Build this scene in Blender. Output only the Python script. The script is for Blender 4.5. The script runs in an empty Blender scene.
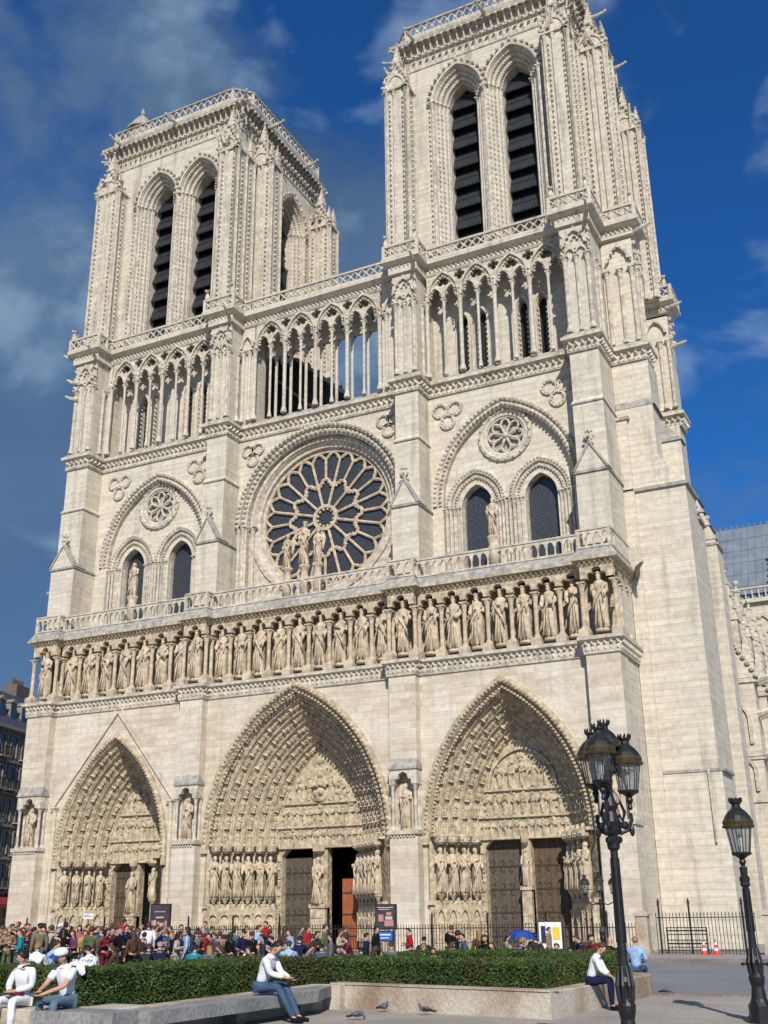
import bpy, bmesh, math, random
from mathutils import Vector, Matrix
from mathutils.geometry import tessellate_polygon
R = math.radians
PI = math.pi
sc = bpy.context.scene
COL = sc.collection
rnd = random.Random(7)

# ---------------------------------------------------------------- materials
def newmat(name):
    m = bpy.data.materials.new(name); m.use_nodes = True
    nt = m.node_tree; b = nt.nodes['Principled BSDF']
    b.inputs['Specular IOR Level'].default_value = 0.25
    return m, nt, b
def N(nt, t, **k):
    n = nt.nodes.new(t)
    for a, v in k.items(): setattr(n, a, v)
    return n
def flat(name, col, rough=.6, metal=0, var=.12, scale=3, bump=.0, spec=.3):
    m, nt, b = newmat(name)
    tc = N(nt, 'ShaderNodeTexCoord')
    no = N(nt, 'ShaderNodeTexNoise'); no.inputs['Scale'].default_value = scale; no.inputs['Detail'].default_value = 5
    nt.links.new(tc.outputs['Object'], no.inputs['Vector'])
    mr = N(nt, 'ShaderNodeMapRange'); mr.inputs[1].default_value = .3; mr.inputs[2].default_value = .7
    mr.inputs[3].default_value = 1 - var; mr.inputs[4].default_value = 1 + var
    nt.links.new(no.outputs[0], mr.inputs[0])
    mx = N(nt, 'ShaderNodeVectorMath', operation='SCALE'); mx.inputs[0].default_value = col[:3]
    nt.links.new(mr.outputs[0], mx.inputs['Scale'])
    nt.links.new(mx.outputs[0], b.inputs['Base Color'])
    b.inputs['Roughness'].default_value = rough; b.inputs['Metallic'].default_value = metal
    b.inputs['Specular IOR Level'].default_value = spec
    if bump:
        bp = N(nt, 'ShaderNodeBump'); bp.inputs['Distance'].default_value = bump; bp.inputs['Strength'].default_value = .8
        nt.links.new(no.outputs[0], bp.inputs['Height']); nt.links.new(bp.outputs[0], b.inputs['Normal'])
    return m
def stone(name, c1, c2, mortar, rough=.9, row=.42, wid=1.1, bricks=True, stain=.5, bump=.03, mottle=.11, c3=None):
    m, nt, b = newmat(name); L = nt.links.new
    g = N(nt, 'ShaderNodeNewGeometry')
    sp = N(nt, 'ShaderNodeSeparateXYZ'); L(g.outputs['Position'], sp.inputs[0])
    sn = N(nt, 'ShaderNodeSeparateXYZ'); L(g.outputs['True Normal'], sn.inputs[0])
    ab = N(nt, 'ShaderNodeMath', operation='ABSOLUTE'); L(sn.outputs[0], ab.inputs[0])
    gt = N(nt, 'ShaderNodeMath', operation='GREATER_THAN'); L(ab.outputs[0], gt.inputs[0]); gt.inputs[1].default_value = .7
    mx = N(nt, 'ShaderNodeMix', data_type='FLOAT'); L(gt.outputs[0], mx.inputs[0]); L(sp.outputs[0], mx.inputs[2]); L(sp.outputs[1], mx.inputs[3])
    cb = N(nt, 'ShaderNodeCombineXYZ'); L(mx.outputs[0], cb.inputs[0]); L(sp.outputs[2], cb.inputs[1])
    big = N(nt, 'ShaderNodeTexNoise'); big.inputs['Scale'].default_value = .22; big.inputs['Detail'].default_value = 6; big.inputs['Roughness'].default_value = .65
    L(g.outputs['Position'], big.inputs['Vector'])
    fine = N(nt, 'ShaderNodeTexNoise'); fine.inputs['Scale'].default_value = 3.5; fine.inputs['Detail'].default_value = 8
    L(g.outputs['Position'], fine.inputs['Vector'])
    st = N(nt, 'ShaderNodeTexNoise'); st.inputs['Scale'].default_value = 1; st.inputs['Detail'].default_value = 5
    mp = N(nt, 'ShaderNodeMapping'); mp.inputs['Scale'].default_value = (1.6, 1.6, .16); L(g.outputs['Position'], mp.inputs[0]); L(mp.outputs[0], st.inputs['Vector'])
    if bricks:
        bt = N(nt, 'ShaderNodeTexBrick'); L(cb.outputs[0], bt.inputs['Vector'])
        bt.inputs['Color1'].default_value = (*c1, 1); bt.inputs['Color2'].default_value = (*c2, 1); bt.inputs['Mortar'].default_value = (*mortar, 1)
        bt.inputs['Scale'].default_value = 1; bt.inputs['Mortar Size'].default_value = .018; bt.inputs['Mortar Smooth'].default_value = .3
        bt.inputs['Brick Width'].default_value = wid; bt.inputs['Row Height'].default_value = row; bt.inputs['Bias'].default_value = -.1
        bt.offset = .47; bt.squash = .8; bt.squash_frequency = 3
        base = bt.outputs['Color']
    else:
        mc = N(nt, 'ShaderNodeMix', data_type='RGBA'); mc.inputs[6].default_value = (*c1, 1); mc.inputs[7].default_value = (*c2, 1)
        L(fine.outputs[0], mc.inputs[0]); base = mc.outputs[2]
    crs = N(nt, 'ShaderNodeTexNoise'); crs.inputs['Scale'].default_value = 1; crs.inputs['Detail'].default_value = 3; mpc = N(nt, 'ShaderNodeMapping'); mpc.inputs['Scale'].default_value = (.35, .35, 3.2); L(g.outputs['Position'], mpc.inputs[0]); L(mpc.outputs[0], crs.inputs['Vector'])
    if c3:   # patches of other blocks
        r0 = N(nt, 'ShaderNodeMapRange'); r0.inputs[1].default_value = .47; r0.inputs[2].default_value = .62; L(big.outputs[0], r0.inputs[0])
        mc2 = N(nt, 'ShaderNodeMix', data_type='RGBA'); mc2.inputs[7].default_value = (*c3, 1); L(base, mc2.inputs[6]); L(r0.outputs[0], mc2.inputs[0]); base = mc2.outputs[2]
        r0.inputs[4].default_value = .75
    r1 = N(nt, 'ShaderNodeMapRange'); r1.inputs[1].default_value = .35; r1.inputs[2].default_value = .68; r1.inputs[3].default_value = 1 + mottle * .6; r1.inputs[4].default_value = 1 - mottle
    L(fine.outputs[0], r1.inputs[0])
    r2 = N(nt, 'ShaderNodeMapRange'); r2.inputs[1].default_value = .55; r2.inputs[2].default_value = .78; r2.inputs[3].default_value = 1; r2.inputs[4].default_value = 1 - stain
    L(st.outputs[0], r2.inputs[0])
    r3 = N(nt, 'ShaderNodeMapRange'); r3.inputs[1].default_value = .38; r3.inputs[2].default_value = .62; r3.inputs[3].default_value = 1.05; r3.inputs[4].default_value = .91; L(crs.outputs[0], r3.inputs[0])
    m0 = N(nt, 'ShaderNodeMath', operation='MULTIPLY'); L(r1.outputs[0], m0.inputs[0]); L(r3.outputs[0], m0.inputs[1])
    ml = N(nt, 'ShaderNodeMath', operation='MULTIPLY'); L(m0.outputs[0], ml.inputs[0]); L(r2.outputs[0], ml.inputs[1])
    vs = N(nt, 'ShaderNodeVectorMath', operation='SCALE'); L(base, vs.inputs[0]); L(ml.outputs[0], vs.inputs['Scale'])
    L(vs.outputs[0], b.inputs['Base Color']); b.inputs['Roughness'].default_value = rough
    b.inputs['Specular IOR Level'].default_value = .15
    bp = N(nt, 'ShaderNodeBump'); bp.inputs['Distance'].default_value = bump; bp.inputs['Strength'].default_value = .9
    if bricks:
        ad = N(nt, 'ShaderNodeMath', operation='MULTIPLY_ADD'); L(bt.outputs['Fac'], ad.inputs[0]); ad.inputs[1].default_value = -.6; L(fine.outputs[0], ad.inputs[2])
        L(ad.outputs[0], bp.inputs['Height'])
    else: L(fine.outputs[0], bp.inputs['Height'])
    L(bp.outputs[0], b.inputs['Normal'])
    return m
M = {}
M['upper'] = stone('limestone_upper', (.61, .555, .445), (.56, .50, .39), (.535, .475, .37), row=.36, wid=1.3, stain=.34, bump=.012)
M['lower'] = stone('limestone_lower', (.60, .53, .41), (.49, .405, .30), (.56, .495, .385), row=.42, wid=1.05, stain=.25, c3=(.66, .605, .50), bump=.015)
M['tower'] = stone('limestone_tower', (.59, .535, .44), (.54, .485, .385), (.52, .465, .37), row=.36, wid=1.0, stain=.42, bump=.012)
M['sculpt'] = stone('carved_limestone', (.56, .475, .335), (.41, .325, .215), (.3, .3, .3), bricks=False, stain=.28, bump=.10, mottle=.3)
M['statue'] = stone('statue_limestone', (.59, .49, .355), (.46, .365, .25), (.3, .3, .3), bricks=False, stain=.3, bump=.06, mottle=.22)
M['trim'] = stone('carved_trim_limestone', (.61, .55, .45), (.45, .395, .305), (.3, .3, .3), bricks=False, stain=.3, bump=.07, mottle=.22)
M['ledge'] = stone('weathered_ledge', (.41, .385, .335), (.30, .28, .24), (.3, .3, .3), bricks=False, stain=.4, bump=.04, mottle=.25)
M['lead'] = flat('lead_roof', (.20, .235, .27), rough=.45, metal=.2, var=.15, scale=.8)
M['louvre'] = flat('dark_slate_louvre', (.022, .025, .027), rough=.5, var=.25, scale=2)
M['dark'] = flat('painted_darkness', (.02, .02, .022), rough=.9, var=.1)  # near-black colour standing in for the darkness of unlit interiors
M['wood_brown'] = flat('old_brown_door', (.105, .07, .045), rough=.7, var=.25, scale=4, bump=.02)
M['wood_grey'] = flat('iron_bound_door', (.095, .078, .058), rough=.65, var=.25, scale=5, bump=.02)
M['wood_orange'] = flat('red_brown_door', (.30, .095, .035), rough=.55, var=.15, scale=3)
M['iron_door'] = flat('door_ironwork', (.05, .042, .034), rough=.6)
M['iron'] = flat('black_iron', (.018, .018, .02), rough=.45, metal=.3, var=.3, scale=9, spec=.5)
def glassmat():
    m, nt, b = newmat('leaded_glass'); L = nt.links.new
    g = N(nt, 'ShaderNodeNewGeometry'); v = N(nt, 'ShaderNodeTexVoronoi'); v.inputs['Scale'].default_value = 9
    L(g.outputs['Position'], v.inputs['Vector'])
    cr = N(nt, 'ShaderNodeValToRGB'); cr.color_ramp.elements[0].color = (.02, .024, .03, 1); cr.color_ramp.elements[1].color = (.055, .062, .07, 1)
    L(v.outputs['Distance'], cr.inputs[0]); L(cr.outputs[0], b.inputs['Base Color'])
    b.inputs['Roughness'].default_value = .35; b.inputs['Specular IOR Level'].default_value = .5
    bp = N(nt, 'ShaderNodeBump'); bp.inputs['Distance'].default_value = .02; L(v.outputs['Distance'], bp.inputs['Height']); L(bp.outputs[0], b.inputs['Normal'])
    return m
M['glass'] = glassmat()

# ---------------------------------------------------------------- mesh builder
class MB:
    def __init__(s): s.v = []; s.f = []; s.mi = []; s.M = None; s.k = 0
    def add(s, vs, fs, k=None):
        o = len(s.v)
        if s.M is not None: vs = [tuple(s.M @ Vector(v)) for v in vs]
        s.v.extend(vs); k = s.k if k is None else k
        for f in fs: s.f.append([i + o for i in f]); s.mi.append(k)
        return s
    def box(s, x0, x1, y0, y1, z0, z1, k=None):
        v = [(x0, y0, z0), (x1, y0, z0), (x1, y1, z0), (x0, y1, z0), (x0, y0, z1), (x1, y0, z1), (x1, y1, z1), (x0, y1, z1)]
        return s.add(v, [(0, 3, 2, 1), (4, 5, 6, 7), (0, 1, 5, 4), (1, 2, 6, 5), (2, 3, 7, 6), (3, 0, 4, 7)], k)
    def frus(s, a, b, z0, z1, k=None):   # a,b = (x0,x1,y0,y1) rectangles at z0, z1
        v = [(a[0], a[2], z0), (a[1], a[2], z0), (a[1], a[3], z0), (a[0], a[3], z0), (b[0], b[2], z1), (b[1], b[2], z1), (b[1], b[3], z1), (b[0], b[3], z1)]
        return s.add(v, [(0, 3, 2, 1), (4, 5, 6, 7), (0, 1, 5, 4), (1, 2, 6, 5), (2, 3, 7, 6), (3, 0, 4, 7)], k)
    def lathe(s, prof, x=0, y=0, z=0, n=8, k=None, rot=0, sx=1, sy=1):
        v = []; f = []
        for r, h in prof:
            for i in range(n):
                a = 2 * PI * i / n + rot; v.append((x + r * sx * math.cos(a), y + r * sy * math.sin(a), z + h))
        m = len(prof)
        for j in range(m - 1):
            for i in range(n):
                i2 = (i + 1) % n; f.append((j * n + i, j * n + i2, (j + 1) * n + i2, (j + 1) * n + i))
        if prof[0][0] > 1e-4: f.append(tuple(reversed(range(n))))
        if prof[-1][0] > 1e-4: f.append(tuple(range((m - 1) * n, m * n)))
        return s.add(v, f, k)
    def tube(s, pts, rad, n=6, k=None, cap=True):
        pts = [Vector(p) for p in pts]; m = len(pts)
        if not hasattr(rad, '__len__'): rad = [rad] * m
        v = []; f = []; prev = None
        for i, p in enumerate(pts):
            t = (pts[min(i + 1, m - 1)] - pts[max(i - 1, 0)]).normalized()
            if prev is None:
                a = Vector((0, 0, 1)) if abs(t.z) < .9 else Vector((0, 1, 0)); u = t.cross(a).normalized()
            else:
                u = (prev - t * prev.dot(t)); u = u.normalized() if u.length > 1e-6 else t.orthogonal().normalized()
            prev = u; w = t.cross(u)
            for j in range(n):
                a = 2 * PI * j / n; v.append(tuple(p + (u * math.cos(a) + w * math.sin(a)) * rad[i]))
        for i in range(m - 1):
            for j in range(n):
                j2 = (j + 1) % n; f.append((i * n + j, i * n + j2, (i + 1) * n + j2, (i + 1) * n + j))
        if cap: f.append(tuple(reversed(range(n)))); f.append(tuple(range((m - 1) * n, m * n)))
        return s.add(v, f, k)
    def ball(s, c, r, n=8, m=6, k=None):
        r = r if hasattr(r, '__len__') else (r, r, r)
        v = [(c[0], c[1], c[2] - r[2])]; f = []
        for i in range(1, m):
            a = PI * i / m - PI / 2
            for j in range(n):
                b = 2 * PI * j / n; v.append((c[0] + r[0] * math.cos(a) * math.cos(b), c[1] + r[1] * math.cos(a) * math.sin(b), c[2] + r[2] * math.sin(a)))
        v.append((c[0], c[1], c[2] + r[2])); t = len(v) - 1
        for j in range(n):
            j2 = (j + 1) % n; f.append((0, 1 + j2, 1 + j)); f.append((t, 1 + (m - 2) * n + j, 1 + (m - 2) * n + j2))
            for i in range(m - 2): f.append((1 + i * n + j, 1 + i * n + j2, 1 + (i + 1) * n + j2, 1 + (i + 1) * n + j))
        return s.add(v, f, k)
    def plate(s, outer, holes, y0, y1, k=None, kr=None, back=True, rim=True):
        loops = [outer] + list(holes)
        tri = tessellate_polygon([[Vector((p[0], p[1], 0)) for p in l] for l in loops])
        flatp = [p for l in loops for p in l]; n = len(flatp)
        v = [(p[0], y0, p[1]) for p in flatp] + [(p[0], y1, p[1]) for p in flatp]
        s.add(v[:n], [tuple(t) for t in tri], k)
        if back: s.add(v[n:], [tuple(t) for t in tri], k)
        o = 0; fs = []
        for li, l in enumerate(loops):
            if rim or li > 0:
                for i in range(len(l)):
                    j = (i + 1) % len(l); fs.append((o + i, o + j, n + o + j, n + o + i))
            o += len(l)
        s.add(v, fs, kr if kr is not None else k)
        return s
    def prismz(s, poly, z0, z1, k=None, top=True):
        n = len(poly); v = [(p[0], p[1], z0) for p in poly] + [(p[0], p[1], z1) for p in poly]
        f = [(i, (i + 1) % n, n + (i + 1) % n, n + i) for i in range(n)]
        s.add(v, f, k)
        if top:
            tri = tessellate_polygon([[Vector((p[0], p[1], 0)) for p in poly]])
            s.add(v[n:], [tuple(t) for t in tri], k); s.add(v[:n], [tuple(t) for t in tri], k)
        return s
    def sweep(s, paths, k=None, closed=False):   # list of equally long polylines, joined side by side
        n = len(paths[0]); v = [p for q in paths for p in q]; f = []
        for a in range(len(paths) - 1):
            for i in range(n - 1 + (1 if closed else 0)):
                j = (i + 1) % n; f.append((a * n + i, a * n + j, (a + 1) * n + j, (a + 1) * n + i))
        return s.add(v, f, k)
    def build(s, name, mats, parent=None, smooth=False, loc=None):
        me = bpy.data.meshes.new(name); me.from_pydata(s.v, [], s.f)
        if not isinstance(mats, (list, tuple)): mats = [mats]
        for m in mats: me.materials.append(M[m] if isinstance(m, str) else m)
        me.polygons.foreach_set('material_index', s.mi)
        if smooth: me.polygons.foreach_set('use_smooth', [True] * len(me.polygons))
        me.update(); me.validate()
        o = bpy.data.objects.new(name, me); COL.objects.link(o)
        if parent is not None: o.parent = parent
        if loc: o.location = loc
        return o
def thing(name, label, cat, loc=(0, 0, 0), rz=0, group=None, kind=None):
    o = bpy.data.objects.new(name, None); COL.objects.link(o); o.location = loc; o.rotation_euler = (0, 0, rz)
    o.empty_display_size = .3
    return tag(o, label, cat, group, kind)
def tag(o, label=None, cat=None, group=None, kind=None):
    if label: o['label'] = label
    if cat: o['category'] = cat
    if group: o['group'] = group
    if kind: o['kind'] = kind
    return o
def copy_tree(o, parent=None):
    c = o.copy(); COL.objects.link(c)
    if parent is not None: c.parent = parent
    for ch in list(o.children): copy_tree(ch, c)
    return c
def arch(cx, z0, w, h, off=0, n=10, legs=None):
    """pointed arch from left springing over the apex to the right springing; off = concentric offset"""
    c = max(0, (h * h - w * w) / (2 * w)); Rr = w + c + off
    a1 = math.acos(max(-1, -c / Rr)); L = []
    for i in range(n + 1):
        a = PI + (a1 - PI) * i / n; L.append((c + Rr * math.cos(a), Rr * math.sin(a)))
    p = [(cx + x, z0 + z) for x, z in L] + [(cx - x, z0 + z) for x, z in reversed(L[:-1])]
    if legs is not None: p = [(p[0][0], legs)] + p + [(p[-1][0], legs)]
    return p
def circ(cx, cz, r, n=16, rev=False):
    p = [(cx + r * math.cos(2 * PI * i / n), cz + r * math.sin(2 * PI * i / n)) for i in range(n)]
    return p[::-1] if rev else p
def foil(cx, cz, r, lobes=4, rot=0, n=5, q=.56):
    """trefoil / quatrefoil outline of overall radius r"""
    rl = r * (1 - q) * 1.12; rc = r - rl; p = []
    for i in range(lobes):
        a = 2 * PI * i / lobes + rot; x, z = cx + rc * math.cos(a), cz + rc * math.sin(a)
        sp = PI * .5 + PI / lobes * .6
        for j in range(n):
            b = a - sp + 2 * sp * j / (n - 1); p.append((x + rl * math.cos(b), z + rl * math.sin(b)))
    return p
def arch_sweep(mb, cx, z0, w, h, prof, n=12, legs=None, k=None):
    mb.sweep([[(x, y, z) for x, z in arch(cx, z0, w, h, o, n, legs)] for o, y in prof], k)
def offset_path(path, d):
    """offset a plan polyline to its right-hand side (outward when walked left to right along the front)"""
    out = []; n = len(path)
    for i in range(n):
        p = Vector(path[i]); ds = []
        if i > 0: ds.append((p - Vector(path[i - 1])).normalized())
        if i < n - 1: ds.append((Vector(path[i + 1]) - p).normalized())
        ns = [Vector((e.y, -e.x)) for e in ds]
        if len(ns) == 1: q = p + ns[0] * d
        else:
            m = (ns[0] + ns[1]); l = m.length; q = p + m / l * (d / max(.3, l / 2)) if l > 1e-5 else p
        out.append((q.x, q.y))
    return out
def band(mb, path, prof, k=None):
    mb.sweep([[(x, y, z) for x, y in offset_path(path, o)] for o, z in prof], k)
def seg_frames(path):
    for i in range(len(path) - 1):
        a = Vector(path[i]); b = Vector(path[i + 1]); L = (b - a).length
        if L < 1e-4: continue
        d = (b - a) / L
        yield Matrix(((d.x, -d.y, 0, a.x), (d.y, d.x, 0, a.y), (0, 0, 1, 0), (0, 0, 0, 1))), L
def knob(mb, x, y, z, s=.12, d=.14, k=None):   # a crocket: small wedge bulging towards -y
    mb.add([(x - s, y, z - s), (x + s, y, z - s), (x + s * .8, y, z + s), (x - s * .8, y, z + s), (x, y - d, z - s * .2), (x, y - d * .7, z + s * .9)],
           [(0, 1, 4), (1, 2, 5, 4), (2, 3, 5), (3, 0, 4, 5)], k)
def studs(mb, path, out, z, step, s, d, k=None):
    old = mb.M
    for Mx, L in seg_frames(offset_path(path, out)):
        mb.M = Mx if old is None else old @ Mx; n = max(1, int(round(L / step)))
        for i in range(n): knob(mb, (i + .5) * L / n, 0, z, s, d, k)
    mb.M = old
def strip(mb, x, y, z0, z1, step=.42, s=.1, d=.16, k=None):
    n = int((z1 - z0) / step)
    for i in range(n): knob(mb, x, y, z0 + (i + .5) * (z1 - z0) / n, s, d, k)
def column(mb, x, y, z0, z1, r, n=8, k=None, cap=.5, base=.3, ab=True):
    H = z1 - z0
    mb.lathe([(r * 1.7, 0), (r * 1.7, base * .35), (r * 1.35, base * .6), (r * 1.4, base * .8), (r, base), (r, H - cap), (r * 1.2, H - cap * .96), (r * 1.05, H - cap * .85), (r * 1.35, H - cap * .5), (r * 1.9, H - cap * .2), (r * 1.5, H - cap * .18), (r * 1.6, H - cap * .15)], x, y, z0, n, k)
    if ab: mb.box(x - r * 1.9, x + r * 1.9, y - r * 1.9, y + r * 1.9, z1 - cap * .16, z1, k)
def pinnacle(mb, x, y, z0, w, h, k=None, crock=True):
    mb.frus((x - w, x + w, y - w, y + w), (x - w, x + w, y - w, y + w), z0, z0 + h * .3, k)
    mb.frus((x - w * 1.15, x + w * 1.15, y - w * 1.15, y + w * 1.15), (x - w, x + w, y - w, y + w), z0 + h * .3, z0 + h * .36, k)
    mb.frus((x - w, x + w, y - w, y + w), (x - w * .08, x + w * .08, y - w * .08, y + w * .08), z0 + h * .36, z0 + h * .92, k)
    mb.ball((x, y, z0 + h * .95), w * .35, 6, 4, k)
    if crock:
        for i in range(4):
            t = (i + .5) / 4; r = w * (1 - t) + .02; z = z0 + h * (.36 + .56 * t)
            for a in (1, -1):
                for b in (1, -1): mb.ball((x + a * r, y + b * r, z), w * .22, 5, 3, k)

# ---------------------------------------------------------------- carved figures
def statue(mb, h=2.6, seed=0, crown=False, M4=None, wings=False, child=False, k=None, n=18):
    """standing robed figure, base at the origin, facing -y"""
    r = random.Random(seed); old = mb.M
    mb.M = M4 if old is None else old @ (M4 or Matrix.Identity(4))
    kf = r.choice([5, 6, 7]); ph = r.uniform(0, 6); lean = r.uniform(-.012, .012); side = r.choice([-1, 1])
    wd = .74
    lev = [(0, .135, .115, .10), (.03, .15, .125, .16), (.15, .135, .11, .19), (.30, .125, .105, .17), (.42, .13, .108, .13), (.52, .132, .11, .08),
           (.60, .12, .10, .06), (.68, .128, .10, .05), (.75, .14, .098, .04), (.80, .135, .088, .03), (.825, .095, .07, 0), (.84, .05, .05, 0), (.86, .042, .045, 0)]
    v = []; f = []
    for z, rx, ry, fo in lev:
        sway = side * .018 * math.sin(z * 4)
        for i in range(n):
            a = 2 * PI * i / n
            q = 1 + fo * math.sin(kf * a + ph + 5 * z) + fo * .5 * math.sin(2 * kf * a + 1.3 + side * 7 * z)
            v.append((h * (rx * wd * q * math.cos(a) + sway + lean * z), h * (ry * .95 * q * math.sin(a)), h * z))
    m = len(lev)
    for j in range(m - 1):
        for i in range(n):
            i2 = (i + 1) % n; f.append((j * n + i, j * n + i2, (j + 1) * n + i2, (j + 1) * n + i))
    f.append(tuple(reversed(range(n)))); f.append(tuple(range((m - 1) * n, m * n)))
    mb.add(v, f, k)
    hx = lean * .9 * h + side * .018 * math.sin(3.5) * h; hz = .91 * h
    mb.ball((hx, -.012 * h, hz), (.046 * h, .054 * h, .062 * h), 10, 8, k)
    mb.ball((hx, .012 * h, hz + .006 * h), (.056 * h, .056 * h, .062 * h), 8, 6, k)          # hair
    mb.add([(hx - .012 * h, -.06 * h, hz - .012 * h), (hx + .012 * h, -.06 * h, hz - .012 * h), (hx, -.078 * h, hz - .008 * h), (hx, -.06 * h, hz + .022 * h)], [(0, 1, 2), (1, 3, 2), (3, 0, 2)], k)  # nose
    if not child: mb.ball((hx, -.04 * h, hz - .05 * h), (.032 * h, .03 * h, .045 * h), 6, 5, k)   # beard / chin
    if crown:
        mb.lathe([(.058 * h, 0), (.064 * h, .03 * h), (.062 * h, .03 * h), (.05 * h, .0)], hx, .0, hz + .035 * h, 10, k)
        for i in range(5):
            a = 2 * PI * i / 5 - PI / 2; mb.ball((hx + .06 * h * math.cos(a), .06 * h * math.sin(a), hz + .07 * h), .012 * h, 4, 3, k)
    for s_ in (-1, 1):     # arms
        up = r.random() < .55
        sh = (s_ * .105 * h, 0, .775 * h); el = (s_ * .128 * h, -.03 * h, .63 * h)
        ha = (s_ * r.uniform(-.02, .06) * h, -.13 * h, r.uniform(.66, .72) * h) if up else (s_ * .09 * h, -.12 * h, r.uniform(.54, .6) * h)
        mb.tube([sh, el, ha], [.042 * h, .04 * h, .024 * h], 7, k); mb.ball(ha, .026 * h, 6, 4, k)
        # hanging sleeve
        mb.tube([((el[0] + ha[0]) / 2, (el[1] + ha[1]) / 2, el[2] + .01 * h), ((el[0] + ha[0]) / 2, -.1 * h, el[2] - r.uniform(.1, .17) * h)], [.045 * h, .012 * h], 6, k)
        if s_ == side:
            if r.random() < .5: mb.tube([(ha[0], ha[1] - .01 * h, ha[2] - .16 * h), (ha[0], ha[1] - .015 * h, ha[2] + .16 * h)], .011 * h, 5, k)
            else: mb.box(ha[0] - .035 * h, ha[0] + .035 * h, ha[1] - .035 * h, ha[1], ha[2] - .03 * h, ha[2] + .05 * h, k)
    # cloak edge running diagonally and hem folds
    pts = [(side * .12 * h, -.07 * h, .74 * h), (side * .03 * h, -.115 * h, .6 * h), (-side * .06 * h, -.13 * h, .46 * h), (-side * .11 * h, -.1 * h, .3 * h)]
    mb.tube(pts, [.018 * h, .024 * h, .026 * h, .014 * h], 6, k)
    for q in range(3):
        x0 = (q - 1) * .055 * h + r.uniform(-.01, .01) * h
        mb.tube([(x0 * .6, -.115 * h, .5 * h), (x0, -.125 * h, .25 * h), (x0 * 1.3, -.14 * h, .03 * h)], [.008 * h, .016 * h, .02 * h], 5, k)
    if wings:
        for s_ in (-1, 1):
            mb.add([(s_ * .06 * h, .06 * h, .78 * h), (s_ * .17 * h, .09 * h, .9 * h), (s_ * .22 * h, .1 * h, .7 * h), (s_ * .14 * h, .1 * h, .4 * h), (s_ * .06 * h, .1 * h, .5 * h), (s_ * .15 * h, .03 * h, .7 * h)],
                   [(0, 1, 5), (1, 2, 5), (2, 3, 5), (3, 4, 5), (4, 0, 5)], k)
    mb.M = old
def figure_tall(mb, M4, s, seed, k=None):
    """slender standing relief figure"""
    r = random.Random(seed); old = mb.M; mb.M = M4 if old is None else old @ M4
    lx = r.uniform(-.03, .03) * s; q = r.uniform(.85, 1.1); b = r.uniform(-.05, .05) * s
    mb.lathe([(.13 * s * q, 0), (.12 * s * q, .12 * s), (.10 * s * q, .35 * s), (.10 * s, .52 * s), (.13 * s, .68 * s), (.12 * s, .77 * s), (.045 * s, .82 * s)], lx, 0, 0, 7, k, r.uniform(0, 1), 1, .9)
    mb.ball((lx + b * .4, -.03 * s, .9 * s), (.055 * s, .065 * s, .075 * s), 6, 5, k)
    for e in (-1, 1): mb.tube([(lx + e * .12 * s, 0, .73 * s), (lx + e * .15 * s, -.07 * s, .58 * s), (lx + e * r.uniform(-.05, .12) * s, -.15 * s, r.uniform(.5, .72) * s)], [.045 * s, .042 * s, .028 * s], 5, k)
    mb.tube([(lx + b, -.1 * s, .5 * s), (lx - b, -.13 * s, .05 * s)], [.03 * s, .04 * s], 5, k)
    mb.M = old
def figure_small(mb, M4, s, seed, k=None):
    """small seated / kneeling archivolt or relief figure about s tall, up = +z, facing -y"""
    r = random.Random(seed); old = mb.M; mb.M = M4 if old is None else old @ M4
    lx = r.uniform(-.04, .04) * s
    mb.lathe([(.20 * s, 0), (.23 * s, .08 * s), (.20 * s, .3 * s), (.15 * s, .45 * s), (.19 * s, .62 * s), (.15 * s, .7 * s), (.06 * s, .74 * s)], lx, 0, 0, 7, k, r.uniform(0, 1), 1, .85)
    mb.ball((lx, -.06 * s, .85 * s), (.09 * s, .1 * s, .12 * s), 6, 5, k)
    for q in (-1, 1): mb.tube([(lx + q * .17 * s, 0, .64 * s), (lx + q * .2 * s, -.1 * s, .45 * s), (lx + q * r.uniform(-.02, .1) * s, -.24 * s, r.uniform(.42, .55) * s)], [.06 * s, .055 * s, .035 * s], 5, k)
    mb.ball((lx - .09 * s, -.16 * s, .25 * s), (.09 * s, .12 * s, .1 * s), 5, 4, k); mb.ball((lx + .09 * s, -.16 * s, .25 * s), (.09 * s, .12 * s, .1 * s), 5, 4, k)
    mb.M = old
def T(x, y, z, rz=0, s=1): return Matrix.Translation((x, y, z)) @ Matrix.Rotation(rz, 4, 'Z') @ Matrix.Scale(s, 4)
# ================================================================ the cathedral
cath = thing('gothic_cathedral', 'pale limestone gothic cathedral with two square towers, rose window and three carved portals', 'cathedral', (0, 0, 0))
BX = [(-21.1, -19.05), (-8.25, -6.53), (6.56, 8.26), (18.35, 20.2)]     # the four front buttresses
ZA, ZB, ZC, ZD = 15.75, 20.1, 34.7, 44.72

def contour(yw, yb, side=3.6, so=22.2):
    """plan line along the whole west front: wall at yw, buttresses at yb, then round the south side"""
    p = [(-20.2 - (so - 20.2), side + 1.6), (-20.2 - (so - 20.2), side), (-21.1, side), (-21.1, yb)]
    for i, (a, b) in enumerate(BX):
        if i: p += [(a, yw), (a, yb)]
        p += [(b, yb)] + ([(b, yw)] if i < 3 else [])
    p += [(20.2, side), (so, side), (so, side + 1.6), (20.2, side + 1.6)]
    return p
SIDE_REAR = [(20.2, 5.2), (20.2, 14.5), (22.2, 14.5), (22.2, 16.2), (20.2, 16.2), (20.2, 17.0)]

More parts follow.
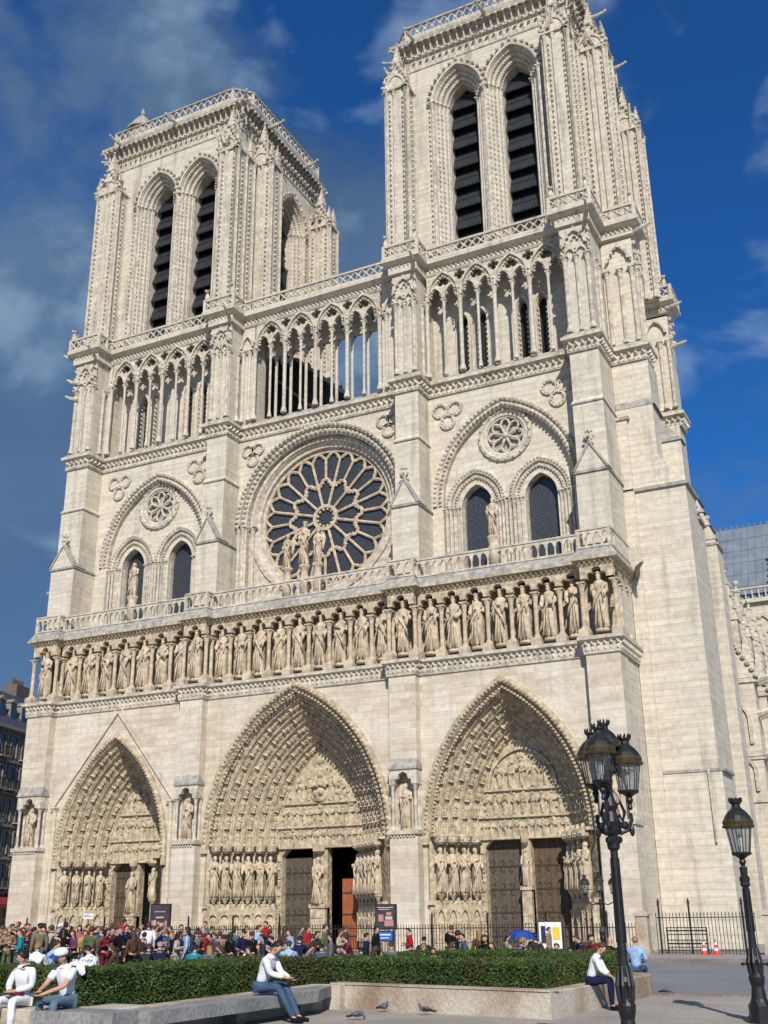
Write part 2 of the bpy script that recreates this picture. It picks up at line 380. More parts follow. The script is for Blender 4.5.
# ---- portals -----------------------------------------------------------------
PORTALS = [  # cx, outer w, spring z, h, inner offset, y_in, door_h, orders
    (-13.62, 4.2, 5.4, 7.5, -1.95, 2.7, 5.2, 4, 'L'),
    (0.0, 6.1, 5.95, 9.05, -3.05, 3.1, 5.7, 6, 'C'),
    (13.3, 4.7, 5.95, 8.0, -1.95, 2.5, 5.7, 5, 'R')]
def portal(cx, w, z0, h, oin, yin, dh, orders, which):
    mb = MB(); wi = w + oin
    # jambs: splayed walls, plinths, shafts
    for s in (-1, 1):
        X = lambda v: cx + s * v
        poly = [(X(w), 0), (X(w), yin + .5), (X(wi), yin + .5), (X(wi), yin)]
        mb.prismz(poly if s > 0 else poly[::-1], 0, z0 + .02)
        # projecting plinth
        poly = [(X(w + .02), -.12), (X(w + .02), yin), (X(wi - .12), yin), (X(wi - .12), yin - .35), (X(w - .25), -.12)]
        zp = 2.35
        mb.prismz(poly if s > 0 else poly[::-1], 0, zp)
        poly = [(X(w + .03), -.26), (X(w + .03), yin), (X(wi - .16), yin), (X(wi - .16), yin - .48), (X(w - .3), -.26)]
        mb.prismz(poly if s > 0 else poly[::-1], zp, zp + .22)
        mb.prismz(poly if s > 0 else poly[::-1], 0, .45)
        # frame running along the splay for arcade relief + statue shafts
        a = Vector((X(w - .25), -.12)); b = Vector((X(wi - .12), yin - .35)); d = b - a; L = d.length; d.normalize()
        if s < 0: o, dd = a, d
        else: o, dd = b, -d
        F = Matrix(((dd.x, -dd.y, 0, o.x), (dd.y, dd.x, 0, o.y), (0, 0, 1, 0), (0, 0, 0, 1)))
        mb.M = F; na = max(4, int(L / .62))
        # blind arcade on the plinth: deep little pointed arches
        holes = []
        for i in range(na):
            c = (i + .5) * L / na
            if which == 'C':
                holes.append(circ(c, 1.75, .23, 8)); holes.append([(c - .2, .6), (c + .2, .6), (c + .2, 1.2), (c, 1.42), (c - .2, 1.2)])
            else: holes.append([(c - .22, .6), (c + .22, .6), (c + .22, 1.7), (c + .12, 1.98), (c, 2.12), (c - .12, 1.98), (c - .22, 1.7)])
        mb.plate([(0, .45), (L, .45), (L, 2.35), (0, 2.35)], holes, -.16, .0, back=False)
        for i in range(na + 1): mb.lathe([(.06, 0), (.045, .1), (.045, 1.35), (.09, 1.5)], i * L / na, -.19, .5, 6)
        # frieze of canopies above the statues
        nst = 6 if which == 'C' else 4
        for i in range(nst):
            c = (i + .5) * L / nst; q = L / nst * .48
            mb.lathe([(q * .5, -.5), (q * .95, -.38), (q * 1.0, -.05), (q * .8, .0)], c, -.28, z0, 6, None, PI / 6)
            mb.lathe([(q * .4, 0), (q * .25, .25)], c, -.28, z0, 6)
            for e in range(3): knob(mb, c + (e - 1) * q * .55, -.28 - q * .6, z0 - .22, .09, .12)
            mb.lathe([(.05, 0), (.14, .18), (.24, .32), (.24, .42)], c, -.2, 2.55, 8)   # statue bracket
            if i: column(mb, i * L / nst, -.05, 2.6, z0 - .45, .07, 7, cap=.3, base=.2)
        for i in range(int(L / .3)): knob(mb, .15 + i * .3, -.1, 2.46, .1, .12)
        mb.box(-.05, L + .1, -.3, .1, z0 - .1, z0 + .06)
        mb.M = None
        p_ = []
        for i in range(nst):
            c = (i + .5) * L / nst; p = F @ Vector((c, -.22, 2.97)); p_.append((p, math.atan2(dd.y, dd.x)))
        jam.append((s, p_))
    # archivolts: stepped orders with roll mouldings
    prof = []; figs = []
    for i in range(orders):
        t0, t1 = i / orders, (i + 1) / orders
        o0, o1 = oin * (1 - t0), oin * (1 - t1); y0, y1 = yin * (1 - t0), yin * (1 - t1); dw = (o1 - o0); dy = y0 - y1
        prof += [(o0, y0), (o0 + dw * .06, y0 - dy * .15), (o0 + dw * .55, y0 - dy * .35), (o0 + dw * .80, y0 - dy * .85), (o0 + dw * .78, y1 + .02), (o0 + dw * .86, y1 - .05), (o0 + dw * .97, y1 - .05), (o1, y1 + .05)]
        figs.append((o0 + dw * .42, y0 - dy * .42, dw, dy))
    prof.append((0, -.05))
    arch_sweep(mb, cx, z0, w, h, prof, 16)
    # outer hood, running leaf moulding
    arch_sweep(mb, cx, z0, w, h, [(-.05, -.02), (0, -.18), (.18, -.24), (.34, -.2), (.36, .05)], 18, legs=z0 - .5)
    hp = arch(cx, z0, w, h, .1, 40)
    for i in range(len(hp) - 1):
        (x, z), (x2, z2) = hp[i], hp[i + 1]
        mb.ball(((x + x2) / 2, -.24, (z + z2) / 2), (.09, .09, .1), 5, 4)
    if which == 'C' or which == 'R':
        hp = arch(cx, z0, w, h, -.25, 44)
        for x, z in hp: mb.ball((x, -.06, z), (.1, .1, .09), 5, 3)
    sd = 0
    c = (h * h - w * w) / (2 * w)
    for (o, y, dw, dy) in figs:
        Rr = w + c + o; a1 = math.acos(-c / Rr); arc = Rr * (PI - a1); sz = .92 if which != 'R' else .8
        n = max(6, int(arc / (sz * (1.15 if which == 'R' else 1))))
        for s in (-1, 1):
            for i in range(n):
                a = PI + (a1 - PI) * (i + .12) / n
                x = (c + Rr * math.cos(a)); z = Rr * math.sin(a)
                ang = a - PI    # tilt towards the apex
                # local frame: up = tangent, front = into the opening and outwards
                up = Vector((-math.sin(a) * -1, 0, math.cos(a) * -1)); up = Vector((math.sin(a), 0, -math.cos(a)))
                inward = Vector((-math.cos(a), 0, -math.sin(a)))
                fr = (inward * .75 + Vector((0, -1, 0))).normalized()
                if s > 0: up.x *= -1; fr.x *= -1; x = -x
                fr = (fr - up * fr.dot(up)).normalized(); rt_ = up.cross(fr) * -1
                # columns: local x, local y(back), local z(up)
                bk = -fr; rx_ = bk.cross(up)
                Mx = Matrix(((rx_.x, bk.x, up.x, cx + x), (rx_.y, bk.y, up.y, y), (rx_.z, bk.z, up.z, z0 + z), (0, 0, 0, 1)))
                L = arc / n; g = .74 if which != 'R' else .55
                figure_small(mb, Mx @ Matrix.Diagonal((g * 1.0, g * .9, 1, 1)), L * .82, sd)
                old = mb.M; mb.M = Mx; mb.lathe([(.10, 0), (.2, .05), (.17, .12), (.05, .16)], 0, -.04, L * .82, 6); mb.M = old
                sd += 1
    pm = mb.build('portal', 'sculpt', cath)
    # door wall, lintels and tympanum
    tb = MB()
    dw_, tr = wi - .35, {'L': .34, 'C': .5, 'R': .27}[which]
    outer = arch(cx, z0, w, h, oin + .02, 12, legs=0)
    pts = outer[:1] + outer[1:]
    notch = [(cx + dw_, 0), (cx + dw_, dh), (cx + tr, dh), (cx + tr, 0), (cx - tr, 0), (cx - tr, dh), (cx - dw_, dh), (cx - dw_, 0)]
    tb.plate(outer + notch, [], yin, yin + .55)
    for s in (-1, 1): tb.add([(cx + s * dw_, yin - .01, dh), (cx + s * (dw_ - .4), yin - .01, dh), (cx + s * dw_, yin - .01, dh - .4), (cx + s * dw_, yin + .5, dh), (cx + s * (dw_ - .4), yin + .5, dh), (cx + s * dw_, yin + .5, dh - .4)], [(0, 1, 2), (1, 4, 5, 2)])
    ty = yin - .04
    zt = dh + .25; top = z0 + math.sqrt((w + c + oin) ** 2 - c * c)
    def half(z):   # half width of the tympanum at height z
        return wi if z <= z0 else max(0, math.sqrt(max(0, (w + c + oin) ** 2 - (z - z0) ** 2)) - c)
    rows = {'L': [(dh + .15, 1.15, 8), (dh + 1.5, 1.35, 6), (dh + 3.15, 1.6, 3)], 'C': [(dh + .15, 1.0, 13), (dh + 1.35, 1.15, 12), (dh + 2.75, 1.9, 5)],
            'R': [(dh + .15, .95, 12), (dh + 1.3, 1.25, 9), (dh + 2.75, 1.7, 5)]}[which]
    for j, (z, hh, n) in enumerate(rows):
        hw = min(half(z + .1), half(z + hh * .6)) - .12
        tb.box(cx - half(z + .05) + .02, cx + half(z + .05) - .02, yin - .16, yin, z - .14, z)
        for i in range(n):
            x = cx - hw + (i + .5) * 2 * hw / n
            hmax = hh
            while half(z + hmax) < abs(x - cx) + .1 and hmax > .5: hmax -= .1
            if j == len(rows) - 1 and n == 5 and i != 2: hmax *= .85
            (figure_tall if (j < 2 or which != 'C' or i != 2) else figure_small)(tb, Matrix.Translation((x, ty, z)) @ Matrix.Diagonal((1.1 * max(1, 1.5 * hw * 2 / n / hmax * .6), .9, 1, 1)), hmax, 500 + j * 20 + i)
    # relief on the remaining upper field
    for i in range(40 if which != 'C' else 55):
        z = rnd.uniform(z0 + .3, top - .5); x = rnd.uniform(-1, 1) * (half(z) - .2)
        if half(z) > .3: tb.ball((cx + x, ty, z), (rnd.uniform(.06, .14), .09, rnd.uniform(.08, .2)), 6, 4)
    if which == 'R': arch_sweep(tb, cx, dh + 2.75, 1.9, 2.1, [(0, yin), (0, yin - .18), (.15, yin - .18), (.15, yin)], 12)
    tb.build('tympanum', 'sculpt', pm)
    # trumeau with its statue
    t2 = MB(); zq = dh - .45 - {'L': 2.6, 'C': 2.75, 'R': 2.0}[which]; t2.box(cx - tr, cx + tr, yin - .3, yin + .3, 0, zq - .2); t2.box(cx - tr - .06, cx + tr + .06, yin - .38, yin + .2, zq - .2, zq)
    for i in range(5): t2.box(cx - tr + .08, cx + tr - .08, yin - .34, yin, .3 + i * .36, .52 + i * .36)
    t2.box(cx - tr * .8, cx + tr * .8, yin - .05, yin + .3, zq, dh); t2.lathe([(.1, 0), (tr * .8, .15), (tr * .9, .5), (tr * .7, .55)], cx, yin - .2, dh - .35, 6)
    t2.build('trumeau', 'sculpt', pm)
    s2 = MB(); hh_ = {'L': 2.6, 'C': 2.75, 'R': 2.0}[which]; statue(s2, hh_, 91 + ord(which), False, T(cx, yin - .24, dh - .45 - hh_) @ Matrix.Diagonal((.8 if which == 'R' else .95, .9, 1, 1))); s2.build('statue', 'statue', pm, smooth=True)
    # jamb statues
    for s, ps in jam:
        for i, (p, ang) in enumerate(ps):
            sb = MB(); statue(sb, z0 - 3.55, 200 + i * 7 + int(10 * s) + ord(which), False, T(p.x, p.y, p.z - .02, ang)); sb.build('statue', 'statue', pm, smooth=True)
    # frames along door jambs with small panels
    fb = MB()
    for s in (-1, 1):
        for i in range(10):
            fb.box(cx + s * (dw_ + .17) - .12, cx + s * (dw_ + .17) + .12, yin - .07, yin, .5 + i * .5, .85 + i * .5)
    fb.build('carved_frame', 'sculpt', pm)
    # doors
    yd = yin + .5
    def leaf(x0, x1, mat, h2=dh, y=yd, hinge=None, ang=0, label=None, iron=True):
        lb = MB(); lb.box(0, x1 - x0, 0, .14, 0, h2, 0)
        npl = max(3, int((x1 - x0) / .3))
        for i in range(npl): lb.box((x1 - x0) * i / npl + .015, (x1 - x0) * (i + 1) / npl - .015, -.03, 0, .05, h2 - .05, 0)
        for z in (.7, 1.9, 3.1, 4.3):
            if z < h2 - .3:
                lb.box(.02, x1 - x0 - .02, -.06, -.03, z - .04, z + .04, 1)
                if iron:
                    for i in range(4):
                        xx = (i + .5) * (x1 - x0) / 4
                        lb.tube([(xx, -.05, z), (xx + .12, -.05, z + .2), (xx, -.05, z + .34), (xx - .1, -.05, z + .22)], .022, 4, 1); lb.tube([(xx, -.05, z), (xx - .12, -.05, z - .2), (xx, -.05, z - .34), (xx + .1, -.05, z - .22)], .022, 4, 1)
        lb.M = None
        o = lb.build('door', [mat, 'iron_door'], pm, loc=(x0, y, 0.02)); o.rotation_euler = (0, 0, ang)
        if label: o['label'] = label
        return o
    if which == 'R':
        leaf(cx - dw_, cx - tr, 'wood_grey', label='closed brownish grey plank door'); leaf(cx + tr, cx + dw_, 'wood_brown', label='closed dark brown plank door')
    elif which == 'L':
        leaf(cx - dw_, cx - tr, 'wood_brown', label='closed brown door'); leaf(cx + tr + .1, cx + dw_ - .35, 'wood_grey', dh - .9, yd + .9, label='inner grey door', iron=False)
    else:
        leaf(cx - dw_, cx - tr - .35, 'wood_grey', label='dark iron bound door leaf', h2=dh - .5); leaf(cx + tr + .62, cx + dw_ - .28, 'wood_orange', 3.9, yd + .25, label='red brown wooden door leaf', iron=False)
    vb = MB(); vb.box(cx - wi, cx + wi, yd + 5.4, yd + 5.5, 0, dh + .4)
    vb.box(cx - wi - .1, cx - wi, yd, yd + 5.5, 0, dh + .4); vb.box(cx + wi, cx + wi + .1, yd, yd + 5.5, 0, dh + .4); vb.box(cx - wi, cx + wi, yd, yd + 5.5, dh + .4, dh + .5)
    vb.build('vestibule', 'dark', pm)  # walls coloured near black for the darkness behind the doors
for P_ in PORTALS:
    jam = []
    portal(*P_)

# ---- lower wall -----------------------------------------------------------------
wb = MB()
out = [(-21.0, 0)]
for cx, w, z0, h, *_ in PORTALS: out += arch(cx, z0, w, h, .1, 14, legs=0)
out += [(20.1, 0), (20.1, 14.9), (-21.0, 14.9)]
wb.plate(out, [], 0, 1.0, back=False)
# gable moulding round the left portal
gx = -13.62
gl = [(gx - 4.85, 0), (gx - 4.85, 8.7), (gx, 14.55), (gx + 4.85, 8.7), (gx + 4.85, 0)]
for a, b in ((0, 1), (1, 2), (2, 3), (3, 4)):
    p, q = Vector((gl[a][0], 0, gl[a][1])), Vector((gl[b][0], 0, gl[b][1]))
    d = (q - p).normalized(); n_ = Vector((-d.z, 0, d.x))
    if a in (1, 2):
        for off, y in ((0, -.16), (.22, -.10)):
            u = p + n_ * off; v_ = q + n_ * off
            wb.add([tuple(u + Vector((0, .05, 0))), tuple(v_ + Vector((0, .05, 0))), tuple(v_ + n_ * .2 + Vector((0, .05, 0))), tuple(u + n_ * .2 + Vector((0, .05, 0))),
                    tuple(u + Vector((0, y, 0))), tuple(v_ + Vector((0, y, 0))), tuple(v_ + n_ * .2 + Vector((0, y, 0))), tuple(u + n_ * .2 + Vector((0, y, 0)))],
                   [(4, 5, 6, 7), (0, 1, 5, 4), (2, 3, 7, 6), (0, 3, 7, 4), (1, 2, 6, 5)])
for s in (-1, 1):
    x = gx + s * 4.72
    column(wb, x, -.1, 0, 8.75, .14, 8, cap=.5, base=.8)
wb.build('facade_wall', ['lower'], cath)
# rear body, closed so that the doors open on darkness
bb = MB()
for s in (-1, 1):
    x0, x1 = (7.4, 20.15) if s > 0 else (-20.95, -7.4)
    bb.box(x0, x1, 5.6, 16.2, 0, 20.0); bb.box(x0 + .02, x1 - .02, 4.4, 16.2, 20.0, 43.3)
bb.box(20.0, 20.16, .93, 6, 0, 33.8)
bb.box(-21.06, -20.9, .93, 6, 0, 33.8)
bb.box(-7.4, 7.4, 3.9, 4.2, 33.4, 34.6)
bb.build('tower_base', 'upper', cath)

# ---- string course below the kings ------------------------------------------------
def string(name, path, z1, hgt, proj, leafrow=True, mat='trim', rear=True):
    b_ = MB()
    band(b_, path, [(-.02, z1 - hgt), (.08, z1 - hgt), (.12, z1 - hgt * .8), (.12, z1 - hgt * .35), (proj, z1 - hgt * .22), (proj, z1 - .04)], 0)
    band(b_, path, [(proj, z1 - .04), (proj - .05, z1), (-.5, z1 + .03)], 1)
    if leafrow:
        studs(b_, path, .12, z1 - hgt * .42, .34, .13, .2, 0); studs(b_, path, .1, z1 - hgt * .75, .34, .09, .10, 0)
    return b_.build(name, [mat, 'ledge'], cath)
G0 = contour(0.0, -.6, 3.9, 20.21)[2:-3]
string('string_course', G0, ZA, .95, .34)
# ---- gallery of kings ------------------------------------------------------------
gb = MB()
path = [(x, y) for x, y in G0]
# back wall, floor, roof
band(gb, [(-20.6, 3.9), (-20.6, 1.15), (19.7, 1.15), (19.7, 3.9)], [(0, ZA), (0, 19.7)], 0)
# arcade with a trefoiled arch per niche
gal = []      # segments of the gallery: (x0,x1,y,count)
gal.append((-21.1, -19.05, -.6, 1)); gal.append((-19.05, -8.25, 0.0, 7)); gal.append((-8.25, -6.53, -.6, 1)); gal.append((-6.53, 6.56, 0.0, 9))
gal.append((6.56, 8.26, -.6, 1)); gal.append((8.26, 18.35, 0.0, 7)); gal.append((18.35, 20.2, -.6, 1))
kings = []; kcols = []
for x0, x1, y, n in gal:
    p = (x1 - x0) / n; o = [(x0, 19.0)]
    for i in range(n):
        c = x0 + (i + .5) * p; w_ = min(.53, p * .5 - .14)
        o += [(c - w_, 19.0), (c - w_ * 1.0, 19.18), (c - w_ * .8, 19.33), (c - w_ * .5, 19.28), (c - w_ * .45, 19.5), (c - .1, 19.62), (c + .1, 19.62), (c + w_ * .45, 19.5), (c + w_ * .5, 19.28), (c + w_ * .8, 19.33), (c + w_, 19.18), (c + w_, 19.0)]
        kings.append((c, y + .5)); kcols.append((x0 + i * p, y))
    o += [(x1, 19.0), (x1, 19.75), (x0, 19.75)]
    gb.plate(o, [], y - .02, y + .38, 0)
    kcols.append((x1, y))
for s in (-1, 1):     # the returns at both ends
    xs = 20.2 if s > 0 else -21.1
    F = Matrix(((0, -1, 0, xs), (1, 0, 0, -.6), (0, 0, 1, 0), (0, 0, 0, 1)))
    gb.M = F; o = [(0, 19.0)]
    for i in range(3):
        c = .75 + i * 1.35; o += [(c - .45, 19.0), (c - .35, 19.3), (c, 19.55), (c + .35, 19.3), (c + .45, 19.0)]
    o += [(4.5, 19.0), (4.5, 19.75), (0, 19.75)]
    gb.plate(o, [], -.02 if s > 0 else -.4, .38 if s > 0 else .02, 0); gb.M = None
    for i in range(1, 4): kcols.append((xs - s * .16, -.6 + .08 + i * 1.35))
band(gb, path, [(-.3, 19.55), (.05, 19.7), (.1, 19.78), (.1, 19.92), (.36, 20.0), (.36, 20.1)], 0)
studs(gb, path, .1, 19.88, .3, .1, .2, 0)
band(gb, path, [(.36, 20.1), (.05, 20.7), (-.7, 20.74)], 1); gb.box(-20.9, 20.0, .3, 3.0, 20.5, 20.7, 1)
kg = gb.build('kings_gallery', ['sculpt', 'ledge'], cath)
for i, (x, y) in enumerate(kings):
    sb = MB(); sb.lathe([(.42, 0), (.42, .12), (.36, .2)], 0, 0, -.2, 8)
    statue(sb, 3.18 + (.06 if i % 3 else 0), 1000 + i * 13, True, None)
    sb.build('statue', 'statue', kg, smooth=True, loc=(x, y - .12, 16.2)).rotation_euler = (0, 0, rnd.uniform(-.15, .15))
seen = []
cm_ = None
for x, y in kcols:
    if any(abs(x - a) < .2 and abs(y - b) < .2 for a, b in seen): continue
    seen.append((x, y))
    if cm_ is None:
        cb_ = MB(); cb_.box(-.3, .3, -.3, .3, 0, .38); cb_.frus((-.3, .3, -.3, .3), (-.22, .22, -.22, .22), .38, .48); column(cb_, 0, 0, .45, 3.1, .125, 10, cap=.55, base=.22)
        cm_ = cb_.build('column', 'statue', kg); cm_.location = (x, y + .16, ZA)
        cm_['_'] = 1; del cm_['_']
    else:
        c = cm_.copy(); COL.objects.link(c); c.parent = kg; c.location = (x, y + .16, ZA)

# ---- balustrade of the lower terrace ---------------------------------------------
def arcade_rail(path, z0, z1, pitch, name, mats):
    b_ = MB()
    for F, L in seg_frames(path):
        b_.M = F; n = max(1, int(round(L / pitch))); p = L / n
        o = [(0, z1 - .5)]
        for i in range(n):
            c = (i + .5) * p; w_ = p * .36
            o += [(c - w_, z1 - .5), (c - w_ * .8, z1 - .34), (c, z1 - .24), (c + w_ * .8, z1 - .34), (c + w_, z1 - .5)]
        o += [(L, z1 - .5), (L, z1 - .1), (0, z1 - .1)]
        b_.plate(o, [], -.07, .07)
        b_.box(-.06, L + .06, -.12, .12, z1 - .1, z1)
        b_.box(-.06, L + .06, -.14, .14, z0, z0 + .12)
        for i in range(n + 1):
            if i in (0, n): b_.box(i * p - .09, i * p + .09, -.1, .1, z0, z1 - .1)
            else: b_.lathe([(.09, 0), (.075, .08), (.05, .12), (.05, z1 - z0 - .78), (.09, z1 - z0 - .62)], i * p, 0, z0 + .12, 6)
    b_.M = None
    return b_.build(name, mats, cath)
arcade_rail(offset_path(G0, -.04), 20.7, 21.85, .5, 'terrace_balustrade', ['trim'])

# ---- front buttresses -------------------------------------------------------------
nich = [True, True, True, True]
for i, (a, b) in enumerate(BX):
    q = MB(); c = (a + b) / 2; hw = (b - a) / 2
    q.box(a - .03, b + .03, -.78, 1.0, 0, 1.2); q.frus((a - .03, b + .03, -.78, 1), (a, b, -.7, 1), 1.2, 1.4)
    q.box(a, b, -.7, 1.0, 1.4, 6.0); q.box(a - .08, b + .08, -.84, .9, 6.0, 6.22, 1)
    for j in range(int((b - a) / .2)): knob(q, a + .1 + j * .2, -.74, 5.9, .07, .1, 1)
    q.box(a + .02, b - .02, .05, 1.0, 6.22, 9.4)                               # niche back
    for s in (-1, 1):
        for dy in (-.55, -.1): column(q, c + s * (hw - .16), dy, 6.22, 8.75, .09, 8, 1, cap=.35, base=.2)
    o = [(a, 8.75), (c - .52, 8.75), (c - .5, 8.95), (c - .32, 9.0), (c - .25, 9.25), (c, 9.38), (c + .25, 9.25), (c + .32, 9.0), (c + .5, 8.95), (c + .52, 8.75), (b, 8.75), (b, 9.5), (a, 9.5)]
    q.plate(o, [], -.72, -.4, 1); q.box(a, b, -.4, .05, 9.38, 9.5, 1)
    for sx_ in (a, b - .25): q.box(sx_ + .002, sx_ + .248, -.4, .05, 8.75, 9.38, 1)
    q.box(a - .06, b + .06, -.8, .6, 9.5, 9.6, 2)
    q.add([(a - .03, -.78, 9.6), (b + .03, -.78, 9.6), (b + .03, -.6, 10.1), (a - .03, -.6, 10.1), (b + .03, .2, 9.6), (a - .03, .2, 9.6)], [(0, 1, 2, 3), (1, 4, 2), (5, 0, 3)], 2)
    q.box(a, b, -.6, 1.0, 9.6, 14.9)
    # upper stage
    q.box(a - .04, b + .04, .3, 4.3, 20.0, 25.55, 3)
    q.box(a - .12, b + .12, .2, 3.7, 25.55, 25.68, 2)
    q.add([(a - .1, .22, 25.7), (b + .1, .22, 25.7), (c, .22, 27.35), (c, 1.3, 27.35), (a - .1, 1.3, 25.7), (b + .1, 1.3, 25.7)], [(0, 1, 2)], 3); q.add([(a - .16, .14, 25.68), (c, .14, 27.5), (c, 1.4, 27.5), (a - .16, 1.4, 25.68), (b + .16, .14, 25.68), (b + .16, 1.4, 25.68), (a - .02, .14, 25.68), (c, .14, 27.28), (b + .02, .14, 25.68)], [(0, 1, 2, 3), (4, 5, 2, 1), (0, 6, 7, 1), (8, 4, 1, 7)], 2)
    q.tube([(c, .3, 27.2), (c, .3, 28.3)], [.1, .06], 6, 1)
    for dz, rr in ((27.75, .26), (28.1, .18)):
        for j in range(4): q.ball((c + rr * math.cos(j * PI / 2), .3 + rr * math.sin(j * PI / 2) * .7, dz), .1, 5, 4, 1)
    q.box(a, b, .72, 4.3, 25.55, 30.15, 3)
    q.box(a - .06, b + .06, .64, 3.7, 30.15, 30.25, 2); q.frus((a - .06, b + .06, .64, 3.7), (a + .03, b - .03, .86, 3.7), 30.25, 30.5, 3)
    q.box(a + .03, b - .03, .86, 4.3, 30.25, 33.9, 3)
    # stage beside the upper gallery
    q.box(a + .05, b - .05, .95, 4.3, 34.6, 42.6, 4); q.box(a - .2, b + .2, .6, 4.3, 42.6, 43.4, 4)
    for s in (-1, 0, 1): column(q, c + s * (hw - .2), .86, 35.05, 40.4, .13 if s else .1, 8, 1, cap=.6, base=.4)
    for s in (-1, 1):
        arch_sweep(q, c + s * (hw - .2) / 2, 40.4, (hw - .2) / 2 - .05, .55, [(0, .95), (0, .78), (.12, .78), (.12, .95)], 6, k=1)
        for yy in (1.9, 2.7): column(q, c + s * (hw - .02), yy, 35.05, 40.4, .11, 8, 1, cap=.6, base=.42)
    q.plate([(a, 40.9), (b, 40.9), (b, 42.6), (a, 42.6)], [foil(c, 41.5, .3, 3, PI / 2)], .8, .96, 1)
    arch_sweep(q, c, 41.1, .62, 1.0, [(0, .8), (0, .62), (.16, .62), (.16, .8)], 8, k=1)
    for j in range(9): q.ball((c - .8 + j * .2, .7, 41.1 + 1.25 * (1 - abs(j - 4) / 4)), .1, 5, 4, 1)
    for s in (-1, 1):
        for zz in (40.6, 41.3, 42.0): knob(q, c + s * (hw - .05), .82, zz, .15, .28, 1)
    # gargoyles of the corner
    q.tube([(b - .1, .8, 42.7), (b + .25, -.1, 42.9), (b + .35, -.7, 43.05)], [.16, .13, .07], 6, 1); q.ball((b + .36, -.8, 43.05), (.1, .16, .12), 6, 5, 1)
    qo = q.build('buttress', ['lower', 'trim', 'ledge', 'upper', 'tower'], cath)
    sb = MB(); statue(sb, 2.5, 70 + i * 3, False, T(0, 0, .12)); sb.lathe([(.36, 0), (.3, .14)], 0, 0, 0, 8)
    sb.build('statue', 'statue', qo, smooth=True, loc=(c, -.3, 6.22))
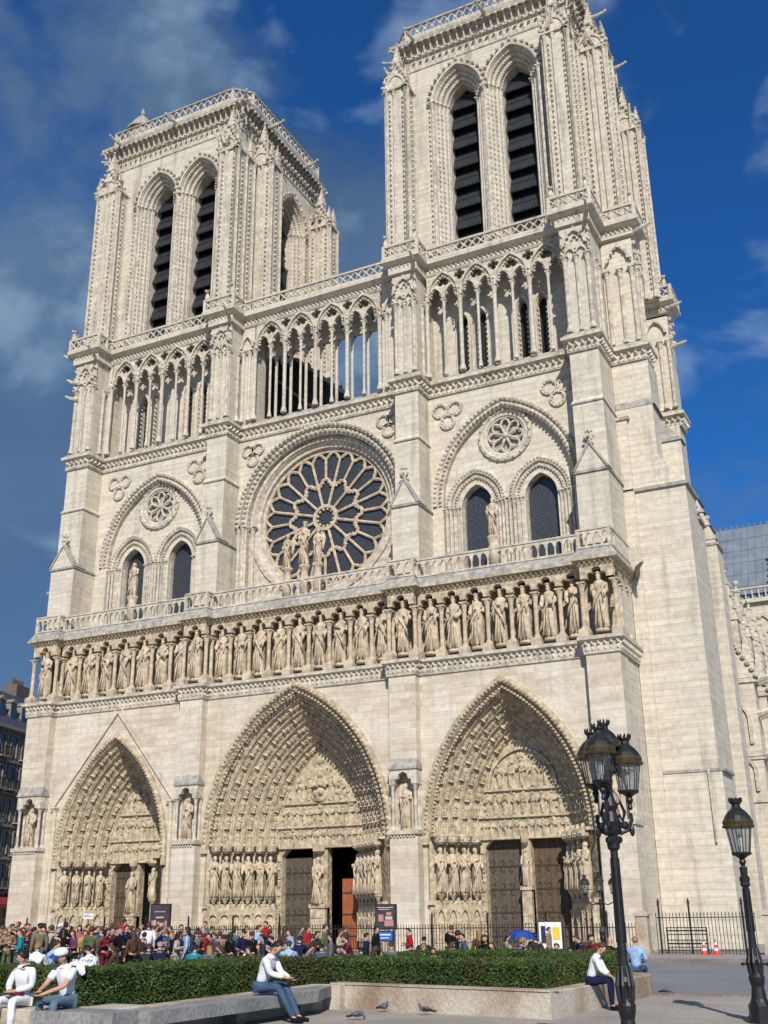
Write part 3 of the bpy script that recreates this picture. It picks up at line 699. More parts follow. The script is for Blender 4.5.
# south and north side buttresses
for s in (-1, 1):
    q = MB(); X = lambda v: s * v + (-.45 if s < 0 else 0)
    def sbox(x0, x1, y0, y1, z0, z1, k=0): q.box(min(X(x0), X(x1)), max(X(x0), X(x1)), y0, y1, z0, z1, k)
    # corner buttress
    sbox(20.19, 24.0, 3.55, 6.6, 0, 8.8); sbox(20.18, 24.15, 3.5, 6.65, 8.8, 8.95, 1); sbox(20.19, 23.85, 3.6, 6.5, 8.95, 25.1)
    sbox(20.17, 24.0, 3.45, 6.6, 25.1, 25.3, 1)
    def wedge(x0, x1, y0, y1, z0, z1, xt, k=1):
        q.add([(X(x0), y0, z0), (X(x1), y0, z0), (X(x1), y1, z0), (X(x0), y1, z0), (X(x0), y0 + .05, z1), (X(xt), y0 + .05, z1), (X(xt), y1, z1), (X(x0), y1, z1)], [(0, 1, 5, 4), (1, 2, 6, 5), (2, 3, 7, 6), (4, 5, 6, 7), (3, 0, 4, 7)], k)
    wedge(20.2, 23.8, 3.6, 6.4, 25.3, 27.3, 22.45, 0); sbox(22.4, 23.6, 5.2, 6.3, 25.3, 28.6, 0); wedge(22.4, 23.7, 5.1, 6.3, 28.6, 30.2, 22.5, 1)
    sbox(20.19, 22.45, 3.65, 6.0, 25.3, 33.7)
    sbox(20.19, 20.85, 3.45, 4.0, 25.2, 29.8); sbox(20.19, 21.0, 3.35, 4.0, 29.8, 30.0, 1)
    sbox(20.19, 20.9, 3.4, 4.0, 0, 25.1)
    wedge(20.2, 22.6, 3.62, 6.0, 30.6, 31.3, 22.3, 1)
    sbox(20.19, 22.2, 3.75, 5.4, 35.0, 42.7); sbox(18.2, 22.4, 3.5, 5.5, 42.7, 43.5)
    for dx in (.25, 1.1, 1.85):
        column(q, X(20.2 + dx), 3.68, 35.05, 40.4, .12, 8, 2, cap=.6, base=.42)
    for yy in (4.2, 5.1): column(q, X(22.25), yy, 35.05, 40.4, .11, 8, 2, cap=.6, base=.42)
    arch_sweep(q, X(21.25), 41.0, .6, 1.0, [(0, 3.75), (0, 3.5), (.16, 3.5), (.16, 3.75)], 8, k=2)
    for j in range(9): q.ball((X(20.5 + j * .2), 3.55, 41.0 + 1.2 * (1 - abs(j - 4) / 4)), .11, 5, 4, 2)
    for yy in (3.9, 4.6, 5.3):
        for zz in (40.7, 41.5, 42.2): q.ball((X(22.3), yy, zz), .17, 5, 4, 2)
    q.tube([(X(22.2), 3.8, 42.9), (X(23.1), 3.6, 43.0), (X(23.6), 3.5, 43.1)], [.15, .12, .06], 6, 2)
    # middle and rear buttresses of the tower side
    for y0, y1, ztop, xx in ((8.7, 10.6, 24.6, 23.5), (14.3, 16.3, 24.6, 23.6)):
        sbox(20.19, xx, y0, y1, 0, ztop); sbox(20.18, xx + .14, y0 - .06, y1 + .05, ztop, ztop + .18, 1)
        wedge(20.2, xx, y0, y1, ztop + .18, ztop + 4.3, 22.1 if y0 < 12 else 22.4, 0)
        for j in range(4):
            z = ztop + .4 + j * 1.0; wedge(20.2, xx - j * .28 + .06, y0 - .05, y1, z, z + .12, xx - j * .28 - .0, 1)
        q.tube([(X(xx - .45), y0 + .3, ztop + .2), (X(xx - .45), y0 + .3, ztop + 1.9)], [.28, .08], 6, 2); q.ball((X(xx - .45), y0 + .3, ztop + 2.05), .18, 6, 4, 2)
    sbox(20.19, 22.1, 14.4, 16.2, 24.6, 33.7)
    sbox(20.19, 22.1, 14.4, 16.2, 35.0, 42.4)
    for dx in (.4, 1.2, 1.8): column(q, X(20.2 + dx), 14.33, 35.05, 40.4, .12, 8, 2, cap=.6, base=.42)
    arch_sweep(q, X(21.2), 41.0, .6, 1.0, [(0, 14.4), (0, 14.15), (.16, 14.15), (.16, 14.4)], 8, k=2)
    for zz in (40.7, 41.5, 42.2): q.ball((X(22.2), 14.6, zz), .18, 5, 4, 2); q.ball((X(22.2), 15.6, zz), .18, 5, 4, 2)
    for zz, yy in ((43.0, 14.4), (39.9, 14.6)): q.tube([(X(22.2), yy, zz), (X(23.0), yy - .2, zz + .05), (X(23.3), yy - .3, zz + .1)], [.15, .12, .05], 6, 2)
    q.ball((X(21.9), 14.4, 45.1), (.2, .2, .45), 6, 5, 2)
    q.tube([(X(20.6), 3.3, 20.0), (X(20.9), 2.3, 20.1), (X(21.4), 1.6, 20.2)], [.2, .15, .07], 6, 1)      # projecting water spout
    q.tube([(X(23.3), 3.5, 8.9), (X(23.35), 3.42, 5.2)], .07, 6, 2)
    q.build('side_buttress', ['upper', 'ledge', 'trim'], cath)

# ---- upper wall ----------------------------------------------------------------------
ub = MB(); YW = 2.5
def rect(x0, x1, z0, z1): return [(x0, z0), (x1, z0), (x1, z1), (x0, z1)]
# centre bay
cen = [(-6.6, 20.7)] + arch(0, 27.1, 5.75, 5.75, 0, 16, legs=20.7) + [(6.6, 20.7), (6.6, 33.7), (-6.6, 33.7)]
ub.plate(cen, [], YW, YW + .4, back=False)
for s in (-1, 1):
    cx = 13.3 if s > 0 else -13.65
    o = [(cx - 5.45, 20.7)] + arch(cx, 26.3, 4.25, 5.7, 0, 14, legs=20.7) + [(cx + 5.45, 20.7), (cx + 5.45, 33.7), (cx - 5.45, 33.7)]
    ub.plate(o, [], YW, YW + .4, back=False)
    holes = [arch(cx + t * 2.1, 25.75, 1.02, 1.45, 0, 8, legs=20.72) for t in (-1, 1)]
    inner = [(cx - 4.4, 20.71)] + holes[0] + holes[1] + [(cx + 4.4, 20.71), (cx + 4.4, 32.4), (cx - 4.4, 32.4)]
    ub.plate(inner, [circ(cx, 30.15, 1.22, 24)], YW + .35, YW + .8, back=False)
ub.build('upper_wall', ['upper'], cath)
# rose bay mouldings
rm = MB()
arch_sweep(rm, 0, 27.1, 5.75, 5.75, [(-.03, YW + .45), (-.03, YW - .02), (.1, YW - .1), (.3, YW - .12), (.32, YW + .02)], 20, legs=20.8)
arch_sweep(rm, 0, 27.1, 5.75, 5.75, [(.42, YW + .01), (.45, YW - .22), (.62, YW - .28), (.74, YW - .2), (.76, YW + .01)], 20)
for r_, y_, sz in ((5.95, YW - .16, .16), (6.36, YW - .3, .15)):
    n_ = int(PI * r_ / .36)
    for i in range(n_ + 1):
        a = PI * i / n_; rm.ball((r_ * math.cos(a), y_, 27.1 + r_ * math.sin(a)), sz, 5, 4)
for dx in (5.35, 5.95, 6.3):
    for s in (-1, 1): column(rm, s * dx, YW - .08 if dx > 5.5 else YW + .25, 20.8, 27.1, .13, 8, cap=.5, base=.3)
rp = circ(0, 27.1, 5.15, 48)
rm.plate([(-6.4, 20.3), (6.4, 20.3), (6.4, 33.5), (-6.4, 33.5)], [circ(0, 27.1, 5.3, 48)], YW + .42, YW + .9, back=False)
def ring(mb, cx, cz, prof, n=64, k=None):
    mb.sweep([[(cx + r * math.cos(2 * PI * i / n), y, cz + r * math.sin(2 * PI * i / n)) for i in range(n)] for r, y in prof], k, closed=True)
ring(rm, 0, 27.1, [(5.7, YW + .43), (5.66, YW + .3), (5.4, YW + .28), (5.32, YW + .44), (5.3, YW + .42), (5.2, YW + .6), (5.02, YW + .62), (4.98, YW + .85), (4.85, YW + .9), (4.82, YW + 1.3)])
ro = rm.build('rose_window', 'trim', cath, smooth=False)
tr = MB(); yt = YW + .95
def bar(mb, p, q, w=.11, d=.2, y=yt):
    mb.tube([(p[0], y, p[1]), (q[0], y, q[1])], w, 6)
def pol(r, a): return (r * math.cos(a), 27.1 + r * math.sin(a))
ring(tr, 0, 27.1, [(4.95, yt - .02), (4.9, yt - .12), (4.74, yt - .1), (4.72, yt + .15)])
ring(tr, 0, 27.1, [(.95, yt + .1), (.93, yt - .12), (.72, yt - .12), (.7, yt + .1)], 32)
for i in range(12):
    a = 2 * PI * i / 12 + PI / 12
    bar(tr, pol(.85, a), pol(2.15, a), .1)
    # cusps in the hub
    for j in (0,): tr.ball((.62 * math.cos(a), yt, 27.1 + .62 * math.sin(a)), .11, 6, 4)
    # pointed head of every inner petal
    b0, b1 = a, a + 2 * PI / 12; m_ = (b0 + b1) / 2
    P5 = [pol(2.15, b0), pol(2.40, b0 + .03), pol(2.50, b0 + .10), pol(2.50, b0 + .15), pol(2.72, b0 + .16), pol(2.80, m_), pol(2.72, b1 - .16), pol(2.50, b1 - .15), pol(2.50, b1 - .10), pol(2.40, b1 - .03), pol(2.15, b1)]
    for u, v_ in zip(P5, P5[1:]): bar(tr, u, v_, .12)
    for e in (b0 + .1, m_ - .09, m_ + .09, b1 - .1): tr.ball((pol(2.36 if e in (b0 + .1, b1 - .1) else 2.55, e)[0], yt, pol(2.36 if e in (b0 + .1, b1 - .1) else 2.55, e)[1]), .11, 5, 4)
for i in range(24):
    a = 2 * PI * i / 24 + PI / 12
    bar(tr, pol(2.15 if i % 2 == 0 else 2.7, a), pol(4.3, a), .1)
    b0, b1 = a, a + 2 * PI / 24; m_ = (b0 + b1) / 2
    P5 = [pol(4.22, b0), pol(4.5, b0 + .05), pol(4.66, b0 + .09), pol(4.78, m_), pol(4.66, b1 - .09), pol(4.5, b1 - .05), pol(4.22, b1)]
    for u, v_ in zip(P5, P5[1:]): bar(tr, u, v_, .105)
    for e in (b0 + .055, b1 - .055): tr.ball((pol(4.42, e)[0], yt, pol(4.42, e)[1]), .085, 5, 4)
tr.build('tracery', 'statue', ro)
gl_ = MB(); gl_.add([(4.95 * math.cos(2 * PI * i / 48), yt + .1, 27.1 + 4.95 * math.sin(2 * PI * i / 48)) for i in range(48)], [tuple(range(48))]); gl_.build('glass', 'glass', ro)
# side bay windows
for s in (-1, 1):
    cx = 13.3 if s > 0 else -13.65
    wm = MB()
    arch_sweep(wm, cx, 26.3, 4.25, 5.7, [(-.03, YW + .4), (-.02, YW + .02), (.12, YW - .1), (.3, YW - .06), (.36, YW + .03), (.42, YW - .12), (.62, YW - .18), (.7, YW + .01)], 18, legs=26.0)
    for off in (.15, .52):
        p_ = arch(cx, 26.3, 4.25, 5.7, off, 26)
        for x, z in p_: wm.ball((x, YW - .14, z), .12, 5, 4)
    for t in (-1, 1):
        c = cx + t * 2.1
        arch_sweep(wm, c, 25.75, 1.02, 1.45, [(-.02, YW + 1.2), (-.02, YW + .65), (.12, YW + .55), (.3, YW + .42), (.34, YW + .3), (.55, YW + .22), (.62, YW + .36)], 12, legs=20.8)
        arch_sweep(wm, c, 25.75, 1.02, 1.45, [(.66, YW + .36), (.7, YW + .14), (.9, YW + .1), (1.05, YW + .2), (1.08, YW + .36)], 12)
        for x, z in arch(c, 25.75, 1.02, 1.45, .42, 12): wm.ball((x, YW + .24, z), .09, 5, 4)
        for x, z in arch(c, 25.75, 1.02, 1.45, .88, 14): wm.ball((x, YW + .12, z), .1, 5, 4)
        for e in (-1, 1):
            for dx in (1.26, 1.5, 1.74, 1.98): column(wm, c + e * dx, YW + .38 - (dx - 1.1) * .25, 20.8, 25.8, .10, 7, cap=.5, base=.3)
    ring(wm, cx, 30.15, [(1.82, YW + .35), (1.78, YW + .2), (1.6, YW + .16), (1.5, YW + .26), (1.34, YW + .26), (1.25, YW + .4), (1.2, YW + .7)], 32)
    for i in range(20): a = 2 * PI * i / 20; wm.ball((cx + 1.68 * math.cos(a), YW + .18, 30.15 + 1.68 * math.sin(a)), .11, 5, 4)
    wo = wm.build('window_surround', 'trim', cath)
    rs = MB()
    for i in range(8):
        a = 2 * PI * i / 8 + PI / 8
        rs.tube([(cx + .12 * math.cos(a), YW + .45, 30.15 + .12 * math.sin(a)), (cx + .86 * math.cos(a), YW + .45, 30.15 + .86 * math.sin(a))], .09, 5)
        m_ = a + PI / 8
        P5 = [(.82, a), (1.06, a + .2), (1.16, m_), (1.06, a + PI / 4 - .2), (.82, a + PI / 4)]
        P5 = [(cx + r_ * math.cos(b), YW + .45, 30.15 + r_ * math.sin(b)) for r_, b in P5]; rs.tube(P5, .085, 5)
    rs.ball((cx, YW + .42, 30.15), .2, 8, 6)
    rs.build('tracery', 'trim', wo)
    bk = MB(); bk.add([(cx + 1.28 * math.cos(2 * PI * i / 24), YW + .66, 30.15 + 1.28 * math.sin(2 * PI * i / 24)) for i in range(24)], [tuple(range(24))]); bk.build('blind_panel', 'ledge', wo)
    for t in (-1, 1):
        g_ = MB(); c = cx + t * 2.1; p_ = arch(c, 25.75, 1.02, 1.45, .05, 8, legs=20.8)
        g_.plate(p_, [], YW + .98, YW + 1.05)
        g_.build('window', 'glass', wo)
    for t in (-1, 1):    # sunk trefoils in the spandrels
        tb = MB(); c = cx + t * 3.7; zc_ = 32.3
        if s < 0 and t < 0: c += .1
        for i in range(3):
            a = PI / 2 + PI + i * 2 * PI / 3; x, z = c + .6 * math.cos(a), zc_ + .6 * math.sin(a)
            ring(tb, x, z, [(.56, YW), (.55, YW - .14), (.42, YW - .14), (.38, YW - .01)], 16)
            for j in range(8): b = a - 2 + j * .57; tb.ball((x + .42 * math.cos(b), YW - .08, z + .42 * math.sin(b)), .12, 5, 4)
        tb.ball((c, YW - .02, zc_), (.22, .12, .22), 6, 5)
        tb.build('trefoil_relief', 'trim', cath)
for t in (-1, 1):
    tb = MB(); c = t * 5.35; zc_ = 32.55
    for i in range(3):
        a = PI / 2 + PI + i * 2 * PI / 3; x, z = c + .5 * math.cos(a), zc_ + .5 * math.sin(a)
        ring(tb, x, z, [(.52, YW), (.51, YW - .14), (.38, YW - .14), (.35, YW - .01)], 16)
        for j in range(8): b = a - 2 + j * .57; tb.ball((x + .4 * math.cos(b), YW - .08, z + .4 * math.sin(b)), .12, 5, 4)
    tb.build('trefoil_relief', 'trim', cath)
# statues on the terrace
for nm, x, y, z, h, sd, wg in (('v', .33, .2, 22.75, 3.0, 5, False), ('a', -.98, .25, 22.75, 2.35, 8, True), ('b', 1.27, .25, 22.75, 2.4, 11, True)):
    sb = MB(); statue(sb, h, sd, nm == 'v', Matrix.Diagonal((.85, .85, 1, 1)), wings=wg); sb.lathe([(.3, -2.0), (.3, -.75), (.24, -.65), (.26, -.25), (.38, -.14), (.38, 0)], 0, 0, 0, 8)
    sb.build('statue', 'statue', cath, smooth=True, loc=(x, y, z))
for x, sd in ((-13.4, 21), (13.15, 24)):
    sb = MB(); statue(sb, 2.5, sd, False); sb.lathe([(.36, -1.8), (.36, -.6), (.28, -.5), (.4, -.12), (.4, 0)], 0, 0, 0, 8)
    sb.build('statue', 'statue', cath, smooth=True, loc=(x, .25, 22.6))

# ---- cornice below the upper gallery ---------------------------------------------------
G1 = contour(YW - .05, .8, 3.6, 22.4)
def cornice(name, path, z1, hgt, proj, rear=None):
    b_ = MB()
    for pth in [path] + ([rear] if rear else []):
        band(b_, pth, [(-.05, z1 - hgt), (.06, z1 - hgt), (.1, z1 - hgt + .12), (.06, z1 - hgt + .2), (.06, z1 - .42), (proj, z1 - .25), (proj, z1 - .03)], 0)
        band(b_, pth, [(proj, z1 - .03), (proj - .06, z1), (-.1, z1 + .38), (-.7, z1 + .42)], 1)
        studs(b_, pth, .06, z1 - .55, .4, .15, .3, 0); studs(b_, pth, .06, z1 - hgt + .14, .3, .08, .1, 0)
    return b_.build(name, ['trim', 'ledge'], cath)
cornice('lower_cornice', G1, ZC, 1.05, .35, SIDE_REAR)

# ---- upper gallery: slender colonnade with tracery ------------------------------------------
def gallery(x0, x1, nb, wall, name, main0=True):
    q = MB(); p = (x1 - x0) / nb; y0, y1 = 2.2, 2.5; zc = 40.75
    # openwork plate over the columns
    o = [(x0, zc)]; holes = []
    for i in range(nb):
        c = x0 + (i + .5) * p
        for t in (-1, 1):
            u = c + t * p / 4; w_ = p / 4 - .1
            o += [(u - w_, zc), (u - w_, zc + .3), (u - w_ * .62, zc + .38), (u - w_ * .72, zc + .6), (u - w_ * .35, zc + .8), (u, zc + .98), (u + w_ * .35, zc + .8), (u + w_ * .72, zc + .6), (u + w_ * .62, zc + .38), (u + w_, zc + .3), (u + w_, zc)]
        holes.append(foil(c, zc + 1.42, .5, 4, PI / 4))
        if i: holes.append(foil(x0 + i * p, zc + 1.62, .42, 4, 0))
    o += [(x1, zc), (x1, 42.95), (x0, 42.95)]
    q.plate(o, holes, y0 + .06, y1)
    for i in range(nb):
        c = x0 + (i + .5) * p
        arch_sweep(q, c, zc + .25, p / 2 - .14, 1.75, [(-.02, y0 + .1), (-.02, y0 - .1), (.12, y0 - .1), (.12, y0 + .1)], 10, legs=zc)
        for t in (-1, 1):
            u = c + t * p / 4; arch_sweep(q, u, zc + .1, p / 4 - .1, .85, [(-.02, y0 + .08), (-.02, y0 - .02), (.09, y0 - .02), (.09, y0 + .08)], 7)
        for x, z in arch(c, zc + .25, p / 2 - .14, 1.75, -.22, 8): q.ball((x, y0 + .02, z), .09, 5, 4)
        for e in (-.47, .47): q.ball((c + e, y0 + .02, zc + 1.42), .09, 5, 4)
    for i in range(nb + 1):      # leafy heads over the main columns
        for zz in (.15, .5): knob(q, x0 + i * p, y0 - .02, zc + zz, .16, .2)
    g = q.build(name, 'trim', cath)
    for i in range(2 * nb + 1):
        x = x0 + i * p / 2; m = (i % 2 == 0)
        c_ = MB(); column(c_, 0, 0, 0, zc - 35.05, .135 if m else .09, 9, cap=.65, base=.42); c_.build('column', 'tower', g, loc=(x, y0 + .12 - (.1 if m else 0), 35.05))
    if not wall:     # second row behind
        for i in range(2 * nb):
            x = x0 + (i + .62) * p / 2
            c_ = MB(); column(c_, 0, 0, 0, zc - 35.0, .115, 8, cap=.6, base=.42); c_.build('column', 'tower', g, loc=(x, 3.9, 35.0))
        r_ = MB(); r_.plate([(x0, zc)] + sum([[(x0 + (i + .15) * p / 2, zc), (x0 + (i + .62) * p / 2 - p / 4 + .12 + .1, zc + .5)] for i in range(0)], []) + [(x1, zc), (x1, 42.9), (x0, 42.9)],
                            [foil(x0 + (i + .5) * p + .3, zc + 1.1, .55, 4, PI / 4) for i in range(nb)], 3.8, 4.05)
        r_.build('inner_arcade', 'tower', g)
    return g
M['shade'] = M['tower']
gallery(-18.6, -8.75, 4, True, 'upper_gallery'); gallery(8.45, 18.2, 4, True, 'upper_gallery'); gallery(-5.3, 4.85, 4, False, 'upper_gallery')
for x0_, x1_, cs, ac in ((-6.53, -5.45, (-6.3, -5.75), -6.0), (5.0, 6.56, (5.4, 6.2), 5.75), (-19.05, -18.75, (), None), (18.25, 18.4, (), None)):
    pb = MB(); pb.box(x0_, x1_, 2.3, 3.9, 34.8, 42.95)
    for x in cs: column(pb, x, 2.2, 35.05, 40.75, .12, 8, cap=.6, base=.42)
    if ac: arch_sweep(pb, ac, 41.0, .42, .9, [(0, 2.31), (0, 2.08), (.14, 2.08), (.14, 2.31)], 8)
    pb.build('gallery_pier', 'tower', cath)
# walls behind the side galleries with tall dark lancets
for s in (-1, 1):
    cx = 13.3 if s > 0 else -13.65; w_ = MB()
    hs = [arch(cx + dx, 39.4, .34, .8, 0, 6, legs=35.5) for dx in (-2.9, -1.55, 1.35, 2.7)]
    w_.plate(rect(cx - 5.6, cx + 5.6, 34.9, 43.2), hs, 3.85, 4.38, back=False)
    for dx in (-2.9, -1.55, 1.35, 2.7):
        arch_sweep(w_, cx + dx, 39.4, .34, .8, [(.05, 3.87), (.05, 3.7), (.2, 3.7), (.22, 3.87)], 8, legs=35.4)
        for e in (-1, 1):
            w_.M = Matrix.Translation((0, 0, 0)); strip(w_, cx + dx + e * .3, 3.86, 35.6, 39.3, .36, .09, .14); w_.M = None
    wo = w_.build('gallery_wall', 'tower', cath)
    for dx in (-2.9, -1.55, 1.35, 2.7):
        d_ = MB(); d_.box(cx + dx - .33, cx + dx + .33, 4.33, 4.37, 35.5, 40.1); d_.build('opening', 'dark', wo)  # near-black panel painted in for the shade inside each lancet

# ---- parapet walk over the gallery ------------------------------------------------------------
G2 = contour(2.25, .75, 3.6, 22.3)
def walk(path, name, zc0, z1):
    b_ = MB()
    band(b_, path, [(-.1, zc0 - .1), (.05, zc0), (.12, zc0 + .15), (.1, zc0 + .42), (.42, zc0 + .6), (.55, zc0 + .68), (.55, zc0 + .95)], 0)
    band(b_, path, [(.55, zc0 + .95), (.5, zc0 + 1.0), (-.6, zc0 + 1.0)], 1)
    studs(b_, path, .08, zc0 + .3, .32, .12, .2, 0)
    zr = zc0 + 1.0
    for F, L in seg_frames(offset_path(path, .4)):
        b_.M = F; n = max(1, int(round(L / .62))); p = L / n
        b_.box(-.05, L + .05, -.1, .1, z1 - .14, z1); b_.box(-.05, L + .05, -.08, .08, zr, zr + .12)
        b_.box(0, L, -.03, .0, zr + .1, zr + .16)
        for i in range(n):
            c = (i + .5) * p; h0, h1 = zr + .12, z1 - .14
            for (xa, xb) in ((c - p / 2, c + p / 2), (c + p / 2, c - p / 2)): b_.tube([(xa, 0, h0), (xb, 0, h1)], .065, 4, cap=False)
            b_.ball((c, 0, (h0 + h1) / 2), (.13, .09, .13), 6, 4)
        for i in (0, n): b_.box(i * p - .09, i * p + .09, -.11, .11, zr, z1 + .02)
    b_.M = None
    return b_.build(name, ['tower', 'ledge'], cath)
walk(G2, 'parapet', 42.75, ZD)
walk(SIDE_REAR, 'parapet', 42.75, ZD)
# floor behind the parapet and closure over the centre
fl = MB(); fl.box(-21.0, 20.1, 2.32, 6.0, 43.3, 43.62); fl.box(-6.6, 6.6, 2.3, 4.3, 42.9, 43.3); fl.build('walkway', 'ledge', cath)
# ---- the two towers ---------------------------------------------------------------------------
def tower(cx, ocx, zt, yc=8.1, hx=6.0, hy=5.8, xl=None, xr=None):
    z0 = 43.5; zc = 57.2
    tb = MB()
    def face(F, half, ofs, tag_):
        """one side of the tower in a local frame: x along the wall, y = 0 at the wall face, -y outwards"""
        tb.M = F; parts = []
        wo = []
        for t in (-1, 1):
            c = ofs + t * 2.07
            wo += arch(c, zc, 1.85, 2.75, 0, 12, legs=z0 + .02)
        # wall face with the two big arched recesses
        m = ofs
        L1 = arch(ofs - 2.07, zc, 1.85, 2.75, 0, 12, legs=z0 + .02); L2 = arch(ofs + 2.07, zc, 1.85, 2.75, 0, 12, legs=z0 + .02)
        tb.plate([(-half, z0)] + L1 + L2 + [(half, z0), (half, zt - 3.8), (-half, zt - 3.8)], [], 0, .3, 0, back=False)
        for t in (-1, 1):
            c = ofs + t * 2.07
            # stepped orders
            pr = [(-.75, 1.9), (-.75, 1.05), (-.70, .95), (-.62, 1.0), (-.6, .75), (-.5, .66), (-.4, .72), (-.36, .48), (-.25, .4), (-.16, .45), (-.12, .2), (0, .12), (.06, .0), (.06, -.12), (.22, -.16), (.3, 0)]
            arch_sweep(tb, c, zc, 1.85, 2.75, pr, 12, legs=zc)
            # jamb below the springing: clustered shafts with crocket strips
            for e in (-1, 1):
                for (o_, y_) in ((-.66, .98), (-.46, .72), (-.26, .46), (-.06, .2)):
                    column(tb, c + e * (1.85 + o_), y_, z0, zc + .05, .115, 7, 1, cap=.55, base=.6)
                tb.box(min(c + e * 1.12, c + e * 1.85), max(c + e * 1.12, c + e * 1.85), .8, 1.9, z0, zc)
                tb.box(min(c + e * 1.25, c + e * 1.85), max(c + e * 1.25, c + e * 1.85), .55, .8, z0, zc)
                tb.box(min(c + e * 1.5, c + e * 1.85), max(c + e * 1.5, c + e * 1.85), .3, .55, z0, zc)
                for (o_, y_) in ((-.56, .8), (-.36, .55), (-.16, .3)): strip(tb, c + e * (1.85 + o_), y_, z0 + .5, zc - .6, .42, .085, .2, 1)
            for o_, y_ in ((-.62, .8), (-.36, .5), (-.1, .22)):
                for x, z in arch(c, zc, 1.85, 2.75, o_, 13): tb.ball((x, y_, z), .085, 5, 4, 1)
            for i, (x, z) in enumerate(arch(c, zc, 1.85, 2.75, .42, 8)): tb.ball((x, -.16, z), (.16, .16, .16), 6, 4, 1)
        # centre pier
        tb.box(ofs - .24, ofs + .24, .06, .3, z0, zc + .6); column(tb, ofs, .02, z0, zc + .05, .14, 8, 1, cap=.6, base=.6)
        for e in (-1, 1): strip(tb, ofs + e * .19, .06, z0 + .5, zc - .6, .42, .07, .16, 1)
        for e in (-1, 1): column(tb, ofs + e * 4.05, -.05, z0, zc + .05, .13, 8, 1, cap=.6, base=.6); strip(tb, ofs + e * 4.32, 0, z0 + .5, zc, .42, .09, .18, 1)
        # louvres
        for t in (-1, 1):
            c = ofs + t * 2.07
            parts.append((F.copy(), c))
        # cornice with two rows of great leaf crockets
        n = int(2 * (half + .6) / .52)
        for i in range(n + 1):
            x = -half - .5 + i * (2 * half + 1.0) / n
            tb.tube([(x, -.02, zt - 3.60), (x, -.12, zt - 2.96), (x, -.42, zt - 2.72), (x, -.5, zt - 2.90)], [.07, .07, .11, .1], 5, 1)
            tb.tube([(x + .26, -.2, zt - 2.56), (x + .26, -.36, zt - 2.00), (x + .26, -.72, zt - 1.76), (x + .26, -.78, zt - 1.96)], [.08, .08, .12, .1], 5, 1)
        tb.M = None
        return parts
    jobs = []
    FR = lambda a, d, x, y: Matrix.Translation((x, y, 0)) @ Matrix.Rotation(a, 4, 'Z') @ Matrix.Translation((0, -d, 0))
    jobs += face(FR(0, hy, cx, yc), hx, ocx - cx, 'w')
    jobs += face(FR(PI / 2, hx, cx, yc), hy, 0, 's')
    jobs += face(FR(-PI / 2, hx, cx, yc), hy, 0, 'n')
    # back wall plain with corners
    tb.plate(rect(cx - hx, cx + hx, z0, zt - 2), [arch(cx + t * 2.1, zc, 1, 1.8, 0, 8, legs=z0 + 1) for t in (-1, 1)], yc + hy - .5, yc + hy)
    for sx in (-1, 1):       # solid corners behind the buttresses
        for sy in (-1, 1):
            tb.box(cx + sx * (hx - .02) - (1.6 if sx > 0 else 0), cx + sx * (hx - .02) + (0 if sx > 0 else 1.6), yc + sy * (hy - .02) - (1.4 if sy > 0 else 0), yc + sy * (hy - .02) + (0 if sy > 0 else 1.4), z0, zt - 2)
    # entablature
    e_ = [(cx - hx, yc + hy), (cx - hx, yc - hy), (cx + hx, yc - hy), (cx + hx, yc + hy)]
    e2 = [(cx + hx, yc + hy - .1), (cx + hx - .01, yc + hy), (cx - hx, yc + hy), (cx - hx, yc + hy - .1)]
    for pth in (e_, e2):
        band(tb, pth, [(.0, zt - 3.84), (.08, zt - 3.76), (.08, zt - 3.64), (.02, zt - 3.60), (.02, zt - 2.80), (.22, zt - 2.68), (.22, zt - 2.52), (.16, zt - 2.48), (.16, zt - 1.84), (.6, zt - 1.68), (.72, zt - 1.60), (.78, zt - 1.40)], 1)
    tb.box(cx - hx, cx + hx, yc - hy, yc + hy, zt - 2.5, zt - 2.3)
    # chamfered platform and lattice parapet
    X0, X1, Y0, Y1 = cx - hx - .75, cx + hx + .75, yc - hy - .7, yc + hy + .5
    ch = 1.25
    top = [(X0, Y1 - ch), (X0, Y0 + ch), (X0 + ch, Y0), (X1 - ch, Y0), (X1, Y0 + ch), (X1, Y1 - ch), (X1 - ch, Y1), (X0 + ch, Y1)]
    tb.prismz(top, zt - 1.75, zt - 1.3, 2)
    cl = top + [top[0]]
    for F, L in seg_frames(offset_path(cl, -.12)):
        tb.M = F; n = max(1, int(round(L / .62))); p = L / n
        tb.box(-.05, L + .05, -.1, .1, zt - .15, zt, 2); tb.box(-.05, L + .05, -.09, .09, zt - 1.3, zt - .98, 1)
        for i in range(n):
            c = (i + .5) * p
            for a, b in ((c - p / 2, c + p / 2), (c + p / 2, c - p / 2)): tb.tube([(a, 0, zt - 1.15), (b, 0, zt - .15)], .065, 4, 1, cap=False)
            tb.ball((c, 0, zt - .65), (.15, .09, .15), 6, 4, 1)
        for i in (0, n): tb.box(i * p - .08, i * p + .08, -.1, .1, zt - 1.3, zt, 1)
    tb.M = None
    # gargoyles under the parapet
    for gx, gy, dx, dy in ((X0 + 2, Y0, -.2, -1), (cx + .5, Y0, -.2, -1), (X1 - .4, Y0 + .4, .7, -.7), (X1, Y0 + 4.0, 1, 0), (X1, Y1 - 3.5, 1, 0), (X0, Y0 + 1.5, -1, -.2)):
        tb.tube([(gx, gy, zt - 1.5), (gx + dx * .6, gy + dy * .6, zt - 1.45), (gx + dx * 1.15, gy + dy * 1.15, zt - 1.3)], [.17, .13, .07], 6, 1); tb.ball((gx + dx * 1.15, gy + dy * 1.15, zt - 1.27), .12, 6, 4, 1)
    to = tb.build('tower', ['tower', 'trim', 'ledge'], cath)
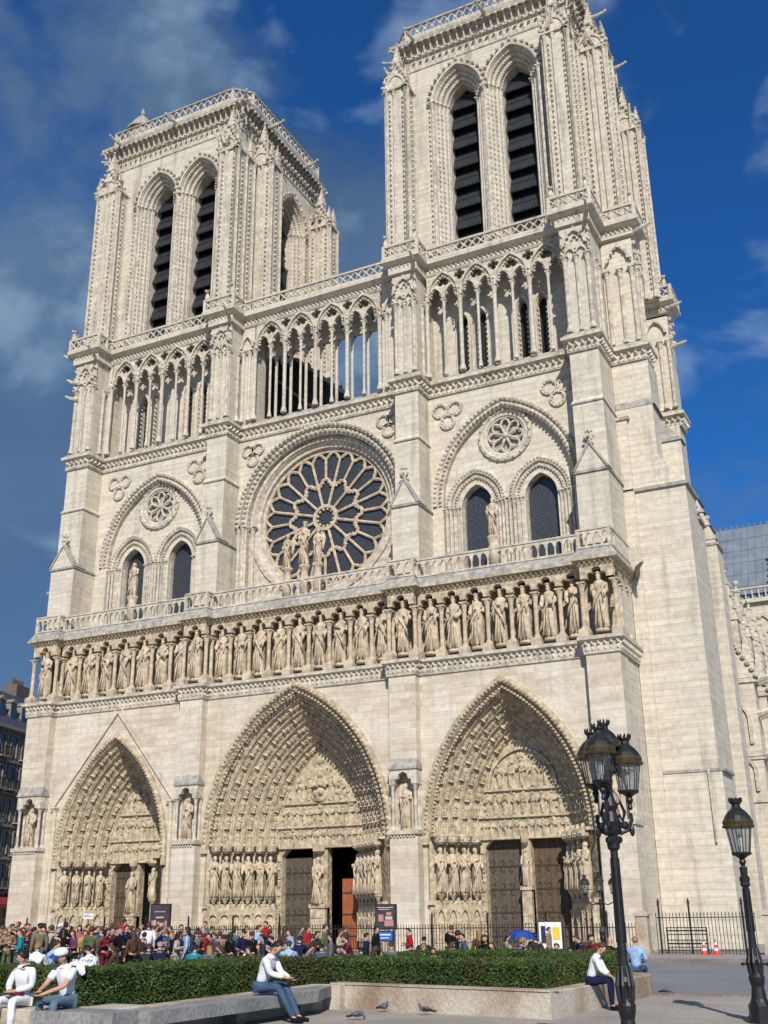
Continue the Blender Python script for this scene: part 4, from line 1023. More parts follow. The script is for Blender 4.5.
    for F, c in jobs:
        lb = MB(); lb.M = F
        for i in range(9):
            z = z0 + 1.6 + i * 1.72
            lb.add([(c - 1.12, 1.9, z), (c + 1.12, 1.9, z), (c + 1.12, 1.35, z - 1.55), (c - 1.12, 1.35, z - 1.55), (c - 1.12, 1.95, z - .08), (c + 1.12, 1.95, z - .08), (c + 1.12, 1.4, z - 1.63), (c - 1.12, 1.4, z - 1.63)],
                   [(0, 1, 2, 3), (7, 6, 5, 4), (3, 2, 6, 7), (0, 3, 7, 4), (1, 5, 6, 2)])
            for j in range(9): lb.box(c - 1.05 + j * .25, c - .95 + j * .25, 1.33, 1.4, z - 1.69, z - 1.56)
            lb.box(c - 1.1, c + 1.1, 1.58, 1.62, z - .8, z - .76)
        lb.box(c - 1.7, c + 1.7, 2.2, 2.3, z0, zc + 2.4)
        lb.build('louvre', ['louvre'], to)
    # clustered corner buttresses
    def corner(xa, xb, ya, yb, front, ztop=58.6, nm='turret'):
        """front faces -y; crocketed shafts on the west face and the outer side face"""
        q = MB(); q.box(xa, xb, ya, yb, z0, ztop); w = xb - xa
        if front:
            for x_ in (xa + .12, xa + .12 + w * .34, xb - .12 - w * .34 if w > 1.9 else xb - .12, xb - .12): column(q, x_, ya - .06, z0, ztop, .1, 7, 1, cap=.6, base=.5)
            for x_ in (xa + .34, xb - .34): strip(q, x_, ya, z0 + .6, ztop - .7, .42, .09, .22, 1)
        for sgn, xx in ((-1, xa), (1, xb)):
            Fm = Matrix(((0, -sgn, 0, xx), (sgn, 0, 0, ya), (0, 0, 1, 0), (0, 0, 0, 1))); 
            q.M = Matrix.Translation((xx, 0, 0)) @ Matrix.Rotation(sgn * PI / 2, 4, 'Z')
            dpt = yb - ya; nn = max(1, int(dpt / 1.1))
            for i in range(nn + 1):
                yy = ya + .1 + i * (dpt - .2) / nn; column(q, sgn * yy, -.06, z0, ztop, .1, 7, 1, cap=.6, base=.7)
                if i < nn: strip(q, sgn * (yy + (dpt - .2) / nn / 2), 0, z0 + .6, ztop - .7, .42, .08, .2, 1)
            q.M = None
        # gabled head with pinnacles and beasts
        c = (xa + xb) / 2; q.box(xa - .15, xb + .15, ya - .15, yb, ztop, ztop + .18, 1)
        arch_sweep(q, c, ztop + .2, w / 2 - .2, .95, [(0, ya), (0, ya - .2), (.2, ya - .2), (.22, ya)], 8, k=1)
        q.add([(xa - .1, ya - .12, ztop + .18), (xb + .1, ya - .12, ztop + .18), (c, ya - .12, ztop + 2.3), (c, yb - .1, ztop + 2.3), (xa - .1, yb, ztop + .18), (xb + .1, yb, ztop + .18)], [(0, 1, 2), (0, 2, 3, 4), (1, 5, 3, 2)], 1)
        for i in range(6):
            for s in (-1, 1): q.ball((c + s * (w / 2 + .15) * (1 - i / 5.5), ya - .18, ztop + .35 + 2.1 * i / 5.5), .15, 5, 4, 1)
        pinnacle(q, c, ya + .35, ztop + 1.6, .3, 3.0, 1)
        for s in (-1, 1): pinnacle(q, c + s * w * .46, ya + .1, ztop + .2, .2, 1.9, 1); pinnacle(q, c + s * w * .42, yb - .5, ztop + .2, .2, 2.3, 1)
        for i in range(7):
            a = rnd.uniform(0, 6.28); x, y = c + rnd.uniform(-.5, .5) * w, ya + rnd.uniform(-.3, .8)
            q.tube([(x, y, ztop + rnd.uniform(.2, 1.6)), (x + .5 * math.cos(a), y - .45, ztop + rnd.uniform(.8, 2.2))], [.16, .07], 5, 1)
        return q.build(nm, ['tower', 'trim'], to)
    outer = 1 if cx > 0 else -1
    # front pair
    fl_, fr_ = xl, xr
    corner(fl_[0], fl_[1], 1.15, 3.6, True); corner(fr_[0], fr_[1], 1.15, 3.6, True)
    # side arms, front and rear, both sides
    for (xa, xb) in ((cx + hx - .05, cx + hx + 1.95), (cx - hx - 1.95, cx - hx + .05)):
        corner(xa, xb, 3.95, 5.5, True); corner(xa, xb, 13.4, 14.9, True)
    # beasts along the parapet of the gallery
    return to
tower(-14.0, -13.4, 65.3, hx=6.55, hy=6.0, yc=8.3, xl=(-20.95, -18.7), xr=(-8.55, -6.85)); tower(13.45, 13.4, 64.5, hx=6.4, hy=6.0, yc=8.3, xl=(6.1, 7.8), xr=(18.2, 19.9))
# stair cap, mast
sc_ = MB(); sc_.lathe([(1.15, 0), (1.15, 1.5), (1.35, 1.6), (1.3, 1.8), (.75, 2.7), (.3, 3.3), (.12, 3.45), (.2, 3.6), (.16, 3.85), (.03, 4.3)], 0, 0, 0, 12)
sc_.build('stair_turret', 'ledge', cath, loc=(-19.3, 4.0, 65.2))
ms = MB(); ms.lathe([(.04, 0), (.02, 4.5)], 0, 0, 0, 5); ms.build('mast', 'iron', cath, loc=(-10.2, 6.0, 64))
# chimeras on the corners of the gallery parapet
for x, y in ((-21.3, .4), (-21.2, 3.4), (-8.5, .4), (-6.3, .4), (6.3, .4), (8.5, .4), (18.1, .4), (20.4, .4), (22.5, 3.3), (22.2, 14.2)):
    q = MB(); q.lathe([(.18, 0), (.2, .3), (.13, .6), (.1, .75)], 0, 0, 0, 7); q.ball((0, -.12, .85), (.13, .2, .14), 7, 5); q.tube([(-.1, 0, .9), (-.14, 0, 1.08)], [.05, .02], 4); q.tube([(.1, 0, .9), (.14, 0, 1.08)], [.05, .02], 4)
    q.add([(0, .1, .6), (.1, .45, .9), (0, .3, .3), (-.1, .45, .9)], [(0, 1, 2), (0, 2, 3)])
    q.build('chimera', 'trim', cath, loc=(x, y, 44.6))
for x, y, dx, dy in ((-22.2, 3.3, -1, -.3), (-21.4, 1.6, -1, 0), (-21.3, .5, -.8, -.5), (-22.3, 4.5, -1, 0)):
    for z in (43.3, 41.0, 39.6):
        q = MB(); q.tube([(0, 0, 0), (dx * .6, dy * .6, .05), (dx * 1.0, dy * 1.0, .25)], [.18, .14, .07], 6); q.build('gargoyle', 'trim', cath, loc=(x + (.6 if z < 43 else 0), y + .3, z))

# ---- nave, aisles, transept ------------------------------------------------------------------------
nv = MB()
nv.box(-6.6, 6.6, 15.5, 60.0, 0, 33.0); nv.box(-7.4, 7.4, 9.0, 15.6, 0, 34.4)
nv.box(7.4, 15.5, 16.2, 60, 0, 19); nv.box(-15.5, -7.4, 16.2, 60, 0, 19)
nv.box(15.4, 22.0, 16.25, 60, 0, 10.5); nv.box(-22.0, -15.4, 16.25, 60, 0, 10.5)
nv.build('nave', 'upper', cath)
rf = MB(); rf.add([(-7.1, 15.6, 33), (7.1, 15.6, 33), (0, 15.6, 43), (-7.1, 84, 33), (7.1, 84, 33), (0, 84, 43)], [(0, 1, 2), (0, 2, 5, 3), (1, 4, 5, 2)]); 
for i in range(34): rf.tube([(0, 16 + i * 2, 43.05), (7.12, 16 + i * 2, 33.02)], .05, 4)
for i in range(80): rf.ball((0, 16 + i * .8, 43.2), (.12, .12, .3), 5, 4)
rf.build('nave_roof', 'lead', cath)
tn = MB(); tn.box(-23.5, 23.5, 60, 74, 0, 32.5)
tn.add([(23.5, 60, 32.5), (23.5, 74, 32.5), (23.5, 67, 42.6), (22.9, 60, 32.5), (22.9, 74, 32.5), (22.9, 67, 42.6)], [(0, 1, 2), (3, 5, 4), (0, 2, 5, 3), (1, 4, 5, 2)])
for s in (-1, 1):
    for y in (60.6, 73.4): pinnacle(tn, s * 23.2, y, 32.5, .9, 8); tn.box(s * 23.2 - 1, s * 23.2 + 1, y - 1, y + 1, 0, 32.6)
for i in range(24): tn.box(7 + i * .68, 7.1 + i * .68, 59.7, 59.9, 32.6, 33.7)
tn.box(6.6, 23.5, 59.6, 60.0, 33.7, 33.85); tn.box(6.6, 23.5, 59.5, 60.1, 32.2, 32.6)
for i in range(5): arch_sweep(tn, 9 + i * 2.9, 29.5, .8, 1.2, [(0, 60.02), (0, 59.8), (.3, 59.75), (.35, 60.01)], 8, legs=26)
tn.build('transept', 'upper', cath)
tr_ = MB(); tr_.add([(-23, 60.1, 32.7), (23, 60.1, 32.7), (23, 67, 43), (-23, 67, 43), (-23, 73.9, 32.7), (23, 73.9, 32.7)], [(0, 1, 2, 3), (4, 5, 2, 3), (0, 3, 4), (1, 5, 2)])
for j in range(1, 6): tr_.tube([(-22.9, 67 - 6.9 * j / 6, 43.03 - 10.3 * j / 6), (22.9, 67 - 6.9 * j / 6, 43.03 - 10.3 * j / 6)], .04, 4)
for i in range(60): tr_.tube([(-22.5 + i * .765, 67, 43.04), (-22.5 + i * .765, 60.1, 32.75)], .045, 4)
for i in range(70): tr_.ball((-22.5 + i * .65, 67, 43.15), (.12, .12, .28), 5, 4)
for x in (12, 18): tr_.add([(x - .5, 61.7, 35), (x + .5, 61.7, 35), (x, 61.7, 36), (x, 63.2, 36)], [(0, 1, 2), (0, 2, 3), (1, 3, 2)])
tr_.build('transept_roof', 'lead', cath)
# choir spire
spb = MB(); spb.lathe([(2.4, 38), (2.4, 47), (2.7, 47.2), (1.9, 49), (1.6, 56), (1.9, 56.5), (1.4, 58), (.9, 70), (.12, 90), (.05, 93)], 0, 67, 0, 8)
for i in range(8):
    for j in range(18):
        a = i * PI / 4; z = 58 + j * 1.6; r_ = 1.4 * (1 - (z - 58) / 33) + .05; spb.ball((r_ * math.cos(a), 67 + r_ * math.sin(a), z), .2, 5, 4)
spb.build('spire', 'lead', cath)
# south side: chapel wall, piers with gabled heads and spouts, flying buttresses
sd_ = MB(); sd_.box(22.0, 22.6, 16.25, 60, 0, 9.3); sd_.box(21.8, 22.95, 16.3, 60, 9.3, 9.9, 1); sd_.box(22.3, 22.7, 16.3, 60, 9.9, 11.0, 1)
for i in range(60): knob(sd_, 0, 0, 0, .01, .01, 1) if False else None
sd_.build('chapel_wall', ['upper', 'trim'], cath)
for i in range(8):
    y = 18.8 + i * 5.6; q = MB()
    q.box(22.0, 24.3, y - .8, y + .8, 0, 16.0); q.box(21.9, 24.5, y - .9, y + .9, 8.3, 8.6, 1); q.box(21.9, 24.5, y - .9, y + .9, 11.0, 11.15, 1); q.box(21.9, 24.5, y - .92, y + .92, 16.0, 16.3, 1)
    for yy in (y - .95,):
        q.add([(21.9, yy, 16.3), (24.5, yy, 16.3), (23.2, yy, 19.1), (21.9, y + .95, 16.3), (24.5, y + .95, 16.3), (23.2, y + .95, 19.1)], [(0, 1, 2), (0, 2, 5, 3), (1, 4, 5, 2), (3, 5, 4)], 0)
    for j in range(6):
        for e in (-1, 1): q.ball((23.2 + e * 1.35 * (1 - j / 6), y - 1.0, 16.45 + 2.5 * j / 6), (.2, .2, .22), 5, 4, 1)
    q.box(21.9, 24.5, y - .92, y + .92, 11.2, 11.5, 1)
    pinnacle(q, 23.2, y - .5, 18.3, .6, 6.5, 1); pinnacle(q, 24.1, y - .5, 16.1, .35, 4.2, 1); pinnacle(q, 22.3, y - .5, 16.1, .35, 4.2, 1)
    arch_sweep(q, 23.15, 13.6, .5, .9, [(0, y - .79), (0, y - .95), (.2, y - .95), (.22, y - .79)], 7, k=1, legs=12.0); arch_sweep(q, 23.15, 10.3, .5, .6, [(0, y - .79), (0, y - .95), (.2, y - .95), (.22, y - .79)], 7, k=1, legs=9.0)
    q.box(15.5, 18.0, y - .7, y + .7, 10, 24.0); q.box(15.4, 18.2, y - .85, y + .85, 19.5, 19.8, 1); q.box(15.4, 18.2, y - .85, y + .85, 24.0, 24.3, 1)
    q.add([(15.4, y - .85, 24.3), (18.2, y - .85, 24.3), (16.8, y - .85, 27), (15.4, y + .85, 24.3), (18.2, y + .85, 24.3), (16.8, y + .85, 27)], [(0, 1, 2), (0, 2, 5, 3), (1, 4, 5, 2), (3, 5, 4)], 0)
    pinnacle(q, 16.8, y - .4, 26.2, .55, 5.5, 1); pinnacle(q, 17.9, y - .4, 24.2, .35, 3.6, 1); pinnacle(q, 15.7, y - .4, 24.2, .35, 3.6, 1)
    for zz, xx in ((8.5, 24.4), (11.2, 24.4), (13.9, 24.4), (16.1, 24.4), (19.6, 18.1), (24.2, 18.1)):
        for dy in (-.6, .6): q.tube([(xx - .2, y + dy, zz), (xx + .7, y + dy - .05, zz + .2), (xx + 1.3, y + dy - .1, zz + .12)], [.24, .2, .1], 6, 1); q.ball((xx + 1.35, y + dy - .1, zz + .15), (.2, .15, .15), 6, 4, 1)
    if i < 7:
        q.box(22.1, 22.6, y + .8, y + 4.8, 9.8, 10.1, 1)
        for j in range(9): q.box(22.3, 22.5, y + .95 + j * .46, y + 1.07 + j * .46, 10.1, 11.0, 1)
        q.box(22.25, 22.55, y + .8, y + 4.8, 11.0, 11.15, 1)
        q.add([(22.75, y + .95, 8.0), (22.75, y + 4.65, 8.0), (22.75, y + 2.8, 13.6), (22.5, y + .95, 8.0), (22.5, y + 4.65, 8.0), (22.5, y + 2.8, 13.6)], [(0, 2, 5, 3), (1, 4, 5, 2), (0, 1, 2)], 1)
        for j in range(7):
            for e in (-1, 1): q.ball((22.8, y + 2.8 + e * 1.85 * (1 - j / 7), 8.1 + 5.6 * j / 7), (.2, .2, .2), 5, 4, 1)
    n = 8; P = []
    for j in range(n + 1): t = j / n; P.append((15.8 - 9.2 * t, y, 20.5 + 8.5 * math.sin(t * PI / 2)))
    q.sweep([[(x, y - .35, z) for x, _, z in P], [(x, y + .35, z) for x, _, z in P], [(x, y + .35, z + 1.2 + 1.5 * (1 - j / n)) for j, (x, _, z) in enumerate(P)], [(x, y - .35, z + 1.2 + 1.5 * (1 - j / n)) for j, (x, _, z) in enumerate(P)], [(x, y - .35, z) for x, _, z in P]])
    q.build('flying_buttress', ['upper', 'trim'], cath)
    if i < 7:
        w_ = MB(); w_.M = Matrix.Translation((22.62, y + 2.8, 0)) @ Matrix.Rotation(PI / 2, 4, 'Z')
        arch_sweep(w_, 0, 5.5, 1.4, 2.0, [(0, .0), (0, -.12), (.25, -.12), (.25, 0)], 8, legs=2.2); w_.plate(arch(0, 5.5, 1.4, 2.0, 0, 8, legs=2.2), [], -.03, -.01, 1)
        for dx in (-.47, .47): w_.box(dx - .06, dx + .06, -.09, -.03, 2.2, 6.5)
        w_.build('window', ['trim', 'glass'], cath)

M['lead_dark'] = flat('old_dark_lead', (.045, .05, .055), rough=.6, var=.3, scale=2)  # dark colour that stands in for shade behind the central gallery
q = MB(); q.prismz([(-7.35, 7.6), (-.2, 7.6), (-.2, 15.4), (-7.35, 15.4)], 34.3, 37.9, 0); q.add([(-7.35, 7.6, 37.9), (-.2, 7.6, 37.9), (-5.9, 7.6, 43.1), (-7.35, 7.6, 43.1), (-7.35, 15.4, 37.9), (-.2, 15.4, 37.9), (-5.9, 15.4, 43.1), (-7.35, 15.4, 43.1)], [(0, 1, 2, 3), (1, 5, 6, 2), (2, 6, 7, 3)])
for i in range(14): x = -7.2 + i * .52; q.box(x, x + .06, 7.52, 7.6, 34.3, min(43, 37.9 + max(0, (-.2 - x) * .9)))
for i in range(7): t = i / 6; q.ball((-.2 - 5.7 * t, 7.6, 38.1 + 5.2 * t), (.2, .2, .35), 6, 4, 1)
q.tube([(-.1, 7.5, 37.9), (-5.9, 7.5, 43.2)], .14, 6, 1); q.tube([(-2, 7.45, 36.5), (-6.8, 7.45, 41)], .1, 6, 1)
q.build('shade_mass', ['lead_dark', 'trim'], cath)  # added wedge, coloured dark to give the shaded gap behind the columns
# ================================================================ ground, road, planter, hedge
EYE = Vector((33.862, -56.219, 2.039))
def px_dir(u, v):
    y_, t_, r_ = R(26.272), R(20.358), R(-.722)
    f_ = Vector((-math.sin(y_) * math.cos(t_), math.cos(y_) * math.cos(t_), math.sin(t_))); a = Vector((math.cos(y_), math.sin(y_), 0)); b = a.cross(f_)
    a2 = a * math.cos(r_) + b * math.sin(r_); b2 = b * math.cos(r_) - a * math.sin(r_)
    return f_ + a2 * (u - 384) / 1077.272 - b2 * (v - 512) / 1077.272
def spot(u, v, D):      # where a measured direction meets a given distance along the ground
    d = px_dir(u, v); t = D / math.hypot(d.x, d.y); return EYE + d * t
def gmat(name, a, b, sc1, rough=.92, bump=.01, speck=.25):
    m, nt, bs = newmat(name); L = nt.links.new
    g_ = N(nt, 'ShaderNodeNewGeometry'); n1 = N(nt, 'ShaderNodeTexNoise'); n1.inputs['Scale'].default_value = sc1; n1.inputs['Detail'].default_value = 9; L(g_.outputs['Position'], n1.inputs['Vector'])
    n2 = N(nt, 'ShaderNodeTexNoise'); n2.inputs['Scale'].default_value = 14; n2.inputs['Detail'].default_value = 4; L(g_.outputs['Position'], n2.inputs['Vector'])
    mx = N(nt, 'ShaderNodeMix', data_type='RGBA'); mx.inputs[6].default_value = (*a, 1); mx.inputs[7].default_value = (*b, 1)
    mr = N(nt, 'ShaderNodeMapRange'); mr.inputs[1].default_value = .35; mr.inputs[2].default_value = .65; L(n1.outputs[0], mr.inputs[0]); L(mr.outputs[0], mx.inputs[0])
    m2 = N(nt, 'ShaderNodeMapRange'); m2.inputs[1].default_value = .3; m2.inputs[2].default_value = .7; m2.inputs[3].default_value = 1 - speck; m2.inputs[4].default_value = 1 + speck; L(n2.outputs[0], m2.inputs[0])
    vs = N(nt, 'ShaderNodeVectorMath', operation='SCALE'); L(mx.outputs[2], vs.inputs[0]); L(m2.outputs[0], vs.inputs['Scale']); L(vs.outputs[0], bs.inputs['Base Color'])
    bs.inputs['Roughness'].default_value = rough; bp = N(nt, 'ShaderNodeBump'); bp.inputs['Distance'].default_value = bump; L(n2.outputs[0], bp.inputs['Height']); L(bp.outputs[0], bs.inputs['Normal'])
    return m
M['ground'] = gmat('sandy_asphalt', (.37, .33, .28), (.27, .24, .20), .5)
M['road'] = gmat('road_asphalt', (.215, .218, .225), (.17, .173, .178), .3)
M['kerb'] = gmat('kerb_stone', (.24, .20, .165), (.17, .14, .115), .8)
M['pavement'] = gmat('pavement_slabs', (.33, .31, .27), (.26, .245, .215), .5)
M['planter'] = gmat('planter_stone', (.50, .445, .355), (.28, .20, .13), .85, bump=.015, speck=.18)
M['bench'] = gmat('bench_stone', (.27, .265, .25), (.19, .185, .175), 1.3, bump=.012)
M['soil'] = gmat('lawn_soil', (.06, .09, .03), (.04, .06, .02), 2)
gd = MB(); gd.box(-900, 900, -400, 1300, -.5, 0); tag(gd.build('ground', 'ground'), kind='structure')
rd = MB(); rd.box(21.5, 120, -26.6, -9.0, .0, .004); tag(rd.build('road', 'road'), kind='structure')
for a_ in ((26.6, 120, -26.95, -26.6, 0, .045), (19.6, 120, -9.0, -8.7, 0, .125)): kb = MB(); kb.box(*a_); tag(kb.build('kerb', 'kerb'), kind='structure')
pv = MB(); pv.box(19.6, 120, -8.7, 3.0, 0, .12); pv.box(24.8, 120, 3.0, 80, 0, .12); tag(pv.build('pavement', 'pavement'), kind='structure')

# the low wall round the planting
pl = thing('planter_wall', 'low pale stone wall edging the clipped hedges of the garden bed', 'wall')
def strip_wall(name, path, th, z0, z1, mat, cap=None):
    q = MB(); ins = offset_path(path, -th)
    q.sweep([[(x, y, z0) for x, y in path], [(x, y, z1 - .02) for x, y in path], [(x * 1, y, z1) for x, y in offset_path(path, -.02)], [(x, y, z1) for x, y in ins], [(x, y, z0) for x, y in ins]])
    for e, f_ in ((path[0], ins[0]), (path[-1], ins[-1])): q.add([(e[0], e[1], z0), (f_[0], f_[1], z0), (f_[0], f_[1], z1), (e[0], e[1], z1 - .02)], [(0, 1, 2, 3)])
    return q.build(name, mat, pl)
rnd_end = [(26.75 - 1.2 * (1 - math.cos(a)), -27.2 + 1.2 * math.sin(a)) for a in [PI / 2 * i / 6 for i in range(1, 7)]]
strip_wall('wall', [(20.72, -32.68), (26.35, -33.8), (26.75, -27.2)] + rnd_end + [(20.0, -25.6)], .42, 0, .5, 'planter')
cp = MB(); cp.M = Matrix.Translation((20.72, -32.68, 0)) @ Matrix.Rotation(math.atan2(-1.12, 5.63), 4, 'Z'); cp.box(.0, 5.73, -.02, .40, .5, .53); cp.build('coping', 'planter', pl)
strip_wall('wall', [(8.0, -40.0), (20.35, -40.45), (20.45, -38.9)], .9, 0, .5, 'planter')
q = MB(); q.box(20.3, 20.72, -38.9, -32.72, 0, .5); q.box(20.72, 21.15, -33.0, -32.75, 0, .5); q.build('wall', 'planter', pl)
q = MB(); q.box(19.2, 21.0, -40.6, -39.9, 0, .505); q.build('end_block', 'bench', pl)
bs_ = thing('stone_bench', 'long grey stone slab bench in front of the left hedge', 'bench')
q = MB(); q.prismz([(20.73, -39.85), (21.3, -39.95), (21.45, -34.5), (20.95, -33.05), (20.73, -33.05)], .27, .49); q.build('slab', 'bench', bs_)
for y in (-39.2, -36.8, -34.4): q = MB(); q.frus((20.73, 21.0, y - .15, y + .15), (20.73, 21.1, y - .18, y + .18), 0, .27); q.build('support', 'bench', bs_)

# hedges: thousands of small leaves over a dark twiggy core
def leafmat(name, c0, c1, c2):
    m, nt, b = newmat(name); L = nt.links.new
    g_ = N(nt, 'ShaderNodeNewGeometry'); w_ = N(nt, 'ShaderNodeTexWhiteNoise'); sn = N(nt, 'ShaderNodeVectorMath', operation='SNAP'); sn.inputs[1].default_value = (.06, .06, .06)
    L(g_.outputs['Position'], sn.inputs[0]); L(sn.outputs[0], w_.inputs['Vector'])
    no = N(nt, 'ShaderNodeTexNoise'); no.inputs['Scale'].default_value = 1.6; no.inputs['Detail'].default_value = 4; L(g_.outputs['Position'], no.inputs['Vector'])
    ad_ = N(nt, 'ShaderNodeMath', operation='MULTIPLY_ADD'); L(w_.outputs[0], ad_.inputs[0]); ad_.inputs[1].default_value = .5; L(no.outputs[0], ad_.inputs[2])
    lo = N(nt, 'ShaderNodeTexNoise'); lo.inputs['Scale'].default_value = .7; lo.inputs['Detail'].default_value = 5; L(g_.outputs['Position'], lo.inputs['Vector'])
    cr_ = N(nt, 'ShaderNodeValToRGB'); e = cr_.color_ramp.elements; e[0].position = .35; e[0].color = (*c0, 1); e[1].position = 1; e[1].color = (*c2, 1); k_ = e.new(.7); k_.color = (*c1, 1)
    L(ad_.outputs[0], cr_.inputs[0]); lr = N(nt, 'ShaderNodeMapRange'); lr.inputs[1].default_value = .48; lr.inputs[2].default_value = .72; lr.inputs[4].default_value = .75; L(lo.outputs[0], lr.inputs[0]); lm = N(nt, 'ShaderNodeMix', data_type='RGBA'); lm.inputs[7].default_value = (.075, .062, .022, 1); L(lr.outputs[0], lm.inputs[0]); L(cr_.outputs[0], lm.inputs[6]); L(lm.outputs[2], b.inputs['Base Color']); b.inputs['Roughness'].default_value = .55; b.inputs['Specular IOR Level'].default_value = .3
    return m
M['leaf'] = leafmat('hedge_leaf', (.02, .042, .010), (.045, .085, .018), (.085, .125, .03))
M['twig'] = flat('hedge_core', (.02, .026, .012), rough=.9)
def hedge(label, path, th, zt0, zt1, n):
    t_ = thing('clipped_hedge', label, 'hedge', group='box hedges round the garden bed'); ins = offset_path(path, -th)
    q = MB(); a_ = offset_path(path, -.08); b_ = offset_path(path, -th + .08); m = len(path); L_ = [0]
    for i in range(m - 1): L_.append(L_[-1] + math.dist(path[i], path[i + 1]))
    zt = lambda s: zt0 + (zt1 - zt0) * s / L_[-1]
    q.sweep([[(x, y, .3) for x, y in a_], [(x, y, zt(L_[i]) - .09) for i, (x, y) in enumerate(a_)], [(x, y, zt(L_[i]) - .09) for i, (x, y) in enumerate(b_)], [(x, y, .3) for x, y in b_]])
    for i in (0, -1): z = zt(L_[i]) - .09; q.add([(*a_[i], .3), (*b_[i], .3), (*b_[i], z), (*a_[i], z)], [(0, 1, 2, 3)])
    q.build('core', 'twig', t_)
    q = MB(); r = random.Random(n); hh = .75; vv = []; ff = []
    areas = [hh * 1.0, th, hh * .5]
    for k_ in range(n):
        s = r.random() * L_[-1]; i = 0
        while i < m - 2 and s > L_[i + 1]: i += 1
        f_ = (s - L_[i]) / (L_[i + 1] - L_[i]); z1 = zt(s)
        P = [Vector((path[i][0] + (path[i + 1][0] - path[i][0]) * f_, path[i][1] + (path[i + 1][1] - path[i][1]) * f_)), Vector((ins[i][0] + (ins[i + 1][0] - ins[i][0]) * f_, ins[i][1] + (ins[i + 1][1] - ins[i][1]) * f_))]
        w = r.random() * sum(areas); bump = .03 * math.sin(s * 3.1 + math.sin(s * 1.3) * 2) + .025 * math.sin(s * 11 + 1) * math.sin(s * .9)
        if w < areas[0]: p = P[0]; z = r.uniform(.38, z1); out = (P[0] - P[1]).normalized(); p = p + out * (r.uniform(-.12, .03) + bump); 
        elif w < areas[0] + areas[1]: g_ = r.random(); p = P[0].lerp(P[1], g_); z = z1 + r.uniform(-.1, .025) + bump
        else: p = P[1]; z = r.uniform(.38, z1); p = p + (P[1] - P[0]).normalized() * r.uniform(-.1, .03)
        if r.random() < .02: z += r.uniform(.02, .1)
        sz = r.uniform(.015, .034); u_ = Vector((r.gauss(0, 1), r.gauss(0, 1), r.gauss(0, 1))).normalized(); v_ = u_.orthogonal().normalized(); v_ = (v_ * math.cos(r.random() * 6.28) + u_.cross(v_) * math.sin(r.random() * 6.28)); c = Vector((p.x, p.y, z))
        o = len(vv); vv += [tuple(c - u_ * sz), tuple(c + v_ * sz * .55), tuple(c + u_ * sz), tuple(c - v_ * sz * .55)]; ff.append((o, o + 1, o + 2, o + 3))
    q.add(vv, ff); q.build('foliage', 'leaf', t_)
    # end faces
    return t_
hedge('clipped green hedge along the left arm of the bed behind the slab bench', [(8.0, -38.6), (18.83, -38.95), (19.95, -31.9)], 1.5, 1.12, 1.02, 210000)
hedge('clipped green hedge of the right hand bed above the stained pale wall', [(19.9, -32.15), (25.95, -33.3), (26.3, -27.5), (25.4, -26.3), (20.0, -26.1)], 1.5, 1.0, .98, 230000)
q = MB(); q.box(8, 19.3, -37.6, -26.5, 0, .32); q.box(19.3, 25, -31.5, -27.5, 0, .32); tag(q.build('lawn', 'soil'), kind='structure')
# ================================================================ street lamps
M['bronze'] = flat('lantern_cap', (.035, .036, .03), rough=.35, metal=.5, var=.35, scale=8, spec=.6)
M['gilt'] = flat('lantern_band', (.10, .075, .035), rough=.4, metal=.6, var=.3, scale=9, spec=.6)
M['frost'] = flat('lamp_mantle', (.75, .75, .72), rough=.3, var=.05)
def clearglass():
    m, nt, b = newmat('lantern_glass'); L = nt.links.new
    t_ = N(nt, 'ShaderNodeBsdfTransparent'); gsy = N(nt, 'ShaderNodeBsdfGlossy'); gsy.inputs['Roughness'].default_value = .08; mx = N(nt, 'ShaderNodeMixShader'); mx.inputs[0].default_value = .16
    t_.inputs[0].default_value = (.82, .85, .86, 1); L(t_.outputs[0], mx.inputs[1]); L(gsy.outputs[0], mx.inputs[2]); L(mx.outputs[0], nt.nodes['Material Output'].inputs[0]); return m
M['clear'] = clearglass()
